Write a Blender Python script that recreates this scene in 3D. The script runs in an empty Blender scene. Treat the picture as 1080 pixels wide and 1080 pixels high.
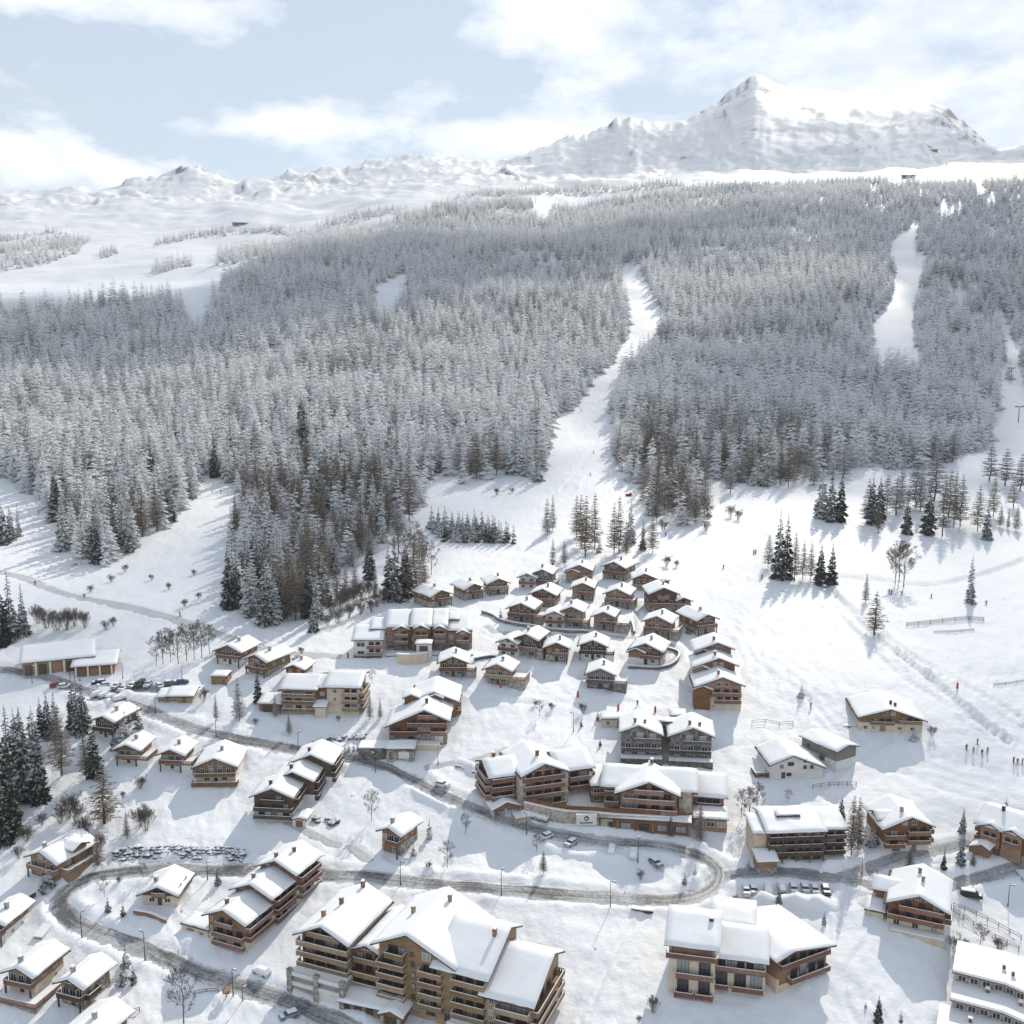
import bpy, bmesh, math, random
import numpy as np
from mathutils import Vector, Matrix, noise as mnoise

random.seed(11)
RNG = np.random.default_rng(11)
SC = bpy.context.scene
COL = SC.collection
R = math.radians
PI = math.pi

# ------------------------------------------------------------------ camera
CAMZ = 150.0
FPX = 1107.0
PITCH = R(9.5)
CP, SP = math.cos(PITCH), math.sin(PITCH)

def ray(px, py):
    xc, yc = (px - 540.0) / FPX, (540.0 - py) / FPX
    return xc, CP + yc * SP, -SP + yc * CP

def ang(px, py):
    dx, dy, dz = ray(px, py)
    return math.atan2(dx, dy), dz / math.hypot(dx, dy)

def project(X, Y, Z):
    Z = Z - CAMZ
    f = Y * CP - Z * SP
    u = Y * SP + Z * CP
    return 540 + FPX * X / f, 540 - FPX * u / f

# ------------------------------------------------------------------ numpy noise
_P = RNG.permutation(512).astype(np.int64)
_G = RNG.random(512)

def vnoise(x, y, seed=0):
    x = np.asarray(x, float); y = np.asarray(y, float)
    xi = np.floor(x).astype(np.int64); yi = np.floor(y).astype(np.int64)
    fx = x - xi; fy = y - yi
    fx = fx * fx * fx * (fx * (fx * 6 - 15) + 10); fy = fy * fy * fy * (fy * (fy * 6 - 15) + 10)
    def g(a, b):
        return _G[_P[(_P[(a + seed * 37) & 511] + b) & 511]]
    return ((g(xi, yi) * (1 - fx) + g(xi + 1, yi) * fx) * (1 - fy) +
            (g(xi, yi + 1) * (1 - fx) + g(xi + 1, yi + 1) * fx) * fy) * 2 - 1

def fbm(x, y, oct=4, seed=0, gain=.5):
    s = 0; a = 1
    for i in range(oct):
        s = s + a * vnoise(x, y, seed + i); x = x * 2.03 + 7.1; y = y * 2.03 + 3.7; a *= gain
    return s

def ridged(x, y, oct=5, seed=0):
    s = 0; a = 1; w = 1
    for i in range(oct):
        n = 1 - np.abs(vnoise(x, y, seed + i)); n = n * n
        s = s + a * n * w; w = np.clip(n * 1.6, 0, 1); x = x * 2.1 + 5.1; y = y * 2.1 + 1.7; a *= .5
    return s

# ------------------------------------------------------------------ object helpers
def link(o):
    COL.objects.link(o); return o

def tag(o, label=None, cat=None, group=None, kind=None):
    if label: o['label'] = label
    if cat: o['category'] = cat
    if group: o['group'] = group
    if kind: o['kind'] = kind
    return o

def empty(name, loc, rz=0.0):
    o = bpy.data.objects.new(name, None); link(o)
    o.empty_display_size = .5
    o.location = loc; o.rotation_euler = (0, 0, rz)
    return o

def place(name, mesh, parent=None, loc=(0, 0, 0), rz=0.0, scale=None):
    o = bpy.data.objects.new(name, mesh); link(o)
    o.location = loc; o.rotation_euler = (0, 0, rz)
    if scale is not None: o.scale = scale
    if parent is not None: o.parent = parent
    return o

class MB:
    """collects polygons; one mesh object"""
    def __init__(self):
        self.v = []; self.f = []; self.m = []
    def poly(self, pts, mi=0):
        n = len(self.v); self.v += [tuple(p) for p in pts]
        self.f.append(tuple(range(n, n + len(pts)))); self.m.append(mi)
    def box(self, x0, x1, y0, y1, z0, z1, mi=0):
        n = len(self.v)
        self.v += [(x0, y0, z0), (x1, y0, z0), (x1, y1, z0), (x0, y1, z0),
                   (x0, y0, z1), (x1, y0, z1), (x1, y1, z1), (x0, y1, z1)]
        for q in ((0, 3, 2, 1), (4, 5, 6, 7), (0, 1, 5, 4), (1, 2, 6, 5), (2, 3, 7, 6), (3, 0, 4, 7)):
            self.f.append(tuple(n + i for i in q)); self.m.append(mi)
    def prism(self, pts, axis, a0, a1, mi=0):
        """pts: polygon in (u, z); extruded along axis 'x' or 'y' from a0 to a1"""
        n = len(self.v); k = len(pts)
        for a in (a0, a1):
            for u, z in pts:
                self.v.append((u, a, z) if axis == 'y' else (a, u, z))
        fl = axis == 'x'
        def add(q):
            self.f.append(tuple(reversed(q)) if fl else tuple(q)); self.m.append(mi)
        add([n + i for i in range(k)])
        add([n + k + i for i in reversed(range(k))])
        for i in range(k):
            j = (i + 1) % k
            add([n + i, n + k + i, n + k + j, n + j])
    def bar(self, p, q, r0, r1=None, sides=5, mi=0, caps=True):
        r1 = r0 if r1 is None else r1
        p, q = Vector(p), Vector(q); d = (q - p)
        if d.length < 1e-6: return
        d.normalize()
        a = d.orthogonal().normalized(); b = d.cross(a)
        n = len(self.v)
        for c, r in ((p, r0), (q, r1)):
            for i in range(sides):
                t = 2 * PI * i / sides
                self.v.append(tuple(c + a * (r * math.cos(t)) + b * (r * math.sin(t))))
        for i in range(sides):
            j = (i + 1) % sides
            self.f.append((n + i, n + j, n + sides + j, n + sides + i)); self.m.append(mi)
        if caps:
            self.f.append(tuple(n + sides + i for i in range(sides))); self.m.append(mi)
            self.f.append(tuple(n + i for i in reversed(range(sides)))); self.m.append(mi)
    def mesh(self, name, mats, smooth=False):
        me = bpy.data.meshes.new(name)
        me.from_pydata(self.v, [], self.f)
        if not isinstance(mats, (list, tuple)): mats = [mats]
        for m in mats: me.materials.append(m)
        if len(mats) > 1:
            me.polygons.foreach_set('material_index', self.m)
        if smooth:
            me.polygons.foreach_set('use_smooth', [True] * len(me.polygons))
        me.update()
        return me

def grid_mesh(name, V, nu, nv, mat, smooth=True):
    """V: (nu*nv,3) row-major by u"""
    me = bpy.data.meshes.new(name)
    idx = np.arange(nu * nv).reshape(nu, nv)
    q = np.stack([idx[:-1, :-1], idx[1:, :-1], idx[1:, 1:], idx[:-1, 1:]], -1).reshape(-1, 4)
    me.vertices.add(len(V)); me.vertices.foreach_set('co', np.asarray(V, np.float32).ravel())
    me.loops.add(q.size); me.loops.foreach_set('vertex_index', q.ravel().astype(np.int32))
    me.polygons.add(len(q)); me.polygons.foreach_set('loop_start', (np.arange(len(q)) * 4).astype(np.int32))
    me.materials.append(mat)
    me.update(calc_edges=True); me.validate()
    if smooth: me.polygons.foreach_set('use_smooth', np.ones(len(q), bool))
    return me
# ------------------------------------------------------------------ materials
def new_mat(name):
    m = bpy.data.materials.new(name); m.use_nodes = True
    nt = m.node_tree
    b = nt.nodes['Principled BSDF']
    b.inputs['Specular IOR Level'].default_value = .25
    return m, nt, b

def nd(nt, t, **kw):
    n = nt.nodes.new(t)
    for k, v in kw.items(): setattr(n, k, v)
    return n

def noise_tex(nt, scale, detail=4, rough=.55, coord='Object', stretch=None):
    tc = nd(nt, 'ShaderNodeTexCoord')
    out = tc.outputs[coord]
    if stretch:
        mp = nd(nt, 'ShaderNodeMapping'); mp.inputs['Scale'].default_value = stretch
        nt.links.new(out, mp.inputs['Vector']); out = mp.outputs[0]
    n = nd(nt, 'ShaderNodeTexNoise'); n.inputs['Scale'].default_value = scale
    n.inputs['Detail'].default_value = detail; n.inputs['Roughness'].default_value = rough
    nt.links.new(out, n.inputs['Vector'])
    return n.outputs['Fac']

def ramp(nt, fac, stops):
    r = nd(nt, 'ShaderNodeValToRGB')
    e = r.color_ramp.elements
    e[0].position, e[0].color = stops[0][0], (*stops[0][1], 1)
    e[1].position, e[1].color = stops[-1][0], (*stops[-1][1], 1)
    for p, c in stops[1:-1]:
        x = e.new(p); x.color = (*c, 1)
    nt.links.new(fac, r.inputs[0])
    return r.outputs[0]

def math_n(nt, op, a, b=None, clamp=False):
    n = nd(nt, 'ShaderNodeMath', operation=op, use_clamp=clamp)
    for i, v in enumerate((a, b)):
        if v is None: continue
        if isinstance(v, (int, float)): n.inputs[i].default_value = v
        else: nt.links.new(v, n.inputs[i])
    return n.outputs[0]

def mixc(nt, fac, a, b):
    n = nd(nt, 'ShaderNodeMix', data_type='RGBA')
    for s, v in ((n.inputs['Factor'], fac), (n.inputs['A'], a), (n.inputs['B'], b)):
        if isinstance(v, (int, float)): s.default_value = v
        elif isinstance(v, tuple): s.default_value = (*v, 1)
        else: nt.links.new(v, s)
    return n.outputs['Result']

def bump(nt, b, h, strength=.3, dist=.1):
    n = nd(nt, 'ShaderNodeBump'); n.inputs['Strength'].default_value = strength; n.inputs['Distance'].default_value = dist
    nt.links.new(h, n.inputs['Height']); nt.links.new(n.outputs[0], b.inputs['Normal'])

def speck(name, c0, c1, scale=1.2, rough=.8, stretch=None, lo=.35, hi=.65, bmp=0, bd=.05):
    m, nt, b = new_mat(name)
    f = noise_tex(nt, scale, 5, .6, 'Object', stretch)
    nt.links.new(ramp(nt, f, [(lo, c0), (hi, c1)]), b.inputs['Base Color'])
    b.inputs['Roughness'].default_value = rough
    if bmp: bump(nt, b, f, bmp, bd)
    return m

M = {}
SNOWC = (.86, .875, .90)
M['snow'] = speck('snow', (.83, .85, .89), (.90, .905, .915), .35, .55, None, .3, .7, .35, .12)
M['roof_snow'] = speck('roof_snow', (.86, .87, .90), (.91, .915, .92), .6, .5, None, .3, .7, .25, .06)

def wood(name, c0, c1):
    """horizontal boards: fine vertical variation plus broad weathering"""
    m, nt, b = new_mat(name)
    f1 = noise_tex(nt, 1.0, 3, .6, 'Object', (.25, .25, 5.5))
    f2 = noise_tex(nt, .35, 4, .6)
    f = math_n(nt, 'ADD', math_n(nt, 'MULTIPLY', f1, .6), math_n(nt, 'MULTIPLY', f2, .4))
    oi = nd(nt, 'ShaderNodeObjectInfo'); hs = nd(nt, 'ShaderNodeHueSaturation')       # every board wall has weathered its own way
    nt.links.new(ramp(nt, f, [(.34, c0), (.66, c1)]), hs.inputs['Color'])
    nt.links.new(math_n(nt, 'ADD', .72, math_n(nt, 'MULTIPLY', oi.outputs['Random'], .62)), hs.inputs['Value'])
    nt.links.new(math_n(nt, 'SUBTRACT', 1.12, math_n(nt, 'MULTIPLY', oi.outputs['Random'], .35)), hs.inputs['Saturation'])
    nt.links.new(hs.outputs[0], b.inputs['Base Color'])
    b.inputs['Roughness'].default_value = .75
    bump(nt, b, f1, .4, .03)
    return m
M['wood_red'] = wood('wood_red', (.165, .076, .038), (.37, .19, .105))
M['wood_brown'] = wood('wood_brown', (.155, .082, .042), (.36, .215, .12))
M['wood_dark'] = wood('wood_dark', (.055, .037, .028), (.145, .095, .068))
M['wood_tan'] = wood('wood_tan', (.20, .12, .062), (.37, .235, .125))
M['wood_gold'] = wood('wood_gold', (.21, .13, .068), (.38, .25, .14))
M['wood_grey'] = wood('wood_grey', (.11, .096, .086), (.24, .21, .185))
M['wood_pink'] = wood('wood_pink', (.16, .075, .055), (.29, .15, .11))
M['rail_red'] = wood('rail_red', (.17, .08, .06), (.33, .18, .135))
M['rail_tan'] = wood('rail_tan', (.22, .14, .085), (.40, .27, .165))
M['plaster_white'] = speck('plaster_white', (.66, .64, .60), (.78, .765, .73), .5, .9)
M['plaster_cream'] = speck('plaster_cream', (.58, .49, .37), (.70, .61, .48), .5, .9)
M['plaster_pink'] = speck('plaster_pink', (.56, .42, .34), (.66, .52, .42), .5, .9)
M['concrete'] = speck('concrete', (.30, .29, .28), (.42, .41, .39), .8, .9)

def stone(name, c0, c1, c2, sc=1.6):
    m, nt, b = new_mat(name)
    tc = nd(nt, 'ShaderNodeTexCoord')
    v = nd(nt, 'ShaderNodeTexVoronoi'); v.inputs['Scale'].default_value = sc
    nt.links.new(tc.outputs['Object'], v.inputs['Vector'])
    sx = nd(nt, 'ShaderNodeSeparateColor'); nt.links.new(v.outputs['Color'], sx.inputs[0])
    nt.links.new(ramp(nt, sx.outputs[0], [(.05, c0), (.5, c1), (.95, c2)]), b.inputs['Base Color'])
    b.inputs['Roughness'].default_value = .9
    bump(nt, b, v.outputs['Distance'], .6, .08)
    return m
M['stone'] = stone('stone', (.20, .18, .155), (.34, .31, .27), (.48, .45, .40))
M['stone_grey'] = stone('stone_grey', (.10, .095, .09), (.17, .16, .15), (.27, .255, .24), 1.2)
M['stone_pale'] = stone('stone_pale', (.33, .29, .23), (.45, .40, .33), (.56, .51, .44), 1.5)
M['boulder'] = speck('boulder', (.07, .068, .066), (.17, .165, .16), 1.5, .95, None, .35, .65, .5)
M['rock'] = speck('rock', (.16, .155, .155), (.30, .29, .285), .05, .95)

m, nt, b = new_mat('glass_dark'); M['glass'] = m
b.inputs['Base Color'].default_value = (.035, .042, .05, 1); b.inputs['Roughness'].default_value = .08
b.inputs['Specular IOR Level'].default_value = .6
m, nt, b = new_mat('glass_curtained'); M['glass_pale'] = m
b.inputs['Base Color'].default_value = (.30, .32, .33, 1); b.inputs['Roughness'].default_value = .2
M['frame_white'] = speck('frame_white', (.70, .69, .67), (.78, .77, .75), 1, .6)
M['frame_brown'] = speck('frame_brown', (.10, .055, .035), (.17, .10, .065), 1, .7)
M['metal_dark'] = speck('metal_dark', (.035, .035, .037), (.06, .06, .062), 1, .5)
M['metal_grey'] = speck('metal_grey', (.30, .31, .32), (.40, .41, .42), 1, .45)
M['tyre'] = speck('tyre', (.015, .015, .016), (.03, .03, .03), 2, .8)
def paint(name, c, r=.3):
    m, nt, b = new_mat(name)
    f = noise_tex(nt, 1.5, 3)
    nt.links.new(mixc(nt, f, tuple(x * .85 for x in c), c), b.inputs['Base Color'])
    b.inputs['Roughness'].default_value = r; b.inputs['Specular IOR Level'].default_value = .5
    M[name] = m; return m
paint('paint_white', (.66, .67, .68)); paint('paint_grey', (.22, .23, .24)); paint('paint_black', (.02, .021, .024))
paint('paint_red', (.34, .05, .035)); paint('paint_blue', (.06, .10, .19)); paint('paint_silver', (.42, .43, .44))
paint('padding_red', (.50, .055, .035), .7); paint('jacket_dark', (.03, .035, .05), .8); paint('jacket_red', (.45, .05, .04), .8)
paint('jacket_teal', (.03, .16, .20), .8); paint('jacket_yellow', (.45, .33, .04), .8); paint('skin', (.55, .36, .27), .6)
paint('bin_green', (.03, .09, .07), .6)
m, nt, b = new_mat('lamp_glass'); b.inputs['Base Color'].default_value = (.5, .5, .48, 1); M['lamp_glass'] = m

# --- wet asphalt with slush streaks; u (0..1 across the road) and v (metres along it) come with the ribbon's own UVs
def road_mat(name, snowy=.5, dark=(.055, .055, .056)):
    m, nt, b = new_mat(name)
    uv = nd(nt, 'ShaderNodeUVMap')
    mp = nd(nt, 'ShaderNodeMapping'); mp.inputs['Scale'].default_value = (11, .022, 1)
    nt.links.new(uv.outputs[0], mp.inputs['Vector'])
    n1 = nd(nt, 'ShaderNodeTexNoise'); n1.inputs['Scale'].default_value = 1; n1.inputs['Detail'].default_value = 5; n1.inputs['Roughness'].default_value = .65
    nt.links.new(mp.outputs[0], n1.inputs['Vector'])
    n2 = noise_tex(nt, .09, 4, .6)
    n3 = noise_tex(nt, 1.3, 4, .7)
    sep = nd(nt, 'ShaderNodeSeparateXYZ'); nt.links.new(uv.outputs[0], sep.inputs[0])
    edge = math_n(nt, 'ABSOLUTE', math_n(nt, 'SUBTRACT', sep.outputs[0], .5))      # 0 centre .. .5 edge
    edge = math_n(nt, 'POWER', math_n(nt, 'MULTIPLY', edge, 2), 5)
    s = math_n(nt, 'ADD', math_n(nt, 'MULTIPLY', n1.outputs['Fac'], .62), math_n(nt, 'MULTIPLY', n2, .55))
    s = math_n(nt, 'ADD', s, math_n(nt, 'MULTIPLY', n3, .25))
    s = math_n(nt, 'ADD', s, math_n(nt, 'MULTIPLY', edge, .42))
    s = math_n(nt, 'SUBTRACT', s, .93 - .40 * snowy)
    s = math_n(nt, 'MULTIPLY', s, 4.5, True)
    c = mixc(nt, n3, dark, tuple(x * 2.6 for x in dark))
    c2 = mixc(nt, n3, (.34, .34, .345), (.80, .81, .83))
    nt.links.new(mixc(nt, s, c, c2), b.inputs['Base Color'])
    b.inputs['Roughness'].default_value = .6
    bump(nt, b, s, .4, .05)
    M[name] = m; return m
road_mat('road', .74, (.075, .074, .073)); road_mat('road_snowy', .74, (.13, .13, .135)); road_mat('road_packed', .95, (.25, .25, .26))

# --- snow-laden foliage: snow lies on faces that look up, needles show below and in patches
def foliage(name, c0, c1, snow, nscale=1.1, patch=.5, frost=0.0, thru=.38, vary=.16, sharp=4.0):
    m, nt, b = new_mat(name)
    geo = nd(nt, 'ShaderNodeNewGeometry')
    oi = nd(nt, 'ShaderNodeObjectInfo')
    sep = nd(nt, 'ShaderNodeSeparateXYZ'); nt.links.new(geo.outputs['True Normal'], sep.inputs[0])
    tc = nd(nt, 'ShaderNodeTexCoord')
    n = nd(nt, 'ShaderNodeTexNoise', noise_dimensions='4D'); n.inputs['Scale'].default_value = nscale; n.inputs['Detail'].default_value = 3
    nt.links.new(tc.outputs['Object'], n.inputs['Vector'])
    nt.links.new(math_n(nt, 'MULTIPLY', oi.outputs['Random'], 40), n.inputs['W'])
    up = math_n(nt, 'MULTIPLY', sep.outputs[2], math_n(nt, 'SUBTRACT', 1, math_n(nt, 'MULTIPLY', geo.outputs['Backfacing'], 2)))
    f = math_n(nt, 'ADD', math_n(nt, 'MULTIPLY', up, .55), math_n(nt, 'MULTIPLY', n.outputs['Fac'], patch * 2))
    f = math_n(nt, 'ADD', f, math_n(nt, 'MULTIPLY', oi.outputs['Random'], vary))
    f = math_n(nt, 'ADD', f, snow - .62 - patch)
    f = math_n(nt, 'MULTIPLY', f, sharp, True)
    if frost: f = math_n(nt, 'MAXIMUM', f, frost)
    nc = mixc(nt, n.outputs['Fac'], c0, c1)
    nt.links.new(mixc(nt, f, nc, (.80, .815, .84)), b.inputs['Base Color'])
    b.inputs['Roughness'].default_value = .8; b.inputs['Specular IOR Level'].default_value = .1
    # loose snow and thin needles let the sun through from behind
    tb = nd(nt, 'ShaderNodeBsdfTranslucent'); nt.links.new(mixc(nt, f, nc, (.84, .83, .80)), tb.inputs['Color'])
    ms = nd(nt, 'ShaderNodeMixShader'); ms.inputs[0].default_value = thru
    nt.links.new(b.outputs[0], ms.inputs[1]); nt.links.new(tb.outputs[0], ms.inputs[2]); nt.links.new(ms.outputs[0], nt.nodes['Material Output'].inputs['Surface'])
    M[name] = m; return m
foliage('needles_dark', (.016, .027, .022), (.045, .064, .046), .20, 1.1, .5, 0.0, .3)
foliage('needles_mid', (.012, .022, .020), (.036, .05, .040), .30, .8, .6, .03, .4, .25)
foliage('needles_snowy', (.009, .019, .018), (.030, .046, .040), .66, .50, 1.0, .02, .36, .5, 6.5)
foliage('larch_twig', (.22, .168, .118), (.38, .295, .21), .12, 1.2, .5, .10, .55)
foliage('larch_frost', (.13, .11, .09), (.22, .19, .155), .45, 1.2, .5, .25)
foliage('bare_twig', (.12, .092, .072), (.22, .17, .13), .14, 2.0, .5, .12, .45)
M['bark'] = speck('bark', (.045, .035, .028), (.11, .085, .068), 2.0, .9)
M['verge'] = speck('dirty_snow', (.46, .445, .42), (.82, .83, .84), .55, .7, None, .36, .60, .6, .15)
# ------------------------------------------------------------------ terrain: a slope above a bench, rising to a forested flank and snow peaks
def pchip(x, y, xq):
    x = np.asarray(x, float); y = np.asarray(y, float)
    h = np.diff(x); d = np.diff(y) / h
    m = np.zeros(len(x)); m[0] = d[0]; m[-1] = d[-1]
    for i in range(1, len(x) - 1):
        if d[i - 1] * d[i] > 0:
            w1 = 2 * h[i] + h[i - 1]; w2 = h[i] + 2 * h[i - 1]
            m[i] = (w1 + w2) / (w1 / d[i - 1] + w2 / d[i])
    k = np.clip(np.searchsorted(x, xq) - 1, 0, len(x) - 2)
    t = (xq - x[k]) / h[k]
    t2, t3 = t * t, t * t * t
    return (2 * t3 - 3 * t2 + 1) * y[k] + (t3 - 2 * t2 + t) * h[k] * m[k] + (-2 * t3 + 3 * t2) * y[k + 1] + (t3 - t2) * h[k] * m[k + 1]

MULT_Y = [-200, 330, 355, 400, 440, 480, 520, 560, 650, 700, 3000]
MULT_V = [1.40, 1.40, 1.40, 1.38, 1.33, 1.28, 1.22, 1.15, 1.03, 1.0, 1.0]
NEAR_Y = [1300, 1080, 950, 850, 780, 720, 680, 650, 605, 560, 520, 480, 440, 400, 355, 330]
FAR = {
    -500: [(312, 1300), (295, 1650), (265, 2050), (240, 2450), (215, 2900)],
    0:   [(312, 1300), (295, 1650), (265, 2050), (240, 2450), (215, 2900)],
    120: [(310, 1300), (292, 1650), (262, 2050), (238, 2450), (210, 2900)],
    230: [(305, 1320), (282, 1650), (256, 2050), (230, 2500), (203, 2950)],
    330: [(300, 1350), (262, 1800), (240, 2100), (214, 2700), (195, 3050)],
    450: [(300, 1350), (245, 1850), (220, 2150), (201, 2700), (187, 3150)],
    600: [(300, 1350), (240, 1850), (214, 2250), (196, 2700), (184, 3150)],
    750: [(300, 1350), (240, 1800), (206, 2150), (190, 2500), (180, 3000)],
    900: [(300, 1350), (240, 1750), (202, 2050), (187, 2300), (177, 2900)],
    1080: [(300, 1350), (240, 1750), (198, 2050), (182, 2350), (168, 2900)],
    1600: [(300, 1350), (240, 1750), (198, 2050), (182, 2350), (168, 2900)],
}
SKY = [(-700, 205, 3700), (-100, 200, 3700), (40, 198, 3700), (100, 190, 3650), (150, 181, 3650), (185, 174, 3650), (203, 172, 3650), (225, 177, 3650),
       (255, 189, 3700), (300, 184, 3750), (350, 171, 3800), (400, 166, 3800), (450, 158, 3850), (480, 161, 3850), (520, 170, 3850),
       (555, 156, 3850), (590, 139, 3900), (612, 139, 3900), (640, 127, 3950), (660, 120, 3950), (685, 126, 4000), (702, 123, 4050), (722, 120, 4100),
       (745, 110, 4150), (765, 96, 4200), (785, 80, 4250), (796, 73, 4250), (806, 78, 4250), (820, 86, 4250), (842, 92, 4250), (870, 92, 4250), (890, 95, 4250),
       (920, 99, 4250), (950, 97, 4250), (976, 96, 4200), (1000, 110, 4150), (1030, 138, 4050), (1055, 154, 4000), (1068, 150, 4000), (1085, 145, 4000), (1150, 150, 4000), (1700, 170, 4000)]

NR, NT = 1400, 500
LR0, LR1 = math.log(25.0), math.log(9500.0)
LRG = np.linspace(LR0, LR1, NR)
_cols = sorted(FAR)
_tk = np.array([math.atan2(ray(c, 420)[0], ray(c, 420)[1]) for c in _cols])
_rows = []
_R1 = []
for c, th in zip(_cols, _tk):
    ys, rs = [], []
    for y in NEAR_Y:
        _, dy, dz = ray(540, y)
        Y = 173.7 / (.23 - dz / dy) * np.interp(y, MULT_Y, MULT_V)
        ys.append(y); rs.append(Y / math.cos(th))
    for y, r in FAR[c]:
        ys.append(y); rs.append(r)
    ts = [ray(540, y)[2] / ray(540, y)[1] for y in ys]
    ts = [t * math.cos(th) if t < 0 else t * math.cos(th) for t in ts]
    lr = np.log(rs)
    tt = pchip(lr, ts, np.clip(LRG, lr[0], lr[-1]))
    r = np.exp(LRG)
    near = (-173.7 + .23 * r * math.cos(th)) / r
    w = np.clip((LRG - lr[0]) / .2, 0, 1)
    tt = near * (1 - w) + tt * w
    _rows.append(tt); _R1.append(rs[-1])
_rows = np.array(_rows)
THG = np.linspace(R(-85), R(85), NT)
# smooth blend of the columns over azimuth
_thc = np.clip(THG, _tk[0], _tk[-1])
TT = np.empty((NT, NR))
for j in range(NR):
    TT[:, j] = pchip(_tk, _rows[:, j] + np.arange(len(_tk)) * 1e-9, _thc)
_R1g = pchip(_tk, np.array(_R1) + np.arange(len(_tk)) * 1e-6, _thc)
_sa = np.array([ang(x, y) for x, y, r in SKY]); _sr = np.array([r for _, _, r in SKY], float)
for i in range(NT):
    th = THG[i]
    tsky = np.interp(th, _sa[:, 0], _sa[:, 1]); rsky = np.interp(th, _sa[:, 0], _sr)
    l1, ls = math.log(_R1g[i]), math.log(rsky)
    t1 = np.interp(l1, LRG, TT[i])
    s = (LRG - l1) / (ls - l1)
    far = np.where(s <= 1, t1 + (tsky - t1) * (.42 * s + .58 * s ** 1.5), tsky - .30 * (s - 1))
    TT[i] = np.where(s > 0, far, TT[i])

def T_at(th, lr):
    a = np.clip((np.asarray(th) - THG[0]) / (THG[1] - THG[0]), 0, NT - 1.001)
    b = np.clip((np.asarray(lr) - LR0) / (LRG[1] - LRG[0]), 0, NR - 1.001)
    i = a.astype(int); j = b.astype(int); fa = a - i; fb = b - j
    return (TT[i, j] * (1 - fa) + TT[i + 1, j] * fa) * (1 - fb) + (TT[i, j + 1] * (1 - fa) + TT[i + 1, j + 1] * fa) * fb

def sstep(a, b, x):
    t = np.clip((x - a) / (b - a), 0, 1); return t * t * (3 - 2 * t)

def H(X, Y):
    X = np.asarray(X, float); Y = np.asarray(Y, float)
    r = np.hypot(X, Y); th = np.arctan2(X, Y); lr = np.log(np.maximum(r, 26))
    z = r * T_at(th, lr)
    z = z + .28 * fbm(X / 11, Y / 11, 3, 1) * (1 - .6 * sstep(300, 600, r)) + .9 * fbm(X / 62, Y / 62, 2, 5)
    f = sstep(420, 900, r)
    z = z + f * (5.5 * fbm(X / 150, Y / 150, 3, 9) + 7 * sstep(900, 1500, r) * fbm(X / 340, Y / 340, 2, 13))
    # crags and gullies of the peaks
    g = sstep(2500, 3300, r)
    rs = np.interp(th, _sa[:, 0], _sr)
    k = np.clip((r - 2500) / (rs - 2500), 0, 1.3)
    am = g * (.25 + .75 * np.sin(np.clip(k, 0, 1) * PI * .92))
    craggy = .55 + .45 * sstep(-.3, .4, fbm(X / 900, Y / 900, 2, 21))
    face = np.exp(-((th - R(14.5)) / R(8.5)) ** 2)          # the broad smooth face of the main peak
    arc = th * 3900
    wv = 60 * fbm(X / 260, Y / 260, 2, 61)
    z = z + am * craggy * (1 - .5 * face) * (30 * (ridged((arc + wv) / 260, r / 620, 6, 31) - 1.05)) + am * (.6 + .4 * craggy) * (9 * (ridged((arc + wv) / 75, r / 240, 6, 41) - 1.0) + 5 * (ridged(arc / 27, r / 70, 4, 47) - 1.0))
    crest = np.exp(-((r / rs - 1) / .035) ** 2) * (1 - .9 * np.exp(-((th - R(16.3)) / R(5.6)) ** 2))
    z = z + crest * (13 * (ridged(arc / 105, r / 900, 5, 53) - 1.0) + 9 * (ridged(arc / 30, r / 300, 3, 57) - 1))
    und = sstep(2000, 2400, r) * (1 - sstep(2900, 3400, r))
    z = z + und * 13 * fbm(X / 190, Y / 190, 4, 51)
    return z + CAMZ

_RS = np.exp(np.linspace(math.log(120), math.log(4000), 900))
def ground(px, py):
    """the point of the slope that stands where the photograph shows (px, py)"""
    dx, dy, dz = ray(px, py); hl = math.hypot(dx, dy)
    X = _RS * dx / hl; Y = _RS * dy / hl; Z = CAMZ + _RS * dz / hl
    below = (H(X, Y) - Z) >= 0
    k = int(np.argmax(below)) if below.any() else len(_RS) - 1
    a, b = _RS[max(k - 1, 0)], _RS[k]
    for _ in range(24):
        c = .5 * (a + b)
        if float(H(c * dx / hl, c * dy / hl)) >= CAMZ + c * dz / hl: b = c
        else: a = c
    r = .5 * (a + b)
    return Vector((r * dx / hl, r * dy / hl, float(H(r * dx / hl, r * dy / hl))))

def HZ(x, y): return float(H(x, y))

def world_poly(pts): return np.array([ground(*p)[:2] for p in pts])

def inpoly(poly, X, Y):
    X = np.asarray(X); Y = np.asarray(Y)
    r = np.zeros(X.shape, bool); n = len(poly)
    for i in range(n):
        x0, y0 = poly[i]; x1, y1 = poly[(i + 1) % n]
        if y0 == y1: continue
        c = ((y0 > Y) != (y1 > Y)) & (X < (x1 - x0) * (Y - y0) / (y1 - y0) + x0)
        r ^= c
    return r

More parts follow.
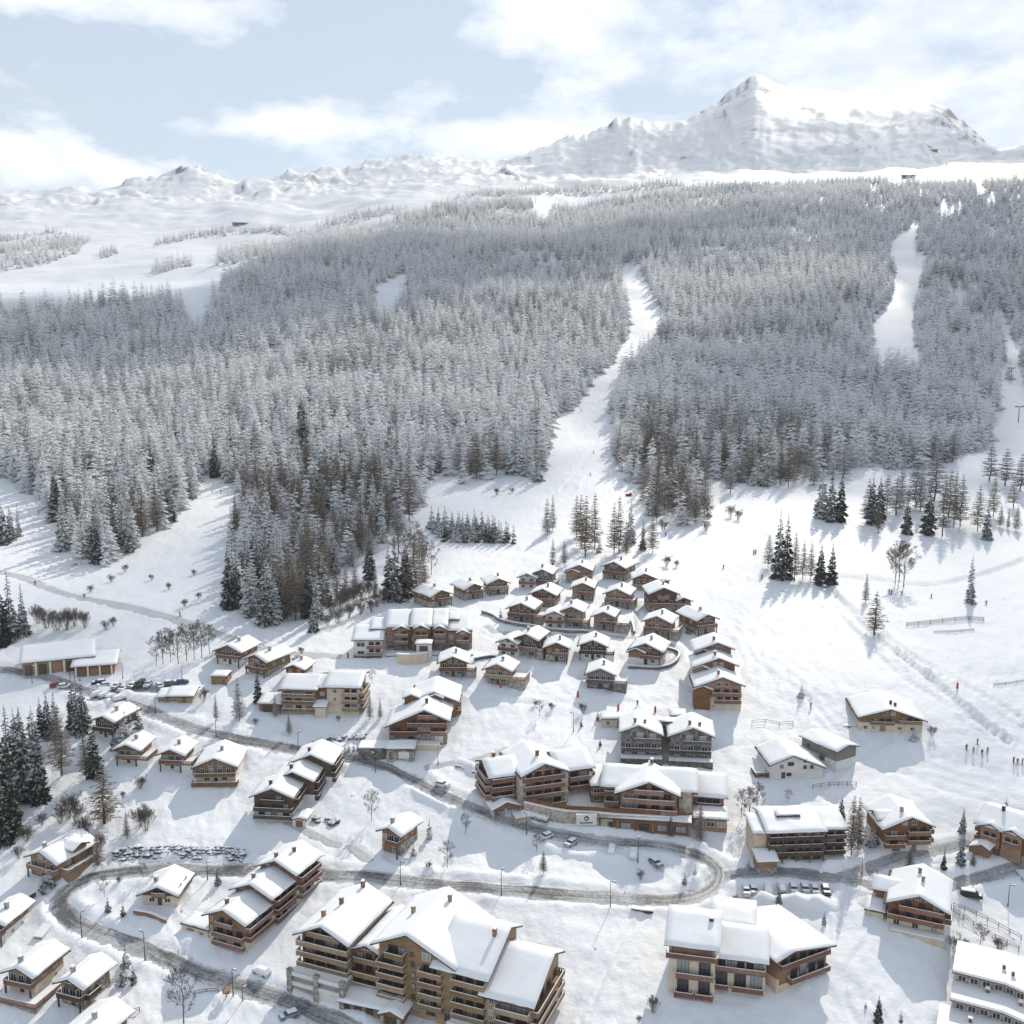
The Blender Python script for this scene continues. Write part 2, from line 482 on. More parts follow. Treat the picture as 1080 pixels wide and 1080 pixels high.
def smooth_line(pts, step=2.0):
    """Catmull-Rom through the 2D points, resampled every step metres"""
    P = [np.array(p[:2], float) for p in pts]
    P = [2 * P[0] - P[1]] + P + [2 * P[-1] - P[-2]]
    out = []
    for i in range(1, len(P) - 2):
        p0, p1, p2, p3 = P[i - 1:i + 3]
        n = max(2, int(np.linalg.norm(p2 - p1) / .5))
        for k in range(n):
            t = k / n
            out.append(.5 * (2 * p1 + (p2 - p0) * t + (2 * p0 - 5 * p1 + 4 * p2 - p3) * t * t + (3 * p1 - p0 - 3 * p2 + p3) * t ** 3))
    out.append(P[-2]); out = np.array(out)
    d = np.concatenate([[0], np.cumsum(np.hypot(*np.diff(out, axis=0).T))])
    s = np.arange(0, d[-1], step)
    return np.stack([np.interp(s, d, out[:, 0]), np.interp(s, d, out[:, 1])], -1)

def px_line(pts, step=2.0): return smooth_line([ground(*p) for p in pts], step)

def dist_to_line(L, X, Y):
    """distance from points to the sampled line (nearest sample), only useful close by"""
    D = np.full(X.shape, 1e9)
    for x, y in L: D = np.minimum(D, (X - x) ** 2 + (Y - y) ** 2)
    return np.sqrt(D)

# ---- roads
ROAD_MAIN = [(-60, 700), (0, 706), (55, 716), (100, 733), (140, 742), (175, 757), (230, 775), (300, 789), (350, 796), (390, 804), (430, 820), (480, 844),
             (520, 861), (570, 876), (620, 886), (680, 891), (718, 896), (745, 906), (758, 920), (752, 936), (728, 947), (690, 950), (600, 943), (500, 935), (420, 928),
             (300, 919), (230, 917), (160, 917), (108, 923), (76, 936), (63, 951), (70, 965), (90, 978), (120, 991), (178, 1012), (237, 1034), (296, 1055), (360, 1081), (430, 1110)]
ROAD_SIDE = [(750, 928), (785, 921), (830, 920), (880, 926), (915, 916), (947, 906), (985, 897), (1030, 888)]
ROAD_EAST = [(880, 926), (930, 934), (985, 937), (1030, 926), (1085, 913), (1150, 900)]
ROAD_PARK = [(105, 737), (130, 727), (170, 727), (195, 735)]
LANES = [
    ('lane', [(512, 660), (525, 667), (560, 668), (600, 671), (640, 672), (672, 673), (700, 676), (716, 690), (705, 702), (690, 708)], 3.2, 'road_packed'),
    ('lane', [(675, 634), (671, 648), (668, 668)], 3.0, 'road_packed'),
    ('lane', [(290, 866), (305, 868), (330, 880), (352, 890), (375, 897), (398, 915)], 3.0, 'road_packed'),
    ('lane', [(440, 813), (470, 806), (500, 802), (540, 790)], 3.4, 'road_packed'),
    ('piste_track', [(-20, 600), (20, 608), (60, 624), (120, 637), (180, 652), (240, 672), (300, 688), (365, 692)], 5.5, 'road_packed'),
]
L_MAIN, L_SIDE, L_EAST, L_PARK = px_line(ROAD_MAIN), px_line(ROAD_SIDE), px_line(ROAD_EAST), px_line(ROAD_PARK)

def ribbon(name, L, width, mat, lift=.11, rnd=.5, nx=9):
    n = len(L)
    t = np.gradient(L, axis=0); t /= np.linalg.norm(t, axis=1)[:, None] + 1e-9
    nrm = np.stack([t[:, 1], -t[:, 0]], -1)
    s = np.arange(n) * 2.0
    wl = width / 2 + rnd * (fbm(s / 16, s * 0 + 3, 3, 61) + .5 * fbm(s / 3.5, s * 0 + 3, 2, 63)); wr = width / 2 + rnd * (fbm(s / 16, s * 0 + 9, 3, 71) + .5 * fbm(s / 3.5, s * 0 + 5, 2, 73))
    V = np.zeros((n, nx, 3)); U = np.zeros((n, nx, 2))
    for k in range(nx):
        f = k / (nx - 1)
        o = -wl + (wl + wr) * f
        p = L + nrm * o[:, None]
        V[:, k, :2] = p; V[:, k, 2] = H(p[:, 0], p[:, 1]) + lift - (.14 if k in (0, nx - 1) else 0)
        U[:, k, 0] = f; U[:, k, 1] = s
    me = grid_mesh(name, V.reshape(-1, 3), n, nx, mat)
    uv = me.uv_layers.new(name='UVMap')
    li = np.empty(len(me.loops), np.int32); me.loops.foreach_get('vertex_index', li)
    uv.data.foreach_set('uv', U.reshape(-1, 2)[li].astype(np.float32).ravel())
    me.flip_normals() if me.polygons[0].normal.z < 0 else None
    o = place(name, me); o['kind'] = 'structure'
    return o

ribbon('road', L_MAIN, 4.3, M['road'], .12)
ribbon('road', L_SIDE, 4.2, M['road_snowy'], .095)
ribbon('road', L_EAST, 4.0, M['road_snowy'], .105)
ribbon('road', L_PARK, 5.5, M['road'], .09)
for L, w_ in ((L_MAIN, 6.6), (L_SIDE, 6.0), (L_EAST, 5.6)): ribbon('road_verge', L, w_, M['verge'], .03, 1.1)
LANE_L = []
for nm, pts, w, mt in LANES:
    L = px_line(pts); LANE_L.append((L, w)); ribbon(nm, L, w, M[mt], .07 if nm == 'lane' else .05, .3)

# ---- the sheet of snow: dense where the camera sees it
_ta = np.unique(np.concatenate([np.arange(-85, -31, 2.0), np.arange(-31, 31.001, .125), np.arange(31, 86, 2.0)]))
_th = np.radians(_ta)
_rr = np.concatenate([np.exp(np.arange(math.log(26), math.log(165), .03)), np.exp(np.arange(math.log(165), math.log(2600), .0052)),
                      np.exp(np.arange(math.log(2600), math.log(4700), .0050)), np.exp(np.arange(math.log(4700), math.log(5150), .03))])
GT, GR = np.meshgrid(_th, _rr, indexing='ij')
GX, GY = GR * np.sin(GT), GR * np.cos(GT)
GZ = H(GX, GY)

def near_mask(L, pad):
    return (GX > L[:, 0].min() - pad) & (GX < L[:, 0].max() + pad) & (GY > L[:, 1].min() - pad) & (GY < L[:, 1].max() + pad)

def carve(L, width, depth, berm=0.0, bw=1.2):
    k = near_mask(L, width + 6)
    d = dist_to_line(L, GX[k], GY[k])
    z = -depth * (1 - sstep(width * .5 - .5, width * .5 + .5, d))
    if berm:
        bn = .55 + .6 * np.clip(fbm(GX[k] / 5, GY[k] / 5, 3, 81) + .2, -.4, 1)
        z = z + berm * bn * np.exp(-((d - width / 2 - bw * .8) / bw) ** 2)
    GZ[k] += z

for L, w in ((L_MAIN, 5.2), (L_SIDE, 4.6), (L_EAST, 4.4), (L_PARK, 6)): carve(L, w, .16, .8, 1.4)
for L, w in LANE_L: carve(L, w, .08, .28, .7)
# ski tracks, footpaths and ploughed furrows pressed into the snow
for pts, w, dp, bm in [
    ([(850, 590), (890, 640), (930, 676), (985, 720), (1015, 745), (1060, 780)], 4.0, 1.0, 1.0), ([(880, 625), (910, 650), (960, 690), (1080, 760)], 2.4, .6, .7),
    ([(800, 560), (850, 600), (880, 640), (905, 670), (960, 720), (1085, 790)], 2.2, .5, .5), ([(1085, 590), (1000, 615), (930, 612), (880, 608)], 6, .9, .6),
    ([(860, 760), (900, 790), (990, 830), (1080, 855)], 2.2, .3, .3), ([(880, 785), (940, 800), (1085, 832)], 1.5, .25, .2), ([(880, 800), (950, 815), (1085, 845)], 1.5, .25, .2),
    ([(1005, 965), (1035, 985), (1085, 1010)], 2.4, .35, .35), ([(905, 1080), (890, 1050), (895, 1020), (915, 990)], 1.2, .25, .2), ([(940, 1080), (918, 1055), (925, 1040)], 1.0, .25, .2),
    ([(690, 958), (660, 985), (640, 1020), (610, 1080)], 1.6, .3, .3), ([(620, 1075), (650, 1010), (705, 1035)], 1.0, .2, .2), ([(705, 990), (718, 1030), (722, 1045)], 1.0, .25, .2),
    ([(505, 735), (560, 742), (640, 738), (720, 742)], 3.5, .2, .25), ([(640, 620), (700, 650), (760, 650), (860, 720)], 2, .25, .2), ([(590, 520), (620, 480), (640, 430), (660, 380)], 2.0, .2, .15),
    ([(640, 520), (655, 480), (658, 430), (670, 370)], 2.0, .3, .2), ([(225, 1040), (270, 1050), (205, 1062), (120, 1075)], 1.0, .25, .2),
    ([(775, 660), (800, 700), (850, 735), (900, 790)], 2.0, .25, .2), ([(780, 640), (840, 690), (890, 730)], 1.4, .2, .2), ([(560, 690), (540, 740), (480, 790)], 1.4, .25, .2), ([(112, 782), (118, 765), (135, 750)], 2.6, .25, .4), ([(140, 800), (160, 790), (200, 775)], 2.6, .25, .4), ([(185, 805), (215, 800), (250, 785)], 2.6, .25, .4), ([(235, 825), (262, 812), (290, 795)], 2.4, .25, .35), ([(175, 960), (190, 980), (200, 1012)], 2.2, .25, .35),
    ([(50, 930), (62, 936), (72, 940)], 3, .25, .4), ([(35, 1050), (70, 1030), (110, 995)], 2.0, .25, .3), ([(410, 905), (430, 915), (450, 925)], 2.4, .25, .4), ([(478, 718), (500, 735), (545, 740)], 2.0, .2, .3), ([(525, 728), (560, 735), (610, 730)], 2.2, .2, .3), ([(640, 730), (660, 722), (690, 712)], 2.0, .2, .3), ([(745, 755), (720, 765), (700, 790)], 2.4, .25, .35),
    ([(850, 830), (890, 850), (930, 880), (950, 903)], 2.4, .25, .35), ([(940, 778), (900, 800), (860, 835), (820, 850)], 2.4, .25, .35), ([(300, 760), (330, 770), (350, 790)], 2.4, .25, .35), ([(960, 985), (990, 960), (1005, 940)], 2.6, .25, .4), ([(250, 720), (290, 728), (330, 745)], 2.0, .25, .3), ([(845, 945), (870, 965), (875, 1000)], 1.4, .25, .3)]:
    carve(px_line(pts, 1.0), w, dp, bm, .6)
# many faint ski tracks down the open slopes on the right and the wide piste
_rt = random.Random(5)
for k in range(46):
    x0 = _rt.uniform(720, 1060); y0 = _rt.uniform(560, 700)
    pts = [(x0, y0)]
    for s in range(5):
        x0 += _rt.uniform(8, 46); y0 += _rt.uniform(12, 34); pts.append((x0, y0))
    carve(px_line(pts, 1.2), 1.0, .24, .16, .5)
for k in range(14):
    x0 = _rt.uniform(590, 660); y0 = 520; pts = [(x0, y0)]
    for s in range(4):
        x0 += _rt.uniform(-2, 16) * (1 if y0 > 420 else 1.3); y0 -= _rt.uniform(24, 40); pts.append((min(x0, 690), y0))
    carve(px_line(pts, 1.5), 1.1, .18, .12, .6)
# trampled, hummocky snow near the village
k = (GR > 150) & (GR < 620) & (np.abs(GT) < .56)
hum = np.clip(fbm(GX[k] / 40, GY[k] / 40, 2, 91) + .1, 0, 1)
kd = np.full(k.sum(), 1e9)
for L, w_ in ((L_MAIN, 2.8), (L_SIDE, 2.5), (L_EAST, 2.4), (L_PARK, 3)): kd = np.minimum(kd, dist_to_line(L[::2], GX[k], GY[k]) - w_)
off = sstep(0, 2.5, kd)
GZ[k] += off * (.34 * hum * np.abs(fbm(GX[k] / 3.2, GY[k] / 3.2, 3, 95)) - .10 * hum + .16 * fbm(GX[k] / 2.1, GY[k] / 2.1, 2, 99))
GZ[k] = np.where(kd < -.4, np.minimum(GZ[k], H(GX[k], GY[k]) - .16), GZ[k])

me = grid_mesh('snow_ground', np.stack([GX, GY, GZ], -1).reshape(-1, 3), len(_th), len(_rr), None)
if me.polygons[0].normal.z < 0: me.flip_normals()
mt, nt, b = new_mat('snow_slope')
geo = nd(nt, 'ShaderNodeNewGeometry')
sn = nd(nt, 'ShaderNodeSeparateXYZ'); nt.links.new(geo.outputs['Normal'], sn.inputs[0])
sp = nd(nt, 'ShaderNodeSeparateXYZ'); nt.links.new(geo.outputs['Position'], sp.inputs[0])
nr = noise_tex(nt, .022, 7, .72)
nf = noise_tex(nt, .006, 3, .6)
hi = math_n(nt, 'MULTIPLY', math_n(nt, 'SUBTRACT', sp.outputs[2], CAMZ + 330), .01, True)
steep = math_n(nt, 'SUBTRACT', 1.0, sn.outputs[2])
rk = math_n(nt, 'ADD', math_n(nt, 'MULTIPLY', steep, 2.6), math_n(nt, 'MULTIPLY', nr, 1.5))
rk = math_n(nt, 'ADD', rk, math_n(nt, 'MULTIPLY', nf, .7))
rk = math_n(nt, 'MULTIPLY', math_n(nt, 'SUBTRACT', rk, 1.60), 3.6, True)
rk = math_n(nt, 'MULTIPLY', rk, hi)
f1 = noise_tex(nt, .05, 5, .6)
snowc = ramp(nt, f1, [(.3, (.81, .83, .87)), (.7, (.89, .90, .915))])
nt.links.new(mixc(nt, rk, snowc, (.17, .165, .165)), b.inputs['Base Color'])
b.inputs['Roughness'].default_value = .6
mus = nd(nt, 'ShaderNodeTexNoise'); mus.noise_type = 'RIDGED_MULTIFRACTAL'; mus.inputs['Scale'].default_value = .013; mus.inputs['Detail'].default_value = 9; mus.inputs['Roughness'].default_value = .62
tcm = nd(nt, 'ShaderNodeTexCoord'); nt.links.new(tcm.outputs['Object'], mus.inputs['Vector'])
fb = math_n(nt, 'ADD', math_n(nt, 'MULTIPLY', noise_tex(nt, .5, 6, .62), 1.0), math_n(nt, 'MULTIPLY', noise_tex(nt, .09, 4, .6), 1.2))
fb = math_n(nt, 'ADD', fb, math_n(nt, 'MULTIPLY', math_n(nt, 'MULTIPLY', mus.outputs[0], hi), 20.0))
bump(nt, b, fb, .55, .5)
me.materials.clear(); me.materials.append(mt)
tag(place('snow_ground', me), kind='structure')
# ------------------------------------------------------------------ trees
def conifer_mesh(name, h, rad, whorls, nb, seed, mats, bare=.06, width=.34, droop=.32, detail=1, power=.85):
    rd = random.Random(seed); mb = MB()
    for w in range(whorls):
        t = (w + rd.uniform(-.3, .3)) / whorls
        t = min(max(t, 0), .985)
        z = h * (bare + (1 - bare) * t)
        env = rad * (1 - t) ** power * (.86 + .28 * rd.random())
        n = max(4, int(nb * (1 - .45 * t)))
        a0 = rd.random() * 6.3
        for k in range(n):
            if rd.random() < .09: continue
            a = a0 + 6.283 * k / n + rd.uniform(-.3, .3)
            L = max(.25, env * rd.uniform(.58, 1.15)); zz = z; z = zz + h * rd.uniform(-.5, .5) / whorls
            dr = droop * (1 - .75 * t) * rd.uniform(.6, 1.4)
            ca, sa = math.cos(a), math.sin(a)
            def P(f, s, dz):
                return (ca * L * f - sa * L * s, sa * L * f + ca * L * s, z - dr * L * f ** 1.3 + dz * L)
            wd = width * rd.uniform(.75, 1.25)
            up = .10 if t < .9 else .3
            c0, cm, ct = P(.02, 0, .06), P(.55, 0, .10), P(1, 0, up * .4)
            l1, r1 = P(.42, wd * .62, -.10), P(.42, -wd * .62, -.10)
            l2, r2 = P(.80, wd * .42, -.07), P(.80, -wd * .42, -.07)
            mb.poly([c0, r1, cm]); mb.poly([c0, cm, l1])
            mb.poly([cm, r1, r2]); mb.poly([cm, l2, l1])
            mb.poly([cm, r2, ct]); mb.poly([cm, ct, l2])
            if detail > 1:
                for s in (-1, 1):
                    f0 = rd.uniform(.35, .75); q0 = P(f0, s * wd * .3, -.02)
                    q1 = P(f0 + .25, s * (wd * .75), -.10 - .1 * rd.random()); q2 = P(f0 - .05, s * wd * .7, -.26)
                    mb.poly([q0, q1, q2] if s < 0 else [q0, q2, q1])
                q = P(.5, 0, .02)
                mb.poly([q, P(.75, wd * .2, -.22), P(.35, -wd * .2, -.25)])
            z = zz
    mb.poly([(0.0, 0.05, h * .93), (.12, -.08, h * .93), (0, 0, h * 1.01)]); mb.poly([(0, .05, h * .93), (0, 0, h * 1.01), (-.12, -.08, h * .93)])
    return mb.mesh(name, mats)

def trunk_mesh(name, h, r, seed=0, lean=.0, mats=None):
    rd = random.Random(seed); mb = MB(); p = Vector((0, 0, -1.5)); n = 6
    for k in range(n):
        z1 = -1.5 + (h + 1.5) * (k + 1) / n
        q = Vector((rd.uniform(-1, 1) * lean * h * .04, rd.uniform(-1, 1) * lean * h * .04, z1))
        mb.bar(p, q, r * (1 - k / n) + .03, r * (1 - (k + 1) / n) + .02, 6, 0, False); p = q
    return mb.mesh(name, mats or M['bark'], True)

def blade(mb, p, q, w, rd):
    """a twig: a thin three-sided sliver tapering to its tip"""
    p, q = Vector(p), Vector(q); d = (q - p).normalized()
    a = d.cross(Vector((rd.uniform(-1, 1), rd.uniform(-1, 1), 1.2))).normalized() * w
    b = d.cross(a).normalized() * w
    mb.poly([p + a, p - a * .6 + b * .7, q]); mb.poly([p - a * .6 + b * .7, p - a * .6 - b * .7, q]); mb.poly([p - a * .6 - b * .7, p + a, q])

def larch_mesh(name, h, rad, whorls, nb, seed, mats, bare=.14, tw=.05, twigs=9):
    rd = random.Random(seed); mb = MB()
    for w in range(whorls):
        t = (w + rd.uniform(-.4, .4)) / whorls; t = min(max(t, 0), .98)
        z = h * (bare + (1 - bare) * t)
        n = max(3, int(nb * (1 - .3 * t))); a0 = rd.random() * 6.3
        for k in range(n):
            a = a0 + 6.283 * k / n + rd.uniform(-.45, .45)
            L = max(.5, rad * (1 - t) ** .75 * rd.uniform(.5, 1.15) * (1 if t > .12 else .75))
            o = Vector((0, 0, z)); sl = rd.uniform(-.28, .10)
            dr = Vector((math.cos(a), math.sin(a), sl)); e = o + dr * L + Vector((0, 0, .10 * L))
            blade(mb, o, e, tw * 1.3, rd)
            for j in range(twigs):
                f = rd.uniform(.2, .98); c = o.lerp(e, f)
                aa = a + rd.choice((-1, 1)) * rd.uniform(.4, 1.25); l = L * rd.uniform(.16, .36)
                blade(mb, c, c + Vector((math.cos(aa) * l, math.sin(aa) * l, rd.uniform(-.55, .25) * l)), tw * .8, rd)
    return mb.mesh(name, mats)

def bare_mesh(name, h, spread, seed, mats, stems=1, depth=4, tw=.035):
    rd = random.Random(seed); mb = MB()
    def grow(p, d, L, r, k):
        q = p + d * L
        if r > .07: mb.bar(p, q, r, r * .7, 4, 0, False)
        else: blade(mb, p, q + d * L * .15, max(r, tw), rd)
        if k == 0: return
        for _ in range(rd.choice((2, 3, 3)) + (1 if k == 1 else 0)):
            dd = (d + Vector((rd.uniform(-1, 1), rd.uniform(-1, 1), rd.uniform(-.15, .75))) * spread).normalized()
            grow(p.lerp(q, rd.uniform(.55, 1)), dd, L * rd.uniform(.55, .8), r * .6, k - 1)
    if stems == 1:      # a leading stem with rising side limbs all the way up
        p = Vector((0, 0, h * .16)); n = 11
        for i in range(n):
            t = i / n; q = Vector((rd.uniform(-.2, .2), rd.uniform(-.2, .2), h * (.16 + .80 * (i + 1) / n)))
            mb.bar(p, q, h * .011 * (1 - t) + .03, h * .011 * (1 - t - 1 / n) + .025, 5, 0, False)
            for _ in range(3 if t > .1 else 2):
                a = rd.random() * 6.3; d = Vector((math.cos(a), math.sin(a), rd.uniform(.5, 1.2))).normalized()
                grow(p.lerp(q, rd.random()), d, h * .17 * (math.sin(PI * min(1, .22 + t * .75)) ** .7) * rd.uniform(.7, 1.2), .05, depth - 2)
            p = q
        return mb.mesh(name, mats)
    for s in range(stems):
        a = rd.random() * 6.3; k = 0 if stems == 1 else rd.uniform(.1, .55)
        grow(Vector((math.cos(a) * k * .4, math.sin(a) * k * .4, -.4)), Vector((math.cos(a) * k, math.sin(a) * k, 1)).normalized(), h * (.36 if stems == 1 else .42) * rd.uniform(.8, 1.1), h * (.022 if stems == 1 else .010), depth)
    return mb.mesh(name, mats)

KIND = {}          # kind -> list of (trunk mesh or None, crown mesh, nominal height)
ND, NM, NS = M['needles_dark'], M['needles_mid'], M['needles_snowy']
KIND['dark'] = [(trunk_mesh('trunk', 20, .28, i), conifer_mesh('crown', 20, r_, 22, 12, 100 + i, ND, .05, .36, .36, 2), 20) for i, r_ in enumerate((3.3, 3.7, 2.9))]
KIND['mid'] = [(trunk_mesh('trunk', 20, .28, i), conifer_mesh('crown', 20, r_ * 1.15, 22, 12, 200 + i, NM, .05, .38, .36, 2, .78), 20) for i, r_ in enumerate((3.0, 3.5, 2.6))]
KIND['snowy'] = [(trunk_mesh('trunk', 19, .26, i), conifer_mesh('crown', 19, r_ * 1.25, 18, 11, 300 + i, NS, .03, .44, .40, 2, .75), 19) for i, r_ in enumerate((2.9, 3.3, 2.5))]
KIND['larch'] = [(trunk_mesh('trunk', 21, .2, 7 + i, .6), larch_mesh('crown', 21, r_, 32, 9, 400 + i, M['larch_twig'], .14, .10, 11), 21) for i, r_ in enumerate((4.2, 5.0, 3.6))]
KIND['frost'] = [(trunk_mesh('trunk', 21, .2, 7 + i, .6), larch_mesh('crown', 21, r_, 34, 10, 430 + i, M['larch_frost'], .10, .12, 14), 21) for i, r_ in enumerate((3.7, 4.3, 3.2))]
KIND['wide'] = [(trunk_mesh('trunk', 14, .30, 17, .7), larch_mesh('crown', 14, 4.6, 20, 9, 460, M['larch_twig'], .10, .10, 13), 14)]
KIND['frostwide'] = [(trunk_mesh('trunk', 14, .26, 37 + i, .7), larch_mesh('crown', 15, r_, 20, 10, 480 + i, M['larch_frost'], .16, .12, 14), 15) for i, r_ in enumerate((4.4, 5.0))]
KIND['bare'] = [(trunk_mesh('trunk', 4.6, .17, 27 + i, .3), bare_mesh('crown', 13, .58, 500 + i, M['bare_twig'], 1, 6, .030), 13) for i in range(3)]
KIND['bush'] = [(None, bare_mesh('crown', 4.5, .6, 540 + i, M['bare_twig'], 16, 4, .022), 4.5) for i in range(3)]
KIND['young'] = [(trunk_mesh('trunk', 6, .10, 3 + i), conifer_mesh('crown', 6, r_, 11, 9, 600 + i, M['needles_mid' if i else 'needles_dark'], .02, .42, .25, 2), 6) for i, r_ in enumerate((1.55, 1.8, 1.35))]
NAMES = {'dark': ('spruce_tree', 'tree'), 'mid': ('spruce_tree', 'tree'), 'snowy': ('spruce_tree', 'tree'), 'young': ('spruce_tree', 'tree'), 'larch': ('larch_tree', 'tree'),
         'frost': ('larch_tree', 'tree'), 'wide': ('larch_tree', 'tree'), 'frostwide': ('larch_tree', 'tree'), 'bare': ('bare_tree', 'tree'), 'bush': ('bare_shrub', 'shrub')}
TREES = []         # (object, kind, px, py, hpx)

def tree_at(P, hm, kind, rd):
    tr, cr, nom = rd.choice(KIND[kind])
    nm, cat = NAMES[kind]
    s = hm / nom
    o = empty(nm, (P[0], P[1], P[2] - .1), rd.uniform(0, 6.28)); o.scale = (s * rd.uniform(.9, 1.12),) * 2 + (s,)
    if tr is not None: place('trunk', tr, o)
    place('crown' if tr is not None else 'twigs', cr, o)
    o['category'] = cat
    return o

def tree_px(x, y, hp, kind):
    rd = random.Random(int(x * 131 + y * 7))
    P = ground(x, y); d = (P - Vector((0, 0, CAMZ))).length
    hm = hp * d / FPX / math.cos(R(12))
    o = tree_at(P, hm, kind, rd); TREES.append((o, kind, x, y, hp)); return o

LIST = {
 'dark': '''876,550,58 886,550,50 919,553,50 927,551,48 956,563,45 978.6,563,48 1040.5,569,37 821,610,70 829,610,68 865,616,42 877,616,43 887,867,28 1015,880,28 1013,915.5,40 995,920,27
   83,774,62 78,770,58 88,772,60 44,778,40 51,778,45 10,820,70 27,845,90 43.5,846,70 4,866,90 14,880,80 5,890,70 18,812,60 -6,850,90 -12,880,90 100,820,55 12,675,68 25,670,50 3,680,60 417,634,70 428,630,62 390,611,55 410,632,58
   821,957,27 272,740,35 926,1077,26 924,943,26 242,642,68 280,658,70 291,655,62 331,666,44 251,640,56''',
 'mid': '''866,546,50 59,780,48 4,574,40 12,570,34 20,566,32 665,573,45 678,580,33 36,800,52 22,795,45 1023,635.5,46 265,650,64 300,648,55 312,640,50''',
 'young': '''845,735,15 920,892,22 907,890,15 1061,852,11 964,781,16 869,975,14 722,935,16 733,927,16 789,917,12 950,1077,12 913,1064,8 50,940,26 114,962,15 130,967,15 133,1020,22 130,1037,20 141,1037,18 230,934,18
   91,883,18 133,781,30 121,790,22 128,788,26 146,768,25 137,788,22 453,884,22 436,902,14 630.5,760,12 613,766,9 633,787,9 632,582,15 364,794,10 368,793,10 373,793,11 378,792,10 382,791,9 528,655,14 726,668,13 735,660,8 728,655,9 548,655,13''',
 'larch': '''926,563,40 994,565,60 1006,556,55 1013,555,50 1031,560,45 1047,545,40 810.6,599,35 838,613,50 847,611,40 855,612,40 898,902,60 905,893,50 1026,915,20 959,918,24 707,884,25 738,889,40 65,818,70 91,822,50 104,916,35
   134,885,28 305,775,22 228,761,28 573,921,24 583,600,32 595,597,28 618,588,65 613,577,55 627,580,60 608,567,45 647,585,55 653,583,60 660,588,40 688,583,38 438,631,70 447,622,48 355,631,40 303,655,60 318,650,58 322,640,55''',
 'frost': '''915,552,45 970,540,50 950,535,45 1055,556,22 1063,558,20 1072,560,25 913,635.5,30 252,760,45 390,758,30 401,758,22 577,565,40 583,560,38 290.5,756,25 396,628,32 375,628,45 365,632,40''',
 'wide': '''922.5,667,42 111,868,58''',
 'frostwide': '''965,535,48 985,528,50 1001,545,46 945,543,40 935,538,36 1060,512,36 1044,508,38 1076,518,36 958,492,32 985,490,36 1005,486,32 1068,535,30 700,530,34 770,520,30 858,512,28 890,505,30 390,590,34 372,598,36 420,570,34 445,590,30''',
 'bare': '''944,616,38 948,615,40 953,619,42 782,862,27 790,862,30 798,860,32 194,1079,52 151,928,16 110,946,20 491,880,22 472,915,26 392,865,30 566,898,18 569,755,17 165,702,28 172,700,32 180,698,30 188,700,34 197,697,36 205,695,33 213,694,36 221,690,30
   176,690,26 392,720,14 831,846,13 1034,999,22 430,606,40 443,600,38 455,606,34 420,590,36 437,588,36''',
 'bush': '''983,776,12 676,928,12 689,1068,18 674,1078,8 775,957,14 1006,1004,18 1054,1004,14 1018,1002,12 126,932,8 154,876,26 146,872,22 90,882,22 72,863,26 80,868,22 64,868,18 105,898,18 148,832,14 130,842,8 357,760,7 215,740,14 582,749,9 615,752,12
   452,917,9 540,520,7 524,522,8 703,597,12 714,598,8 270,764,8 40,658,20 50,662,22 60,665,24 70,664,22 80,660,20 90,662,18 95,625,9 118,614,9 132,603,8 160,612,7 178,622,8 205,607,7 195,640,9 210,632,8 120,660,10 112,664,11 318,690,9 310,700,8 28,888,16
   97,905,16 84,895,14 78,905,14 350,650,20 358,645,22 366,640,22 374,638,22 382,634,22 390,630,20 398,640,18 404,636,18 380,648,16 368,652,16 356,657,16 392,646,16 345,660,14 20,905,14 44,870,14 745,560,12 770,545,14 778,548,12 700,560,14 565,745,8''',
}
for kd, s in LIST.items():
    for q in s.split():
        x, y, h_ = map(float, q.split(',')); tree_px(x, y, h_, kd)
# the plantation of young spruces in rows above the chalets
rp = random.Random(3)
for row, (y0, xa, xb, n) in enumerate(((571, 470, 541, 11), (567, 462, 535, 12), (562, 457, 520, 11), (557, 455, 500, 7))):
    for k in range(n):
        x = xa + (xb - xa) * (k + rp.uniform(-.2, .2)) / (n - 1)
        o = tree_px(x, y0 + (k / n) * 1.5 + rp.uniform(-.8, .8), rp.uniform(17, 24), 'young'); o['group'] = 'young spruces planted in rows'

# ---- forest: polygons of tree bases, in the photograph's outline, turned into ground areas
POLY_IN = [
 [(-330, 345), (-100, 335), (0, 326), (100, 318), (188, 312), (206, 352), (214, 356), (224, 310), (240, 296), (300, 262), (345, 250), (400, 238), (430, 228), (470, 214), (560, 213), (566, 234), (578, 236), (584, 220), (640, 212), (700, 203), (800, 195), (860, 193),
  (905, 192), (940, 193), (985, 194), (1030, 194), (1080, 194), (1250, 196), (1400, 260), (1400, 470), (1250, 470), (1100, 440), (1085, 440), (1062, 395), (1058, 375), (1050, 440), (1040, 470), (1000, 490), (960, 495), (905, 497), (880, 500), (855, 505),
  (840, 513), (795, 516), (762, 508), (735, 502), (742, 530), (752, 555), (715, 557), (690, 552), (676, 540), (668, 512), (650, 492), (645, 465), (643, 432), (655, 402), (672, 378), (694, 352), (704, 338), (692, 318), (678, 290), (668, 281), (654, 284),
  (658, 312), (663, 350), (650, 378), (624, 408), (600, 436), (580, 448), (580, 472), (575, 508), (540, 518), (524, 512), (500, 520), (486, 530), (470, 522), (458, 512), (448, 520), (440, 548), (400, 575), (352, 610), (344, 640), (335, 664), (270, 655), (238, 638),
  (250, 560), (258, 528), (240, 508), (215, 502), (205, 525), (165, 565), (135, 592), (110, 598), (72, 600), (62, 565), (40, 530), (12, 508), (-30, 500), (-330, 520)],
]
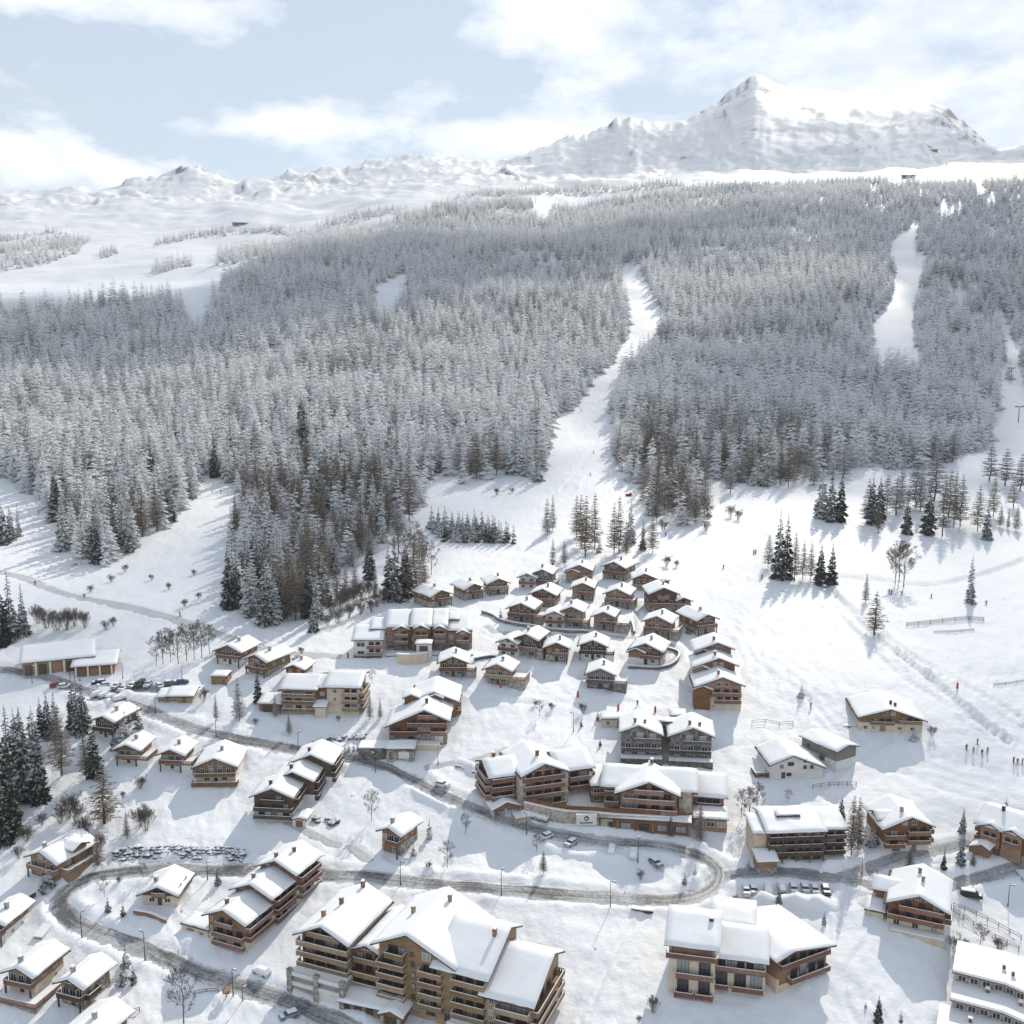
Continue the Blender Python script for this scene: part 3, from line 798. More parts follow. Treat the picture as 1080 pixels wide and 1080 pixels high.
POLY_OUT = [
 [(938, 258), (966, 232), (972, 240), (966, 264), (979, 272), (975, 290), (966, 320), (964, 345), (970, 388), (1000, 400), (1040, 405), (1000, 412), (960, 395), (917, 384), (922, 338), (941, 312), (946, 290), (938, 272)],
 [(394, 302), (428, 286), (432, 306), (418, 330), (396, 345)],
 [(1050, 322), (1062, 335), (1074, 372), (1100, 450), (1082, 450), (1060, 378)],
 [(988, 222), (996, 210), (1008, 224), (1000, 232)], [(1034, 208), (1048, 203), (1050, 213), (1040, 216)], [(1028, 190), (1036, 190), (1040, 205), (1030, 206)], [(918, 198), (927, 198), (927, 204), (918, 204)],
 [(448, 530), (456, 500), (520, 525), (470, 560), (440, 565)],
 [(470, 518), (490, 530), (520, 520), (560, 520), (560, 505), (530, 500), (500, 508)],
]
LOOSE = [   # patches above the tree line: (polygon, spacing)
 [(-80, 292), (0, 288), (40, 282), (85, 266), (95, 252), (60, 244), (0, 250), (-80, 256)], [(160, 292), (205, 280), (200, 274), (160, 286)],
 [(160, 262), (205, 252), (232, 250), (262, 246), (300, 250), (330, 252), (345, 246), (310, 242), (240, 240), (205, 246), (165, 256)], [(230, 268), (290, 258), (330, 258), (300, 264), (240, 282), (228, 280)], [(98, 268), (120, 262), (124, 268), (104, 274)],
 [(340, 244), (420, 225), (430, 218), (370, 226), (330, 238)], [(480, 210), (560, 206), (640, 203), (720, 196), (700, 192), (600, 198), (500, 203)],
]
PW_IN = [world_poly(p) for p in POLY_IN]; PW_OUT = [world_poly(p) for p in POLY_OUT]; PW_LOOSE = [world_poly(p) for p in LOOSE]

def scatter(sp, y0, y1):
    xs = np.arange(-1750, 1750, sp); ys = np.arange(y0, y1, sp)
    X, Y = np.meshgrid(xs, ys)
    X = X + RNG.uniform(-.46, .46, X.shape) * sp; Y = Y + RNG.uniform(-.46, .46, Y.shape) * sp
    k = np.abs(np.arctan2(X, Y)) < R(31.5)
    return X[k], Y[k]
X1, Y1 = scatter(6.6, 300, 760); X2, Y2 = scatter(8.0, 760, 1300); X3, Y3 = scatter(9.2, 1300, 2700)
FX = np.concatenate([X1, X2, X3]); FY = np.concatenate([Y1, Y2, Y3])
ins = np.zeros(FX.shape, bool)
for p in PW_IN: ins |= inpoly(p, FX, FY)
for p in PW_OUT: ins &= ~inpoly(p, FX, FY)
thin = np.zeros(FX.shape, bool)
for p in PW_LOOSE: thin |= inpoly(p, FX, FY) & (RNG.random(FX.shape) < .62)
gap = fbm(FX / 70, FY / 70, 3, 111)
keep = (ins & ~((gap > .55) & (RNG.random(FX.shape) < .55))) | thin
FX, FY, thin = FX[keep], FY[keep], (thin & ~ins)[keep]
FZ = H(FX, FY)
FR = np.hypot(FX, FY)
fpx, fpy = project(FX, FY, FZ)
mixn = fbm(FX / 130, FY / 130, 3, 121) + RNG.uniform(-.35, .35, FX.shape)
hgt = np.interp(FR, [380, 600, 900, 1500, 2400], [19, 20, 21, 20, 14.5]) * np.clip(RNG.normal(1, .22, FX.shape), .45, 1.5) * (1 + .12 * fbm(FX / 45, FY / 45, 2, 131))
hgt = np.where(thin, hgt * .85, hgt)
kinds = np.full(FX.shape, 2)                           # 0 dark 1 mid 2 snowy 3 larch 4 frost
near = np.clip((760 - FR) / 300, 0, 1)
u = RNG.random(FX.shape)
kinds = np.where(u < near * .50, 1, kinds)
kinds = np.where(u < near * .16, 0, kinds)
rightlow = (fpx > 660) & (fpx < 860) & (fpy > 440)
leftlow = (fpx > 250) & (fpx < 470) & (fpy > 500)
lf = (mixn > .46 - .2 * near - .6 * rightlow - .06 * leftlow) & (RNG.random(FX.shape) < .66)
kinds = np.where(lf, np.where(FR < 640, 3, 4), kinds)
kinds = np.where((FR >= 640) & (FR < 820) & lf & (RNG.random(FX.shape) < .45), 3, kinds)
KN = ['dark', 'mid', 'snowy', 'larch', 'frost']
app = hgt / FR
infr = (fpx > -15) & (fpx < 1095)
n_spr = sum(1 for t in TREES if t[1] in ('dark', 'mid', 'young', 'snowy'))
order = np.argsort(-app)
indiv = np.zeros(FX.shape, bool)
cs, cl = 300 - n_spr - 6, 90
for i in order:
    if not infr[i]: continue
    if kinds[i] <= 2:
        if cs > 0: indiv[i] = True; cs -= 1
    elif cl > 0: indiv[i] = True; cl -= 1
    if cs <= 0 and cl <= 0: break
rf = random.Random(77)
ZONE = [(0, 232, 'left forest between the two snow tongues'), (232, 470, 'forest corner above the long terrace building'), (470, 600, 'forest edge left of the broad ski piste'), (600, 765, 'larch wood at the right foot of the piste'), (765, 2000, 'forest foot below the right hand piste')]
for i in np.nonzero(indiv)[0]:
    kd = KN[kinds[i]]
    o = tree_at((FX[i], FY[i], FZ[i]), hgt[i], kd, rf)
    z = next((q for q in ZONE if fpx[i] < q[1]), ZONE[-1])[2]
    look = {'dark': 'dark green spruce', 'mid': 'snowy green spruce', 'snowy': 'spruce caked white with snow', 'larch': 'leafless brown larch', 'frost': 'frosted leafless larch'}[kd]
    o['label'] = f'{look} in the {z}'
    o['group'] = f'{look}s in the {z}'.replace('snows', 'snow')

# the rest of the wood reads as one mass: copies of the same trees set on points
def low_conifer(i, mat, h, rad): return conifer_mesh('forest_conifer', h, rad, 10, 9, 700 + i, mat, .02, .56, .42, 1, .62)
src = bpy.data.collections.new('forest_sources')
srcs = []
for k, (mt_, hs) in enumerate(((ND, 20), (NM, 20), (NS, 19), (None, 21), (None, 21))):
    for v in range(4):
        if mt_: me_ = low_conifer(k * 4 + v, mt_, hs, (4.3, 5.0, 5.6, 3.8)[v])
        else: me_ = larch_mesh('forest_larch', hs, (3.8, 4.3, 3.4, 4.0)[v], 16, 6, 800 + k * 4 + v, M['larch_twig' if k == 3 else 'larch_frost'], .08, .13, 7)
        ob = bpy.data.objects.new('s%02d' % (k * 4 + v), me_); src.objects.link(ob); srcs.append(hs)
r_ = ~indiv
PV = np.stack([FX[r_], FY[r_], FZ[r_] - .15], -1)
ki = kinds[r_] * 4 + RNG.integers(0, 4, r_.sum())
sc_ = hgt[r_] / np.array(srcs)[ki]
me = bpy.data.meshes.new('forest'); me.vertices.add(len(PV)); me.vertices.foreach_set('co', PV.astype(np.float32).ravel())
a = me.attributes.new('idx', 'INT', 'POINT'); a.data.foreach_set('value', ki.astype(np.int32))
a = me.attributes.new('scl', 'FLOAT_VECTOR', 'POINT'); wv = sc_ * RNG.uniform(.85, 1.2, len(sc_)); a.data.foreach_set('vector', np.stack([wv, wv, sc_], -1).astype(np.float32).ravel())
a = me.attributes.new('rot', 'FLOAT_VECTOR', 'POINT'); a.data.foreach_set('vector', np.stack([RNG.normal(0, .03, len(sc_)), RNG.normal(0, .03, len(sc_)), RNG.uniform(0, 6.28, len(sc_))], -1).astype(np.float32).ravel())
me.update()
fo = tag(place('forest', me), 'snow laden spruce and larch forest covering the mountainside', 'forest', None, 'stuff')
ng = bpy.data.node_groups.new('forest_nodes', 'GeometryNodeTree')
ng.interface.new_socket('Geometry', in_out='INPUT', socket_type='NodeSocketGeometry'); ng.interface.new_socket('Geometry', in_out='OUTPUT', socket_type='NodeSocketGeometry')
gi, go = ng.nodes.new('NodeGroupInput'), ng.nodes.new('NodeGroupOutput')
ip = ng.nodes.new('GeometryNodeInstanceOnPoints'); ci = ng.nodes.new('GeometryNodeCollectionInfo')
ci.inputs['Collection'].default_value = src; ci.inputs['Separate Children'].default_value = True; ci.inputs['Reset Children'].default_value = True
ip.inputs['Pick Instance'].default_value = True
def attr(nm, ty):
    n = ng.nodes.new('GeometryNodeInputNamedAttribute'); n.data_type = ty; n.inputs['Name'].default_value = nm
    return next(s for s in n.outputs if s.enabled and s.name == 'Attribute')
e2r = ng.nodes.new('FunctionNodeEulerToRotation'); ng.links.new(attr('rot', 'FLOAT_VECTOR'), e2r.inputs[0])
ng.links.new(gi.outputs[0], ip.inputs['Points']); ng.links.new(ci.outputs[0], ip.inputs['Instance'])
ng.links.new(attr('idx', 'INT'), ip.inputs['Instance Index']); ng.links.new(e2r.outputs[0], ip.inputs['Rotation']); ng.links.new(attr('scl', 'FLOAT_VECTOR'), ip.inputs['Scale'])
ng.links.new(ip.outputs[0], go.inputs[0])
md = fo.modifiers.new('scatter', 'NODES'); md.node_group = ng
print('FOREST', len(PV), 'individual', int(indiv.sum()), 'manual', len(TREES))
# ------------------------------------------------------------------ houses
_wc = {}
def win_mesh(w, h, fm, gm, mull):
    k = ('w', round(w, 2), round(h, 2), fm, gm, mull)
    if k in _wc: return _wc[k]
    f = MB(); t = .10; a, b_ = -w / 2, w / 2; y0, y1 = -.09, .03
    f.box(a, b_, y0, y1, 0, t); f.box(a, b_, y0, y1, h - t, h); f.box(a, a + t, y0, y1, t, h - t); f.box(b_ - t, b_, y0, y1, t, h - t)
    for i in range(1, mull):
        x = a + w * i / mull; f.box(x - .045, x + .045, y0 + .012, y1, t, h - t)
    p = MB(); p.box(a + t, b_ - t, -.045, .028, t, h - t)
    _wc[k] = (f.mesh('window', M[fm]), p.mesh('pane', M[gm])); return _wc[k]

def balc_mesh(L, D, rail, kind):
    k = ('b', round(L, 1), round(D, 1), rail, kind)
    if k in _wc: return _wc[k]
    s = MB(); s.box(-L / 2, L / 2, -D, .04, -.2, 0)
    n = max(2, int(L / 3))
    for i in range(n + 1):
        x = -L / 2 + .12 + (L - .24) * i / n; s.box(x - .09, x + .09, -D + .1, .04, -.38, -.203)
    r = MB()
    def run(p, q):
        (x0, y0), (x1, y1) = p, q
        ln = math.hypot(x1 - x0, y1 - y0); ux, uy = (x1 - x0) / ln, (y1 - y0) / ln
        alongx = abs(ux) > .5
        def bx(s0, s1, t, z0, z1, mi=0):
            if alongx: r.box(min(x0 + ux * s0, x0 + ux * s1), max(x0 + ux * s0, x0 + ux * s1), y0 - t, y0 + t, z0, z1, mi)
            else: r.box(x0 - t, x0 + t, min(y0 + uy * s0, y0 + uy * s1), max(y0 + uy * s0, y0 + uy * s1), z0, z1, mi)
        bx(0, ln, .07, .98, 1.08); bx(0, ln, .045, .02, .14)
        if kind == 'boards': m = max(2, int(ln / .42)); wd = .17
        else: m = max(2, int(ln / .3)); wd = .05
        for i in range(m):
            c = (i + .5) * ln / m; bx(c - wd, c + wd, .03, .14, .98)
        m = max(1, int(ln / 2.6))
        for i in range(m + 1):
            c = min(max(i * ln / m, .07), ln - .07); bx(c - .07, c + .07, .06, .0, 1.1)
        bx(.05, ln - .05, .09, 1.083, 1.16, 1)
    run((-L / 2 + .05, -D + .06), (L / 2 - .05, -D + .06))
    if D > .4: run((-L / 2 + .06, -D + .16), (-L / 2 + .06, -.02)); run((L / 2 - .06, -D + .16), (L / 2 - .06, -.02))
    _wc[k] = (s.mesh('balcony', M[rail]), r.mesh('railing', [M[rail], M['roof_snow']])); return _wc[k]

class House:
    def __init__(s, px, py, yaw, label, short, cat='chalet', name='chalet', rel=True, seed=0, dz=0.0):
        P = ground(px, py); th = math.atan2(P[0], P[1])
        s.yaw = R(yaw) - (th if rel else 0)
        s.P = P; s.mpp = (P - Vector((0, 0, CAMZ))).length / FPX
        s.root = empty(name, (P[0], P[1], P[2] + dz), s.yaw)
        tag(s.root, label, cat); s.short = short; s.px, s.py = px, py
        s.rd = random.Random(int(px * 17 + py * 3 + seed))
        HOUSES.append(s)
    def part(s, name, mb, mat, parent=None, loc=(0, 0, 0), rz=0):
        return place(name, mb.mesh(name, [M[m] for m in mat] if isinstance(mat, (list, tuple)) else M[mat]), parent or s.root, loc, rz)
    # -- a volume with its own roof. footprint x0..x1, y0..y1 (front is y0), z0 floor, h eaves over z0
    def block(s, x0, x1, y0, y1, h, z0=0.0, axis='y', pitch=23, ov=1.1, ovg=1.3, wall='wood_red', base='stone', hb=2.5, below=5.0, ro=0.0, pl=None, pr=None,
              snow=.30, roof=True, chim=None, trim='wood_dark', snowmat='roof_snow', cut=(0, 0)):
        t = math.tan(R(pitch)); tl = math.tan(R(pl)) if pl is not None else t; tr = math.tan(R(pr)) if pr is not None else t
        a0, a1, b0, b1 = (x0, x1, y0, y1) if axis == 'y' else (y0, y1, x0, x1)     # a across, b along the ridge
        c = (a0 + a1) / 2 + ro; hw = (a1 - a0) / 2
        zr = z0 + h + t * (hw if pl is None and pr is None else 0)
        if pl is not None or pr is not None: zr = z0 + h + max(tl * (c - a0), 0) if c > a0 + .01 else z0 + h + tr * (a1 - c)
        zl, zR = zr - tl * (c - a0), zr - tr * (a1 - c)
        bl = dict(x0=x0, x1=x1, y0=y0, y1=y1, z0=z0, h=h, zr=zr, c=c, axis=axis, zl=zl, zR=zR, tl=tl, tr=tr)
        if hb > 0 or below > 0:
            g = MB(); e = .06; g.box(x0 - e, x1 + e, y0 - e, y1 + e, z0 - below, z0 + hb); s.part('base', g, base)
        g = MB(); zb = z0 + hb - .02
        pts = [(a0, zb), (a1, zb), (a1, zR)] + ([(c, zr)] if a0 + .05 < c < a1 - .05 else []) + [(a0, zl)]
        g.prism(pts, axis, b0, b1); s.part('wall', g, wall)
        if not roof: return bl
        ea0, ea1 = a0 - ov, a1 + ov; g0, g1 = b0 - ovg + cut[0], b1 + ovg - cut[1]
        th = .22; k = .06
        L_, C_, R_ = (ea0, zr - tl * (c - ea0) + k), (c, zr + k), (ea1, zr - tr * (ea1 - c) + k)
        shedl, shedr = c >= a1 - .05, c <= a0 + .05
        if shedl: C_ = (ea1, zr + tl * ov + k); top = [L_, C_]
        elif shedr: C_ = (ea0, zr + tr * ov + k); top = [C_, R_]
        else: top = [L_, C_, R_]
        g = MB(); g.prism([(u, z) for u, z in top] + [(u, z + th) for u, z in reversed(top)], axis, g0, g1)
        # fascia boards and rafters' ends
        for bb in (g0 - .05, g1 + .001):
            g.prism([(u, z - .16) for u, z in top] + [(u, z + th + .05) for u, z in reversed(top)], axis, bb, bb + .049)
        rf = s.part('roof', g, trim)
        # the snow lying on it, a rounded slab
        us = []
        for i in range(len(top) - 1):
            n = 7; us += [top[i][0] + (top[i + 1][0] - top[i][0]) * q / n for q in range(n)]
        us.append(top[-1][0]); us = np.array(us)
        nb = max(6, int((g1 - g0) / 1.4)); vs = np.linspace(g0 - .06, g1 + .06, nb)
        us2 = us.copy(); us2[0] += -.10 if s.rd.random() < .62 else s.rd.uniform(.1, .7); us2[-1] -= -.10 if s.rd.random() < .62 else s.rd.uniform(.1, .7); jit = .16
        U, V = np.meshgrid(us2, vs, indexing='ij')
        zt = np.interp(U, [p[0] for p in top], [p[1] for p in top]) + th
        ed = np.minimum(np.minimum(U - us2[0], us2[-1] - U), np.minimum(V - vs[0], vs[-1] - V))
        sn = snow * (.55 + .45 * np.clip(ed / .7, 0, 1) ** .5)
        ox = s.P[0] + s.rd.random() * 50
        sn = sn + .09 * fbm((U + ox) / 1.7, (V + s.P[1]) / 1.7, 3, 7) * np.clip(ed, 0, 1) + .14 * fbm((U + ox) / 4, (V + s.P[1]) / 5, 2, 17)
        if len(top) == 3: sn = sn - .13 * np.exp(-((U - c) / .5) ** 2)
        Z1 = zt + np.maximum(sn, .12); Z0 = zt + .012
        U = U + np.where((U == us2[0]) | (U == us2[-1]), jit * fbm((V + ox) / 1.9, U, 2, 23) * np.sign(U - c), 0)
        def pk(Z): return np.stack([U, V, Z], -1) if axis == 'y' else np.stack([V, U, Z], -1)
        nu, nv = U.shape; T_ = pk(Z1).reshape(-1, 3); B_ = pk(Z0).reshape(-1, 3)
        idx = np.arange(nu * nv).reshape(nu, nv); N = nu * nv
        F = []
        for i in range(nu - 1):
            for j in range(nv - 1): F.append((idx[i, j], idx[i + 1, j], idx[i + 1, j + 1], idx[i, j + 1]))
        per = [idx[i, 0] for i in range(nu)] + [idx[nu - 1, j] for j in range(1, nv)] + [idx[i, nv - 1] for i in range(nu - 2, -1, -1)] + [idx[0, j] for j in range(nv - 2, 0, -1)]
        for i in range(len(per)):
            p, q = per[i], per[(i + 1) % len(per)]; F.append((q, p, p + N, q + N))
        if axis == 'x': F = [tuple(reversed(f)) for f in F]
        me = bpy.data.meshes.new('snow_cover'); me.from_pydata(np.concatenate([T_, B_]).tolist(), [], [tuple(int(x) for x in f) for f in F]); me.materials.append(M[snowmat])
        me.polygons.foreach_set('use_smooth', [i < (nu - 1) * (nv - 1) for i in range(len(F))]); me.update()
        place('snow_cover', me, rf)
        for ch in (chim or []):
            u, v = ch[0], ch[1]; cm = ch[2] if len(ch) > 2 else 'stone'; hh = ch[3] if len(ch) > 3 else 1.5
            ua, va = c + u, g0 + (g1 - g0) * v
            zz = float(np.interp(ua, [p[0] for p in top], [p[1] for p in top]))
            cxx, cyy = (ua, va) if axis == 'y' else (va, ua)
            g = MB(); r_ = .42; g.box(cxx - r_, cxx + r_, cyy - r_, cyy + r_, zz - .5, zz + hh)
            g.box(cxx - r_ - .1, cxx + r_ + .1, cyy - r_ - .1, cyy + r_ + .1, zz + hh + .003, zz + hh + .14); g.box(cxx - .25, cxx + .25, cyy - .25, cyy + .25, zz + hh + .143, zz + hh + .4)
            g.box(cxx - r_, cxx + r_, cyy - r_, cyy + r_, zz + hh + .403, zz + hh + .66, 1)
            s.part('chimney', g, [cm, 'roof_snow'], rf)
        bl['roof'] = rf
        return bl
    def spot(s, bl, face, u, out=0.0):
        if face == 'f': return (bl['x0'] + u, bl['y0'] - out), 0.0
        if face == 'b': return (bl['x1'] - u, bl['y1'] + out), PI
        if face == 'r': return (bl['x1'] + out, bl['y0'] + u), PI / 2
        return (bl['x0'] - out, bl['y1'] - u), -PI / 2
    def flen(s, bl, face): return bl['x1'] - bl['x0'] if face in 'fb' else bl['y1'] - bl['y0']
    def win(s, bl, face, u, z, w=1.2, h=1.3, fm='frame_white', gm=None, mull=2, base=True):
        """u: metres along the face (negative or > length allowed as fraction when 0..1 float given by wins)"""
        gm = gm or ('glass_pale' if s.rd.random() < .22 else 'glass')
        f, p = win_mesh(w, h, fm, gm, mull)
        (x, y), rz = s.spot(bl, face, u, .055 if base else 0.0)
        o = place('window', f, s.root, (x, y, bl['z0'] + z), rz); place('pane', p, o); return o
    def wins(s, bl, face, z, n, w=1.2, h=1.3, u0=0.0, u1=1.0, **k):
        L = s.flen(bl, face)
        for i in range(n): s.win(bl, face, L * (u0 + (u1 - u0) * (i + .5) / n), z, w, h, **k)
    def balc(s, bl, face, z, u0=0.0, u1=1.0, D=1.4, rail='rail_red', kind='boards', glaz=0, gw=1.7, gh=2.05, fm='frame_brown', over=0.0):
        L = s.flen(bl, face); a, b_ = L * u0 - over, L * u1 + over
        bm, rm = balc_mesh(b_ - a, D, rail, kind)
        (x, y), rz = s.spot(bl, face, (a + b_) / 2, .05)
        o = place('balcony', bm, s.root, (x, y, bl['z0'] + z), rz); place('railing', rm, o)
        if glaz: s.wins(bl, face, z + .02, glaz, gw, gh, u0 + .03, u1 - .03, fm=fm)  # on big buildings wide dark panes also stand in for shaded balcony recesses
        return o
    def door(s, bl, face, u, z=0.0, w=1.1, h=2.1, mat='wood_brown', name='door'):
        g = MB(); g.box(-w / 2, w / 2, -.06, .03, 0, h); g.box(w / 2 - .22, w / 2 - .14, -.11, -.063, h * .45, h * .5)
        (x, y), rz = s.spot(bl, face, u, .06)
        return s.part(name, g, mat, None, (x, y, bl['z0'] + z), rz)
    def posts(s, bl, face, z0, z1, us, out, r=.16, mat='wood_dark'):
        for u in us:
            (x, y), rz = s.spot(bl, face, u, out)
            g = MB(); g.box(-r, r, -r, r, 0, z1 - z0); s.part('post', g, mat, None, (x, y, bl['z0'] + z0), rz)
    def slab(s, name, x0, x1, y0, y1, z0, z1, mat, snow=True, parent=None):
        g = MB(); g.box(x0, x1, y0, y1, z0, z1)
        if snow: g.box(x0 + .04, x1 - .04, y0 + .04, y1 - .04, z1 + .003, z1 + .28, 1)
        return s.part(name, g, [mat, 'roof_snow'], parent)
    def terrace(s, x0, x1, y0, y1, z, rail='rail_red', base='stone', sides='flr'):
        g = MB(); g.box(x0, x1, y0, y1, -6, z - .2); g.box(x0 - .15, x1 + .15, y0 - .15, y1, z - .197, z, 1); g.box(x0 + .2, x1 - .2, y0 + .2, y1 - .1, z + .003, z + .14, 2)
        o = s.part('terrace', g, [base, rail, 'roof_snow'])
        bl = dict(x0=x0, x1=x1, y0=y0, y1=y1, z0=0)
        for f in sides:
            L = s.flen(bl, f); _, rm = balc_mesh(L, .3, rail, 'boards'); (x, y), rz = s.spot(bl, f, L / 2, -.2)
            place('railing', rm, o, (x, y, z), rz)
        return o
HOUSES = []

def side_windows(H_, bl, hb, h, face, n=2, **k):
    if hb > 1.6: H_.wins(bl, face, .7, n, 1.0, 1.0, .1, .9, **k)
    H_.wins(bl, face, hb + .9, n, 1.1, 1.2, .1, .9, **k)

def chalet(px, py, gw, yaw, label, short, d=1.0, hb=2.5, h=5.3, pitch=23, ov=1.15, base='stone', wall='wood_red', rail='rail_red', style='std', deck=None, chim=((.9, .45),), fm='frame_white', attic=True, garage=False, wing=None):
    s = House(px, py, yaw, label, short)
    w = gw * s.mpp / math.cos(R(abs(yaw))) - 2 * ov; dd = w * d
    x0, x1 = -w / 2, w / 2
    bl = s.block(x0, x1, 0, dd, h, 0, 'y', pitch, ov, 1.4, wall, base, hb, chim=chim)
    L = w
    if garage: s.door(bl, 'f', L * .3, 0, 2.5, 2.1, 'wood_brown', 'garage_door'); s.win(bl, 'f', L * .72, .8, 1.3, 1.1, fm=fm)
    else: s.door(bl, 'f', L * .5, 0, 1.1, 2.0, 'wood_dark'); s.wins(bl, 'f', .75, 2, 1.5, 1.2, .04, .96, fm=fm)
    zf = hb + .12
    if style == 'std':
        s.balc(bl, 'f', zf, 0, 1, 1.5, rail, over=.25); s.wins(bl, 'f', zf + .03, 3, 1.55, 2.0, .06, .94, fm=fm)
        s.posts(bl, 'f', -4, zf - .2, (.2, L - .2), 1.35)
    elif style == 'half':
        s.balc(bl, 'f', zf, .35, 1, 1.5, rail, over=.2); s.wins(bl, 'f', zf + .03, 2, 1.6, 2.0, .38, .96, fm=fm); s.win(bl, 'f', L * .17, zf + .8, 1.2, 1.2, fm=fm)
        s.posts(bl, 'f', -4, zf - .2, (L - .2,), 1.35)
    elif style == 'glazed':
        s.balc(bl, 'f', zf, 0, 1, 1.6, rail, over=.25); s.wins(bl, 'f', zf + .03, 4, 1.35, 2.05, .05, .95, fm=fm)
    elif style == 'plain':
        s.wins(bl, 'f', zf + .7, 3, 1.3, 1.3, .04, .96, fm=fm)
    if attic and h - hb > 2.0:
        za = zf + 2.55
        if h + math.tan(R(pitch)) * w / 2 - za > 1.9:
            s.balc(bl, 'f', za, .28, .72, .9, rail) if s.rd.random() < .5 else None
            s.wins(bl, 'f', za + .05, 2, 1.25, min(1.7, h + math.tan(R(pitch)) * w * .28 - za), .24, .76, fm=fm)
    for f in 'rl': side_windows(s, bl, hb, h, f, 2, fm=fm)
    if deck:
        side, dw, df = deck
        z = hb
        if side == 'r': s.terrace(x1 + .1, x1 + dw, -1.4, dd * df, z, rail, base, 'fr')
        else: s.terrace(x0 - dw, x0 - .1, -1.4, dd * df, z, rail, base, 'fl')
    if wing == 'l':    # a lower cross gable on the left of the front
        s.block(x0 - .6, x0 + w * .45, -1.3, dd * .5, h - .9, 0, 'y', pitch, .8, .7, wall, base, hb, snow=.36)
    return s, bl

def double(px, py, gw, yaw, label, short, wl='plaster_white', wr='wood_brown', hb=2.6, h=5.2, rail='rail_red', flip=False):
    s = House(px, py, yaw, label, short)
    w = gw * s.mpp / math.cos(R(abs(yaw))) - 2
    k = .52
    b1 = s.block(-w / 2, -w / 2 + w * k, 0, 8.5, h, 0, 'y', 23, 1.0, 1.2, wl, 'plaster_white', hb)
    b2 = s.block(-w / 2 + w * k - 1.2, w / 2, 2.6, 12, h + 1.5, 0, 'y', 23, 1.0, 1.5, wr, 'stone', hb, chim=((-.9, .4),))
    s.balc(b1, 'f', hb + .1, 0, 1, 1.5, rail); s.wins(b1, 'f', hb + .12, 2, 1.6, 2.0); s.wins(b1, 'f', .6, 2, 1.5, 1.3)
    s.wins(b1, 'f', hb + 2.6, 1, 1.5, 1.3, .3, .7)
    s.balc(b2, 'f', hb + .3, .22, 1, 1.6, rail); s.wins(b2, 'f', hb + .32, 2, 1.5, 2.0, .3, .98); s.wins(b2, 'f', hb + 3.0, 2, 1.3, 1.6, .3, .8); s.win(b2, 'f', s.flen(b2, 'f') * .7, .4, 2.2, 1.8)
    side_windows(s, b2, hb, h, 'r'); side_windows(s, b1, hb, h, 'l')
    s.terrace(w / 2 - .0, w / 2 + 2.6, 1.2, 7, hb, rail, 'stone', 'fr')
    return s

# ---- the hamlet of chalets in the middle
chalet(464, 640, 29, 33, 'dark red chalet with a deep roof at the upper left corner of the hamlet', 'the corner chalet', d=1.25, wall='wood_red', style='half', h=4.8)
chalet(499, 632, 25, 28, 'brown chalet gable to gable beside the light tan one on the uphill rim', 'the brown rim chalet', d=1.3, wall='wood_brown', style='half', h=4.8)
chalet(525.5, 627, 28, 15, 'light tan chalet at the right end of the pair on the uphill rim', 'the tan rim chalet', d=1.15, wall='wood_tan', rail='rail_tan', h=5.0)
double(564, 622, 42, -12, 'white and grey double house on the uphill rim of the hamlet', 'the white and grey double house', wr='wood_grey')
chalet(611, 614.6, 34, -5, 'weathered greyish chalet with small side gable at the very top of the hamlet', 'the top grey chalet', wall='wood_gold', wing='l', style='half', h=5.6)
chalet(648, 611, 30, -24, 'top row chalet behind a bare larch with its roof sloping right', 'the top row chalet', wall='wood_brown', d=1.15, h=5.6)
chalet(614.6, 633, 31, -6, 'narrow red brown chalet just below the weathered greyish one', 'the narrow red chalet', wall='wood_red', hb=2.6, style='half')
chalet(573, 640, 33, -15, 'dark red chalet directly below the white and grey double house', 'the dark red chalet', wall='wood_red')
chalet(651, 640, 34, -12, 'red chalet with a full balcony on posts right of the narrow red brown one', 'the balcony chalet', wall='wood_red', rail='rail_red', deck=('r', 2.4, .5))
s_, b_ = chalet(679.5, 622.6, 30, 5, 'red gabled chalet with a flat snowy annex on its right', 'the annex chalet', wall='wood_red', style='plain')
s_.block(s_.root and b_['x1'] - .1, b_['x1'] + 6.5, 2.5, 9, 3.6, 0, 'x', 8, .5, .5, 'wood_red', 'plaster_white', 1.8, snow=.5)
s_, b_ = chalet(699, 645.7, 38, 12, 'large dark brown chalet with a side gable right of the second row', 'the large dark chalet', wall='wood_dark', h=7.6, hb=2.6)
b2 = s_.block(b_['x1'] - .2, b_['x1'] + 5.5, -.6, 8, 4.6, 0, 'y', 23, .9, 1, 'wood_dark', 'plaster_white', 2.4); s_.balc(b2, 'f', 2.5, 0, 1, 1.3); s_.wins(b2, 'f', 2.55, 2, 1.5, 1.9); s_.wins(b2, 'f', .5, 2, 1.5, 1.4)
chalet(550, 656, 36, -16, 'red chalet with a wide wrap around terrace at the left of the hamlet lane', 'the terrace chalet', wall='wood_red', deck=('r', 4.0, .7))
double(594, 664, 47, -10, 'cream and red brown double house in the centre of the hamlet', 'the cream and red double house', wl='plaster_cream', wr='wood_red')
chalet(637, 664.6, 31, -10, 'brown chalet with a stone terrace right of the cream and red brown double house', 'the stone terrace chalet', wall='wood_brown', style='half', deck=('r', 5.5, .45))
chalet(693, 671.6, 36, -12, 'red brown chalet with twin balconies beside the curving lane', 'the lane chalet', wall='wood_red', deck=('r', 3.5, .6), h=5.8)
chalet(744, 668.5, 27, 34, 'right facing chalet with a long roof at the right rim of the hamlet', 'the right rim chalet', d=1.45, wall='wood_red', h=5.6)
double(545, 694, 48, -22, 'white and dark double house standing apart on the lower left of the hamlet', 'the white and dark double house', wr='wood_dark')
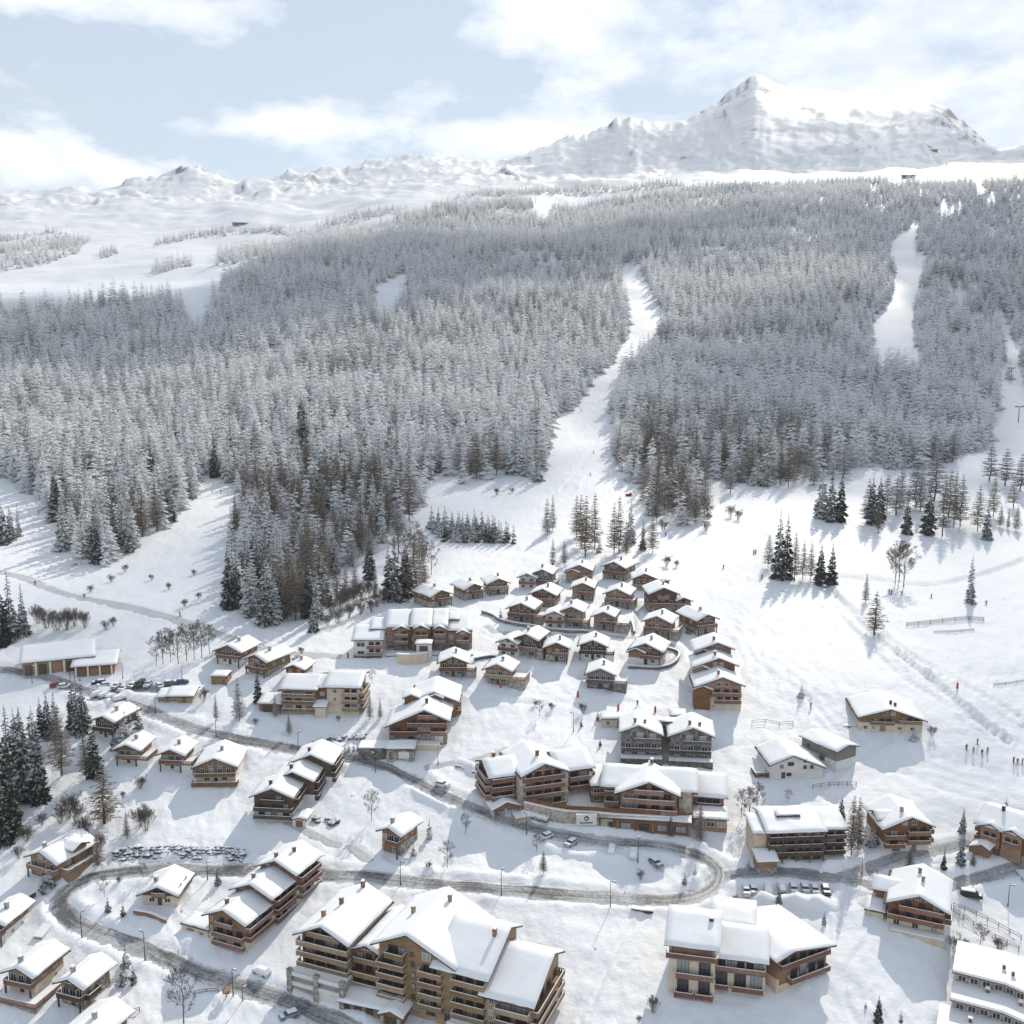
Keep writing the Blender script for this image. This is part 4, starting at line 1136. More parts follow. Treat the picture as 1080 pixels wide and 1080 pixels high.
chalet(587, 698, 33, -4, 'small red chalet with tall windows in the lower row of the hamlet', 'the small red chalet', wall='wood_red', style='half', hb=2.4)
chalet(625, 696, 37, -4, 'dark chalet with white windows in the middle of the lower row', 'the dark lower row chalet', wall='wood_dark', base='plaster_white', rail='wood_dark', deck=('r', 3.0, .5))
chalet(681, 701, 42, -12, 'broad brown chalet with a lower side gable at the bend of the lane', 'the broad brown chalet', wall='wood_brown', base='plaster_white', wing='l', style='half', h=5.4)
chalet(633, 727, 38, -4, 'dark grey chalet alone on the snow at the bottom of the hamlet', 'the lone grey chalet', wall='wood_grey', base='stone_grey', rail='wood_grey', deck=('r', 4.5, .5), style='glazed', h=5.4)
chalet(525, 722, 36, -15, 'honey coloured chalet with a wide timber deck by the groomed track', 'the honey coloured chalet', wall='wood_tan', rail='rail_tan', deck=('r', 5.5, .7), style='glazed')
chalet(478, 714, 38, -3, 'brown chalet with tall white windows below the terrace building', 'the tall window chalet', wall='wood_red', base='concrete', deck=('r', 3.5, .5), style='glazed')
# ---- the scattered chalets
# left side
s, b_ = chalet(243, 701, 30, -34, 'upper brown chalet at the edge of the bare trees on the left', 'the upper left chalet', d=1.2, wall='wood_brown', base='plaster_white', rail='rail_red', h=5.2)
s.block(b_['x0'] - 2.6, b_['x0'] + 3.5, 1.5, 9, 3.9, 0, 'y', 23, .8, .8, 'wood_brown', 'plaster_white', 2.2)
chalet(272, 711, 26, -42, 'golden brown chalet with the roof falling right below the upper left one', 'the golden brown chalet', d=1.5, wall='wood_gold', h=5.2, hb=1.6)
s = House(231, 722, -20, 'small flat roofed garage with a red door under the upper left chalets', 'the flat garage', 'garage', 'garage')
b1 = s.block(-2.6, 2.6, 0, 5.5, 2.7, 0, 'x', 4, .3, .3, 'wood_red', 'wood_red', .3, snow=.5); s.door(b1, 'f', 2.6, 0, 2.6, 2.1, 'wood_brown'); s.win(b1, 'r', 2.5, 1, .9, .9)
s = House(311, 718, -25, 'little cream and wood cottage left of the low retaining wall', 'the cream cottage', 'cottage', 'cottage')
b1 = s.block(-3.2, 3.2, 0, 8, 4.2, 0, 'y', 22, .9, 1, 'wood_red', 'plaster_cream', 2.6, chim=((.4, .6),)); s.wins(b1, 'f', 3, 2, 1, 1); s.wins(b1, 'f', .6, 2, 1.1, 1.2); s.wins(b1, 'r', .8, 3, 1, 1.2); s.door(b1, 'f', 3.2, 0)
# four chalets by the big spruces
s, b_ = chalet(112, 778, 26, -38, 'dark chalet behind the clipped row of young spruces above the road', 'the spruce row chalet', d=1.5, wall='wood_dark', base='plaster_white', h=5.6, rail='wood_dark')
chalet(136, 805, 28, -28, 'brown chalet with a cream ground floor, left of three in a line', 'the left one of three in a line', d=1.35, wall='wood_brown', base='plaster_white', deck=('r', 3.5, .6), h=4.6, hb=1.8)
chalet(182, 811, 30, -24, 'brown chalet with white walls below its balcony, middle of three in a line', 'the middle one of three in a line', d=1.3, wall='wood_brown', base='plaster_white', deck=('r', 3.5, .6), h=4.8, hb=2.0)
s, b_ = chalet(228, 826, 50, -14, 'largest chalet of the line of three with a double tier balcony', 'the double tier chalet', d=1.05, wall='wood_brown', base='plaster_white', style='glazed', h=5.4, hb=2.4, rail='wood_brown')
s.balc(b_, 'f', .2, 0, 1, 2.6, 'wood_brown', over=1.0)
# lower left
s, b_ = chalet(48, 926, 32, -50, 'brown chalet with a dormer and broad snowy roof left of the hairpin bend', 'the dormer chalet', d=1.2, wall='wood_brown', base='wood_brown', h=5.6, hb=2.4, chim=((-.9, .18),), rail='wood_brown')
dm = s.block(b_['x1'] - 4.5, b_['x1'] + .6, 5, 9.5, 6.9, 0, 'x', 22, .7, .6, 'wood_brown', 'wood_brown', 5.2, 0, snow=.3); s.terrace(b_['x1'] + .1, b_['x1'] + 3.2, .5, 11, 2.6, 'wood_brown', 'wood_brown', 'fr')
s, b_ = chalet(169, 955, 43, -24, 'low cream bungalow chalet with a half wooden gable inside the hairpin bend', 'the cream bungalow', d=1.0, wall='wood_brown', base='plaster_cream', h=3.3, hb=2.5, style='none', attic=False, chim=((-1.6, .3),), pitch=24)
s.balc(b_, 'f', 2.6, .3, .7, 1.0, 'rail_red', glaz=2, gw=1.2, gh=1.7)
# stepped trio beside the hairpin road
s = House(240, 997, -40, 'three tier red brown apartment chalet stepping up the slope beside the hairpin road', 'the three tier apartments', 'apartment house', 'apartment_house', rel=True)
mp_ = s.mpp
for k in range(3):
    xo = [0, 1.2, 2.6][k]; yo = [0, 10.5, 20.5][k]; zo = [0, 2.6, 5.2][k]
    b1 = s.block(xo - 6.2, xo + 6.4, yo, yo + 11, 8.2, zo, 'y', 23, 1.2, 1.5, 'wood_pink' if k else 'wood_brown', 'plaster_cream', 2.6, 8, chim=((-1.8, .3, 'wood_pink'), ) if k < 2 else ((-1.5, .2, 'wood_pink'), (1.4, .55, 'wood_pink')))
    for z in ((2.7, 5.4) if k == 0 else (0.1, 2.7, 5.4)):
        s.balc(b1, 'r', z, .06 if k else .0, .97, 1.6, 'rail_red', glaz=3, gw=2.0)
    if k == 0:
        s.balc(b1, 'f', .3, .15, 1, 1.6, 'rail_red', glaz=2, gw=2.2); s.balc(b1, 'f', 2.9, .15, 1, 1.6, 'rail_red', glaz=3, gw=1.9); s.balc(b1, 'f', 5.9, .25, .72, 1.3, 'rail_red', glaz=2, gw=1.5); s.win(b1, 'f', 1.0, 3.3, .8, 1.2); s.win(b1, 'f', 1.2, 6.2, .8, 1.2)
    else: s.win(b1, 'f', 2.6, 8.2, 1.3, 1.3); s.win(b1, 'f', 7.5, 8.8, 1.2, 1.0)
g = s.block(-15.5, -6.3, -.5, 5.5, 2.8, 0, 'x', 3, .3, .3, 'plaster_cream', 'plaster_cream', 2.0, 5, snow=.45); s.door(g, 'f', 3.2, 0, 2.6, 2.2, 'wood_brown', 'garage_door'); s.win(g, 'f', 7, 1.2, 1.6, .8)
# bottom left trio
s, b_ = chalet(24, 1047, 30, -44, 'brown chalet on a high stone terrace at the bottom left', 'the stone terrace house', d=1.3, wall='wood_brown', base='plaster_cream', h=5.0, hb=2.2, chim=((-.8, .2),))
s.terrace(b_['x0'] - 1.5, b_['x1'] + 3.4, -4, 12, -.1, 'rail_red', 'stone', 'fr')
s, b_ = chalet(78, 1061, 28, -44, 'gold brown chalet with a dark balcony, nearest the road at the bottom left', 'the gold brown bottom chalet', d=1.3, wall='wood_tan', base='stone', h=5.6, hb=2.2, chim=((-.8, .25),), rail='wood_dark')
s.balc(b_, 'r', 2.3, .0, .5, 1.2, 'wood_dark')
chalet(-5, 992, 26, -40, 'brown chalet cut off by the left picture edge', 'the cut off chalet', d=1.5, wall='wood_brown', base='plaster_white', h=5.0)
chalet(82, 1118, 34, -46, 'chalet showing only its snowy roof at the bottom left edge', 'the roof only chalet', d=1.3, wall='wood_brown', base='plaster_white', h=5.0)
# chalet on the slope
s, b_ = chalet(413, 900, 28, -36, 'red brown chalet on a stone base standing alone above the long road', 'the lone slope chalet', d=1.35, wall='wood_red', base='stone', h=6.2, hb=3.0, style='half', chim=((-.8, .3),), garage=True)
# stepped dark trio
s = House(290, 866, -20, 'dark wooden house of three stepped gables on a white base above the long road', 'the stepped dark house', 'apartment house', 'apartment_house')
for k in range(3):
    xo, yo, zo = [0, 3.5, 6.5][k], [0, 9.5, 19][k], [1.2, 2.6, 4.6][k]
    b1 = s.block(xo - 6.4, xo + 6.0, yo, yo + 10.5, 7.0, zo, 'y', 23, 1.1, 1.5, 'wood_dark', 'plaster_white', 2.0, 8, chim=((-1.6, .3, 'wood_dark'),))
    s.balc(b1, 'f' if k == 0 else 'r', 2.4, 0.0, 1, 1.4, 'wood_dark', glaz=3); s.balc(b1, 'r', 4.6, .1, .95, 1.3, 'wood_dark', glaz=2)
    if k == 0: s.balc(b1, 'f', .0, 0, 1, 1.5, 'wood_dark', glaz=3, gw=2); s.balc(b1, 'f', 4.9, .2, .8, 1.1, 'wood_dark', glaz=2)
    else: s.win(b1, 'f', 3, 6.2, 1.2, 1.2); s.balc(b1, 'r', .1, .1, .95, 1.3, 'wood_dark')
g = s.block(6.4, 10.5, -2, 4, 2.4, -.6, 'y', 10, .4, .4, 'plaster_white', 'plaster_white', 1.5, 5); s.door(g, 'f', 2, 0, 2.2, 2)
# barns at the upper left
s = House(62, 710, -3, 'long brown timber depot with dark sliding doors under one sloping snowy roof', 'the long depot', 'depot', 'depot')
s.P = s.P; m_ = s.mpp
b1 = s.block(-38 * m_, 38 * m_, 0, 16, 5.2, 0, 'x', 12, .9, 1.0, 'wood_brown', 'concrete', .4, pl=11, pr=11, ro=5)
for k in range(5): s.door(b1, 'f', (6.5 + 15 * k) * m_, .1, 8.5 * m_, 3.9, 'wood_dark' if k != 2 else 'wood_red', 'sliding_door')
s.posts(b1, 'f', -1, 4.9, [14.2 * m_, 29.5 * m_, 44.5 * m_, 59 * m_], .28, .35, 'plaster_white')
s = House(100, 713, -8, 'lower brown shed with white pillars joined to the right end of the depot', 'the lower shed', 'shed', 'shed')
b1 = s.block(-21 * m_, 21 * m_, 0, 13, 4.0, 0, 'x', 10, .9, 1.4, 'wood_red', 'concrete', .3, pl=10, pr=10, ro=4)
for k in range(3): s.door(b1, 'f', (7 + 13.5 * k) * m_, .1, 9 * m_, 2.8, 'wood_brown', 'sliding_door')
s.posts(b1, 'f', -1, 3.8, [1 * m_, 14 * m_, 27 * m_, 40 * m_], .28, .3, 'plaster_white')
s = House(186, 743, -18, 'small brown hut with twin snowy roofs beside the upper car park', 'the small hut', 'hut', 'hut')
b1 = s.block(-2.6, 5.2, 0, 6.5, 2.6, 0, 'x', 12, .8, .8, 'wood_tan', 'stone', .5, pl=12, pr=12, ro=2); s.win(b1, 'f', 2.2, .9, 1.6, 1.1); s.door(b1, 'f', 5.3)
b1 = s.block(-6, -2.7, .3, 6, 2.3, 0, 'x', 12, .6, .6, 'wood_brown', 'stone', .4, pl=12, pr=12, ro=2); s.win(b1, 'f', 1.6, .9, 1.4, 1.0)
# terrace building above the hamlet
s = House(436, 687, -4, 'long terraced wooden residence of five gabled units with a white block on its left', 'the terrace building', 'residence', 'residence', rel=True)
m_ = s.mpp
def X(px_): return (px_ - 436) * m_
b1 = s.block(X(367), X(400), -3, 8, 5.6, -.5, 'x', 14, .8, .7, 'plaster_white', 'plaster_white', 2.6, pl=16, pr=16, ro=4)
s.balc(b1, 'f', .2, .48, 1, 1.4, 'wood_red', glaz=2); s.balc(b1, 'f', 2.9, .48, 1, 1.4, 'wood_red', glaz=2); s.wins(b1, 'f', 3.1, 1, 3.0, 1.7, .05, .45); s.wins(b1, 'f', .4, 1, 2.5, 1.3, .05, .45); s.balc(b1, 'f', -.6, 0, 1, 1.8, 'wood_dark')
b0 = s.block(X(386), X(407), 3, 13, 7.4, 0, 'x', 14, .6, .6, 'plaster_white', 'plaster_white', 2.6, pl=14, pr=14, ro=3); s.wins(b0, 'f', 5, 2, 1, 1.2)
for xa, xb, hh, yy in ((404, 433, 8.6, 2), (433.5, 457, 9.2, .5), (457.5, 476, 8.8, 1.8), (476.5, 505, 6.8, 2.4)):
    b1 = s.block(X(xa), X(xb), yy, yy + 13, hh, 0, 'x', 16, .7, .3, 'wood_red', 'stone_grey', 2.6, pl=17, pr=17, ro=4.5)
    bg_ = s.block(X(xa) + (X(xb) - X(xa)) * (.36 if xb - xa > 26 else .15), X(xb) - (X(xb) - X(xa)) * (.10 if xb - xa > 26 else .15), yy - 1.2, yy + 3.5, hh - .7, 0, 'y', 24, .7, .5, 'wood_red', 'stone_grey', 2.6, snow=.35)
    for z in (2.8, 5.4):
        if z + 2 < hh + .6: s.balc(bg_, 'f', z, 0, 1, 1.3, 'rail_red', glaz=2, gw=1.7)
    s.wins(b1, 'f', .4, 3 if xb - xa > 26 else 2, 2.2, 1.7); s.win(bg_, 'f', s.flen(bg_, 'f') / 2, hh - .9, 1.8, 1.3)
    s.wins(b1, 'f', 3.6, 1, 1.3, 1.5, 0, .3)
b1 = s.block(X(477), X(489), 8, 15, 9.4, 0, 'x', 12, .4, .4, 'wood_red', 'stone', 1, pl=12, pr=12, ro=2)
s.slab('terrace', X(405), X(507), -4.5, 1.5, -6, -.3, 'stone_grey')
# B: twin block apartments left of centre
s = House(336, 752, -16, 'tan apartment house of two offset blocks with balconies among the larches', 'the tan apartments', 'apartment house', 'apartment_house')
m_ = s.mpp
b1 = s.block(-12, -1, 0, 11, 7.6, 0, 'x', 17, 1.0, 1.0, 'wood_gold', 'plaster_cream', 2.4, pl=19, pr=19, ro=2)
b2 = s.block(3.0, 13.5, 0, 11, 9.0, 0, 'x', 17, 1.0, 1.0, 'plaster_pink', 'plaster_cream', 2.4, pl=19, pr=19, ro=2)
b3 = s.block(-1, 3, 1.5, 10, 8.0, 0, 'x', 17, .6, .2, 'wood_pink', 'plaster_cream', 2.4, pl=19, pr=19, ro=2)
for z in (.6, 3.2, 5.6): s.balc(b1, 'f', z, .0, 1, 1.6, 'rail_tan', 'bars', glaz=3, gw=2); s.balc(b2, 'r', z + .6, .0, .9, 1.6, 'rail_tan', glaz=2, gw=2); s.balc(b2, 'f', z + .8, .5, 1, 1.5, 'rail_tan', glaz=2)
s.wins(b2, 'f', 6.8, 1, 1.4, 1.4, .0, .5); s.wins(b2, 'f', 4.2, 1, 1.0, 1.2, .0, .5); s.wins(b3, 'f', 5.4, 1, 1.4, 1.2); s.door(b3, 'f', 2, .1)
g = s.block(-19.5, -12.5, -1, 7, 2.9, 0, 'x', 9, .6, .6, 'wood_pink', 'stone', .4, pl=9, pr=9, ro=2); s.door(g, 'f', 3.5, .0, 4.8, 2.2, 'wood_dark', 'garage_door')
g = s.block(-.5, 3, -2.5, 1.5, 2.9, 0, 'x', 14, .5, .5, 'plaster_cream', 'plaster_cream', 1, pl=16, pr=16, ro=1.4)
# C: double gable building in the centre left
s = House(441, 784, -6, 'red brown residence with a broad front gable and stone ground floor in the centre', 'the broad gable residence', 'residence', 'residence')
b1 = s.block(-9, 9, 0, 13, 7.0, 0, 'y', 24, 1.2, 1.8, 'wood_red', 'stone', 2.9, ro=2.2, chim=((.2, .4, 'wood_dark'),))
s.balc(b1, 'f', 3.1, .02, .5, 1.5, 'rail_red', glaz=2); s.balc(b1, 'f', 3.1, .72, 1.0, 1.5, 'rail_red', glaz=2, gw=1.4); s.balc(b1, 'f', 5.8, .32, 1, 1.3, 'rail_red', glaz=4, gw=1.4); s.balc(b1, 'f', 8.3, .5, .85, 1.1, 'rail_red', glaz=2)
s.door(b1, 'f', 15.5, 0, 2.6, 2.3, 'plaster_white', 'garage_door'); s.door(b1, 'f', 6.8, 0, 1.4, 2.3, 'wood_dark'); s.wins(b1, 'f', 3.8, 3, 1.0, 1.2, .5, .72); side_windows(s, b1, 2.9, 7, 'r', 3)
b2 = s.block(-3, 11, 13.5, 27, 7.6, 1.6, 'y', 22, 1.2, 1.4, 'wood_red', 'wood_red', 2.0)
for z in (.4, 3.0, 5.6): s.balc(b2, 'r', z, .0, 1, 1.6, 'rail_red', glaz=4)
for xo in (-3.2, 4.4): s.block(xo - 2.2, xo + 2.2, 11.6, 17, 9.0, 1.6, 'y', 24, .7, .6, 'wood_red', 'wood_red', 7, 0, snow=.34)
g = s.block(-8.6, -.4, -9.5, -2.5, 2.7, -1.2, 'x', 5, .4, .4, 'stone', 'stone', 2.2, 5, snow=.5); s.door(g, 'f', 5.2, 0, 3.2, 2.1, 'plaster_white', 'garage_door'); s.door(g, 'f', 1.2, 0, 1.1, 2.1, 'rail_red')
s.slab('terrace', -17.5, -9.2, -8, -2, -6, 1.4, 'stone_grey', True)
s.slab('terrace', -.2, 7, -3.5, -.5, -6, .8, 'plaster_cream', True)
# ---- the large lodges
# K1
s = House(572, 852, 20, 'left hand lodge of red wood and stone with rows of balconies beside the bus shelter', 'the left lodge', 'lodge', 'lodge')
m_ = s.mpp
b1 = s.block(-5.5, 6.5, 1, 16, 9.8, 0, 'y', 23, 1.3, 1.6, 'wood_red', 'stone_pale', 3.0, 6, chim=((0, .35, 'wood_red', 1.3),))
b2 = s.block(-13.5, -5.5, 4, 15, 9.2, 0, 'x', 22, 1.2, .8, 'wood_red', 'stone_pale', 3.0, 6, chim=((1.5, .4, 'wood_red', 1.5),))
b3 = s.block(6.5, 15.0, 3, 15, 8.8, 0, 'x', 24, 1.2, 1.3, 'wood_red', 'stone_pale', 3.0, 6)
for z in (3.0, 5.6, 8.0):
    s.balc(b1, 'f', z, 0, 1, 1.6, 'rail_red', glaz=4, gw=1.9)
    if z < 7: s.balc(b3, 'f', z, .25, 1, 1.6, 'rail_red', glaz=2, gw=2.4); s.balc(b3, 'r', z, 0, 1, 1.7, 'rail_red', glaz=5, gw=1.8)
    s.balc(b2, 'f', z - .4, 0, .8, 1.6, 'rail_red', glaz=3, gw=1.8)
    s.balc(b2, 'l', z - .4, .1, 1, 1.5, 'rail_red', glaz=3, gw=1.8)
s.balc(b3, 'r', .5, 0, 1, 1.7, 'rail_red', glaz=4); s.wins(b1, 'f', 10.3, 2, 1.5, 1.4, .32, .68); s.balc(b1, 'f', .4, 0, 1, 2.4, 'wood_red', glaz=4, gw=2.2); s.balc(b2, 'f', .2, 0, 1, 2.4, 'wood_red', glaz=3)
for u in (-5.6, 6.6):
    g = MB(); g.box(u - 1.0, u + 1.0, .2, 3.2, -5, 9.6); s.part('stone_pier', g, 'stone_pale')
s.slab('terrace', -9, 15, -4.0, .6, -6, -.1, 'stone_pale')
# K2
s = House(683, 866, -1, 'right hand lodge with a wide central gable on a stone terrace wall', 'the right lodge', 'lodge', 'lodge')
b1 = s.block(-11, 11.2, 2, 15, 7.8, 0, 'x', 22, 1.2, 1.0, 'wood_red', 'stone_pale', 3.0, 6, chim=((1.2, .52, 'wood_red', 2.0), (2.4, .5, 'wood_red', 1.2)))
bg_ = s.block(-6.8, 7.2, -1, 9, 8.0, 0, 'y', 22.5, 1.4, 1.4, 'wood_red', 'stone_pale', 3.0, 6, ro=0)
for z, a, c_ in ((3.1, 0, 1), (5.7, .04, .96), (8.1, .24, .76)): s.balc(bg_, 'f', z, a, c_, 1.7, 'rail_red', glaz=4 if z < 8 else 2, gw=2.0)
s.balc(b1, 'f', 3.1, .0, .17, 1.5, 'rail_red', glaz=2); s.balc(b1, 'f', 5.9, .0, .17, 1.5, 'rail_red', glaz=2); s.wins(b1, 'f', 4, 1, 1.4, 1.6, .83, 1); s.wins(bg_, 'f', .6, 4, 2.0, 1.8)
for u in (9.2,):
    g = MB(); g.box(u - 1.6, u + 1.6, .6, 2.5, -5, 8.0); s.part('stone_pier', g, 'stone_pale')
b3 = s.block(11.4, 19, 6, 15, 5.0, 0, 'x', 20, .9, 1.0, 'wood_red', 'wood_red', 2.4, 6, pl=20, pr=20, ro=3); s.balc(b3, 'f', 2.4, .1, .9, 1.3, 'rail_red', glaz=3)
b4 = s.block(11.6, 19.5, -1, 5.8, 2.6, -.6, 'x', 3, .4, .4, 'wood_red', 'wood_red', 1.4, 6, snow=.4); s.wins(b4, 'f', .6, 3, 2, 1.4)
g = s.block(-12, 10.5, -4.6, -1.2, 3.0, -1.0, 'x', 2, .5, .3, 'wood_red', 'wood_red', .4, 5, snow=.35); s.wins(g, 'f', .6, 5, 2.6, 1.7, fm='frame_brown')
for k in range(6): s.posts(g, 'f', -1, 3.0, [.3 + k * 4.38], .2, .22, 'wood_red')
# K3 twin stone houses
for (x_, y_, w_, lab, sh) in ((676, 800, 10, 'left twin grey stone house with a white window row above the lodges', 'the left stone house'), (728, 803, 10.5, 'right twin grey stone house above the lodges', 'the right stone house')):
    s = House(x_, y_, 3, lab, sh, 'stone house', 'stone_house')
    b1 = s.block(-w_ * .62, w_ * .62, 0, 12, 8.6, 0, 'y', 22, 1.0, 1.2, 'stone_grey', 'stone_grey', 2.5, 6, chim=((-1, .25, 'wood_brown', 1.4), (2.2, .3, 'wood_brown', 1.2)), ro=-1.0 if x_ < 700 else .6)
    s.wins(b1, 'f', 6.6, 2, 2.0, 1.9, .3, .95, gm='glass_pale', fm='frame_white'); s.wins(b1, 'f', 3.4, 3, 1.8, 1.7, fm='frame_white'); s.balc(b1, 'f', 2.8, 0, 1, 1.2, 'wood_grey', 'bars'); s.balc(b1, 'f', 5.9, .3, 1, 1.0, 'wood_grey', 'bars')
    s.wins(b1, 'f', .6, 3, 2.2, 1.4); side_windows(s, b1, 2.5, 8, 'l'); side_windows(s, b1, 2.5, 8, 'r')
    s.slab('terrace', -w_ * .66, w_ * .66, -3.2, -.2, -6, 1.0, 'stone_grey')
s = House(702.5, 806, 3, 'steep grey outdoor staircase rising between the twin stone houses', 'the staircase', 'staircase', 'staircase')
g = MB()
for k in range(18): g.box(-2.6, 2.6, k * .62, k * .62 + .62, -5, .25 + k * .34)
s.part('steps', g, 'concrete')
for u in (-2.4, -.3, .3, 2.4):
    g = MB(); g.bar((u, 0, 1.2), (u, 11, 7.2), .07); [g.bar((u, k * 1.6, .2 + k * .87), (u, k * 1.6, 1.25 + k * .87), .05) for k in range(7)]; s.part('handrail', g, 'metal_grey')
b1 = s.block(-3, 3, 11.3, 14.5, 8.8, 0, 'x', 10, .4, .5, 'wood_grey', 'stone_grey', 5, pl=10, pr=10, ro=1); s.win(b1, 'f', 3, 6.5, 1.6, 1.6)
s = House(716, 764, 5, 'little brown timber ski hut just behind the twin stone houses', 'the ski hut', 'hut', 'hut')
b1 = s.block(-2.6, 2.6, 0, 4, 2.7, 0, 'x', 10, .5, .5, 'wood_tan', 'wood_red', 1.2, pl=10, pr=10, ro=1.2); s.win(b1, 'f', 3.4, 1.2, 1.6, 1.0); s.door(b1, 'f', 1.2, 0)
s = House(647, 768, 3, 'small cream flat roofed cabin left of the twin stone houses', 'the cream cabin', 'cabin', 'cabin')
b1 = s.block(-3.8, 3.8, 0, 5, 2.6, 0, 'x', 3, .3, .3, 'plaster_cream', 'plaster_cream', .3, snow=.5); s.door(b1, 'f', 5.5, 0); s.win(b1, 'f', 2, .9)
# L: three stepped units on the right
s = House(757, 749, 8, 'tall red and white apartment chalet climbing the slope in three stacked gables', 'the stacked apartments', 'apartment house', 'apartment_house')
m_ = s.mpp
for k in range(3):
    xo, yo, zo = [0, .2, 1.0][k], [0, 12, 22][k], [0, 3.4, 6.4][k]; hw = [7.8, 7.0, 6.2][k]
    b1 = s.block(xo - hw, xo + hw, yo, yo + 11, 8.8, zo, 'y', 21, 1.2, 1.4, 'wood_red', 'plaster_cream', 4.4, 8, ro=1.2, chim=((-1, .3, 'wood_red'),))
    for z, a in ((2.9, .42), (5.5, .35)):
        s.balc(b1, 'f', z, a, 1, 1.5, 'rail_red', glaz=3, gw=1.8)
    s.wins(b1, 'f', 8.4, 2, 1.5, 1.5, .42, .75); s.wins(b1, 'f', .7, 2, 1.2, 1.2, .1, .5); side_windows(s, b1, 3, 8, 'r', 3); side_windows(s, b1, 3, 8, 'l', 3)
    s.block(xo - hw - .4, xo - hw + 5, yo - .6, yo + 5, 7.4, zo, 'y', 22, .8, .6, 'wood_red', 'wood_red', 4.5, 0, snow=.34)
# M1
s = House(938, 772, 14, 'wide low chalet with a cream ground floor under one broad gable by the nursery slope', 'the wide low chalet', 'chalet', 'chalet')
b1 = s.block(-11, 11.5, 0, 18, 5.4, 0, 'y', 17, 1.4, 1.8, 'wood_brown', 'plaster_cream', 3.2, ro=-.5, chim=((1.2, .3, 'wood_dark'), (2.6, .25, 'wood_dark')))
s.balc(b1, 'f', 3.0, .18, .55, 1.4, 'rail_red', glaz=3); s.balc(b1, 'f', 3.6, .62, .98, 1.2, 'wood_brown', glaz=3, gw=1.5); s.wins(b1, 'f', .6, 2, 1.5, 1.4, .04, .3); s.door(b1, 'f', 8.5, 0, 2, 2.1); s.wins(b1, 'f', .7, 2, 1.5, 1.3, .55, .95); s.win(b1, 'f', 12, 6.3, 1.6, 1.4); s.win(b1, 'f', 9, 6.2, 1.6, 1.3)
side_windows(s, b1, 3, 5, 'l', 3); s.slab('terrace', -16, -11.2, 2, 9, -4, .6, 'wood_dark')
# M2 farmhouse and barn
s = House(843, 821, 20, 'old cream farmhouse with wooden shutters and a broad snowy gable', 'the farmhouse', 'farmhouse', 'farmhouse')
b1 = s.block(-9.5, 7.5, 0, 14, 4.2, 0, 'y', 22, .9, .9, 'plaster_white', 'plaster_white', 2.5, ro=-1.5)
for u, z, w_ in ((3.6, 3.4, 1.1), (6.5, 4.2, 2.0), (6.0, .7, 1.6), (11.2, 5.2, 1.1), (11.2, 3.0, 1.1), (13.4, 3.0, 1.1)): s.win(b1, 'f', u, z, w_, 1.2, 'frame_brown')
s.door(b1, 'f', 4.2, 0, 1.3, 2.1, 'wood_dark'); side_windows(s, b1, 2.5, 4, 'r'); s.terrace(-14, -9.7, 1, 6, .6, 'wood_dark', 'stone', 'fl')
s = House(862, 800, -42, 'weathered timber barn on a stone base right behind the farmhouse', 'the barn', 'barn', 'barn')
b1 = s.block(-7, 8, 0, 9, 5.2, 0, 'x', 14, .8, .8, 'wood_grey', 'plaster_white', 1.6); s.door(b1, 'f', 9, 0, 2.4, 2.2, 'wood_grey'); s.win(b1, 'f', 3, 2.8, 1, .8, 'frame_brown')
# N1
s = House(838, 908, 20, 'tan apartment block with dark balconies on four floors behind the row of parked cars', 'the dark balcony block', 'apartment block', 'apartment_block')
b1 = s.block(-9, 9, 0, 13, 10.0, 0, 'x', 15, 1.2, .8, 'wood_gold', 'wood_gold', 1.8, 6, pl=15, pr=15, ro=3)
b2 = s.block(9.2, 16.5, 1.5, 13, 9.4, 0, 'x', 15, 1.1, .8, 'wood_gold', 'wood_gold', 1.8, 6, pl=15, pr=15, ro=3)
b3 = s.block(-13, -9.1, .8, 10, 9.4, 0, 'x', 15, .8, .8, 'plaster_pink', 'plaster_pink', 2, 6, pl=15, pr=15, ro=3)
for z in (2.4, 5.0, 7.6):
    s.balc(b1, 'f', z, 0, 1, 1.5, 'wood_dark', glaz=6, gw=1.9); s.balc(b2, 'f', z - .5, .1, 1, 1.6, 'wood_dark', glaz=2, gw=2.2)
for k in range(5): s.posts(b1, 'f', -2, 9.6, [.2 + k * 4.4], 1.55, .14, 'wood_dark')
s.wins(b1, 'f', .2, 5, 2.4, 1.7, fm='frame_brown', gm='glass'); s.wins(b3, 'l', 3, 2, 1.2, 1.6); s.wins(b3, 'l', 6, 2, 1.2, 1.6)
g = s.block(-13.4, -7.5, -5.5, 0, 2.9, 0, 'x', 12, .6, .6, 'wood_gold', 'stone', .6, pl=13, pr=13, ro=2.6)
s.block(-4, 2.5, 5.5, 10.2, 12.2, 0, 'x', 8, .5, .5, 'wood_gold', 'wood_gold', 10.5, 0, snow=.4)
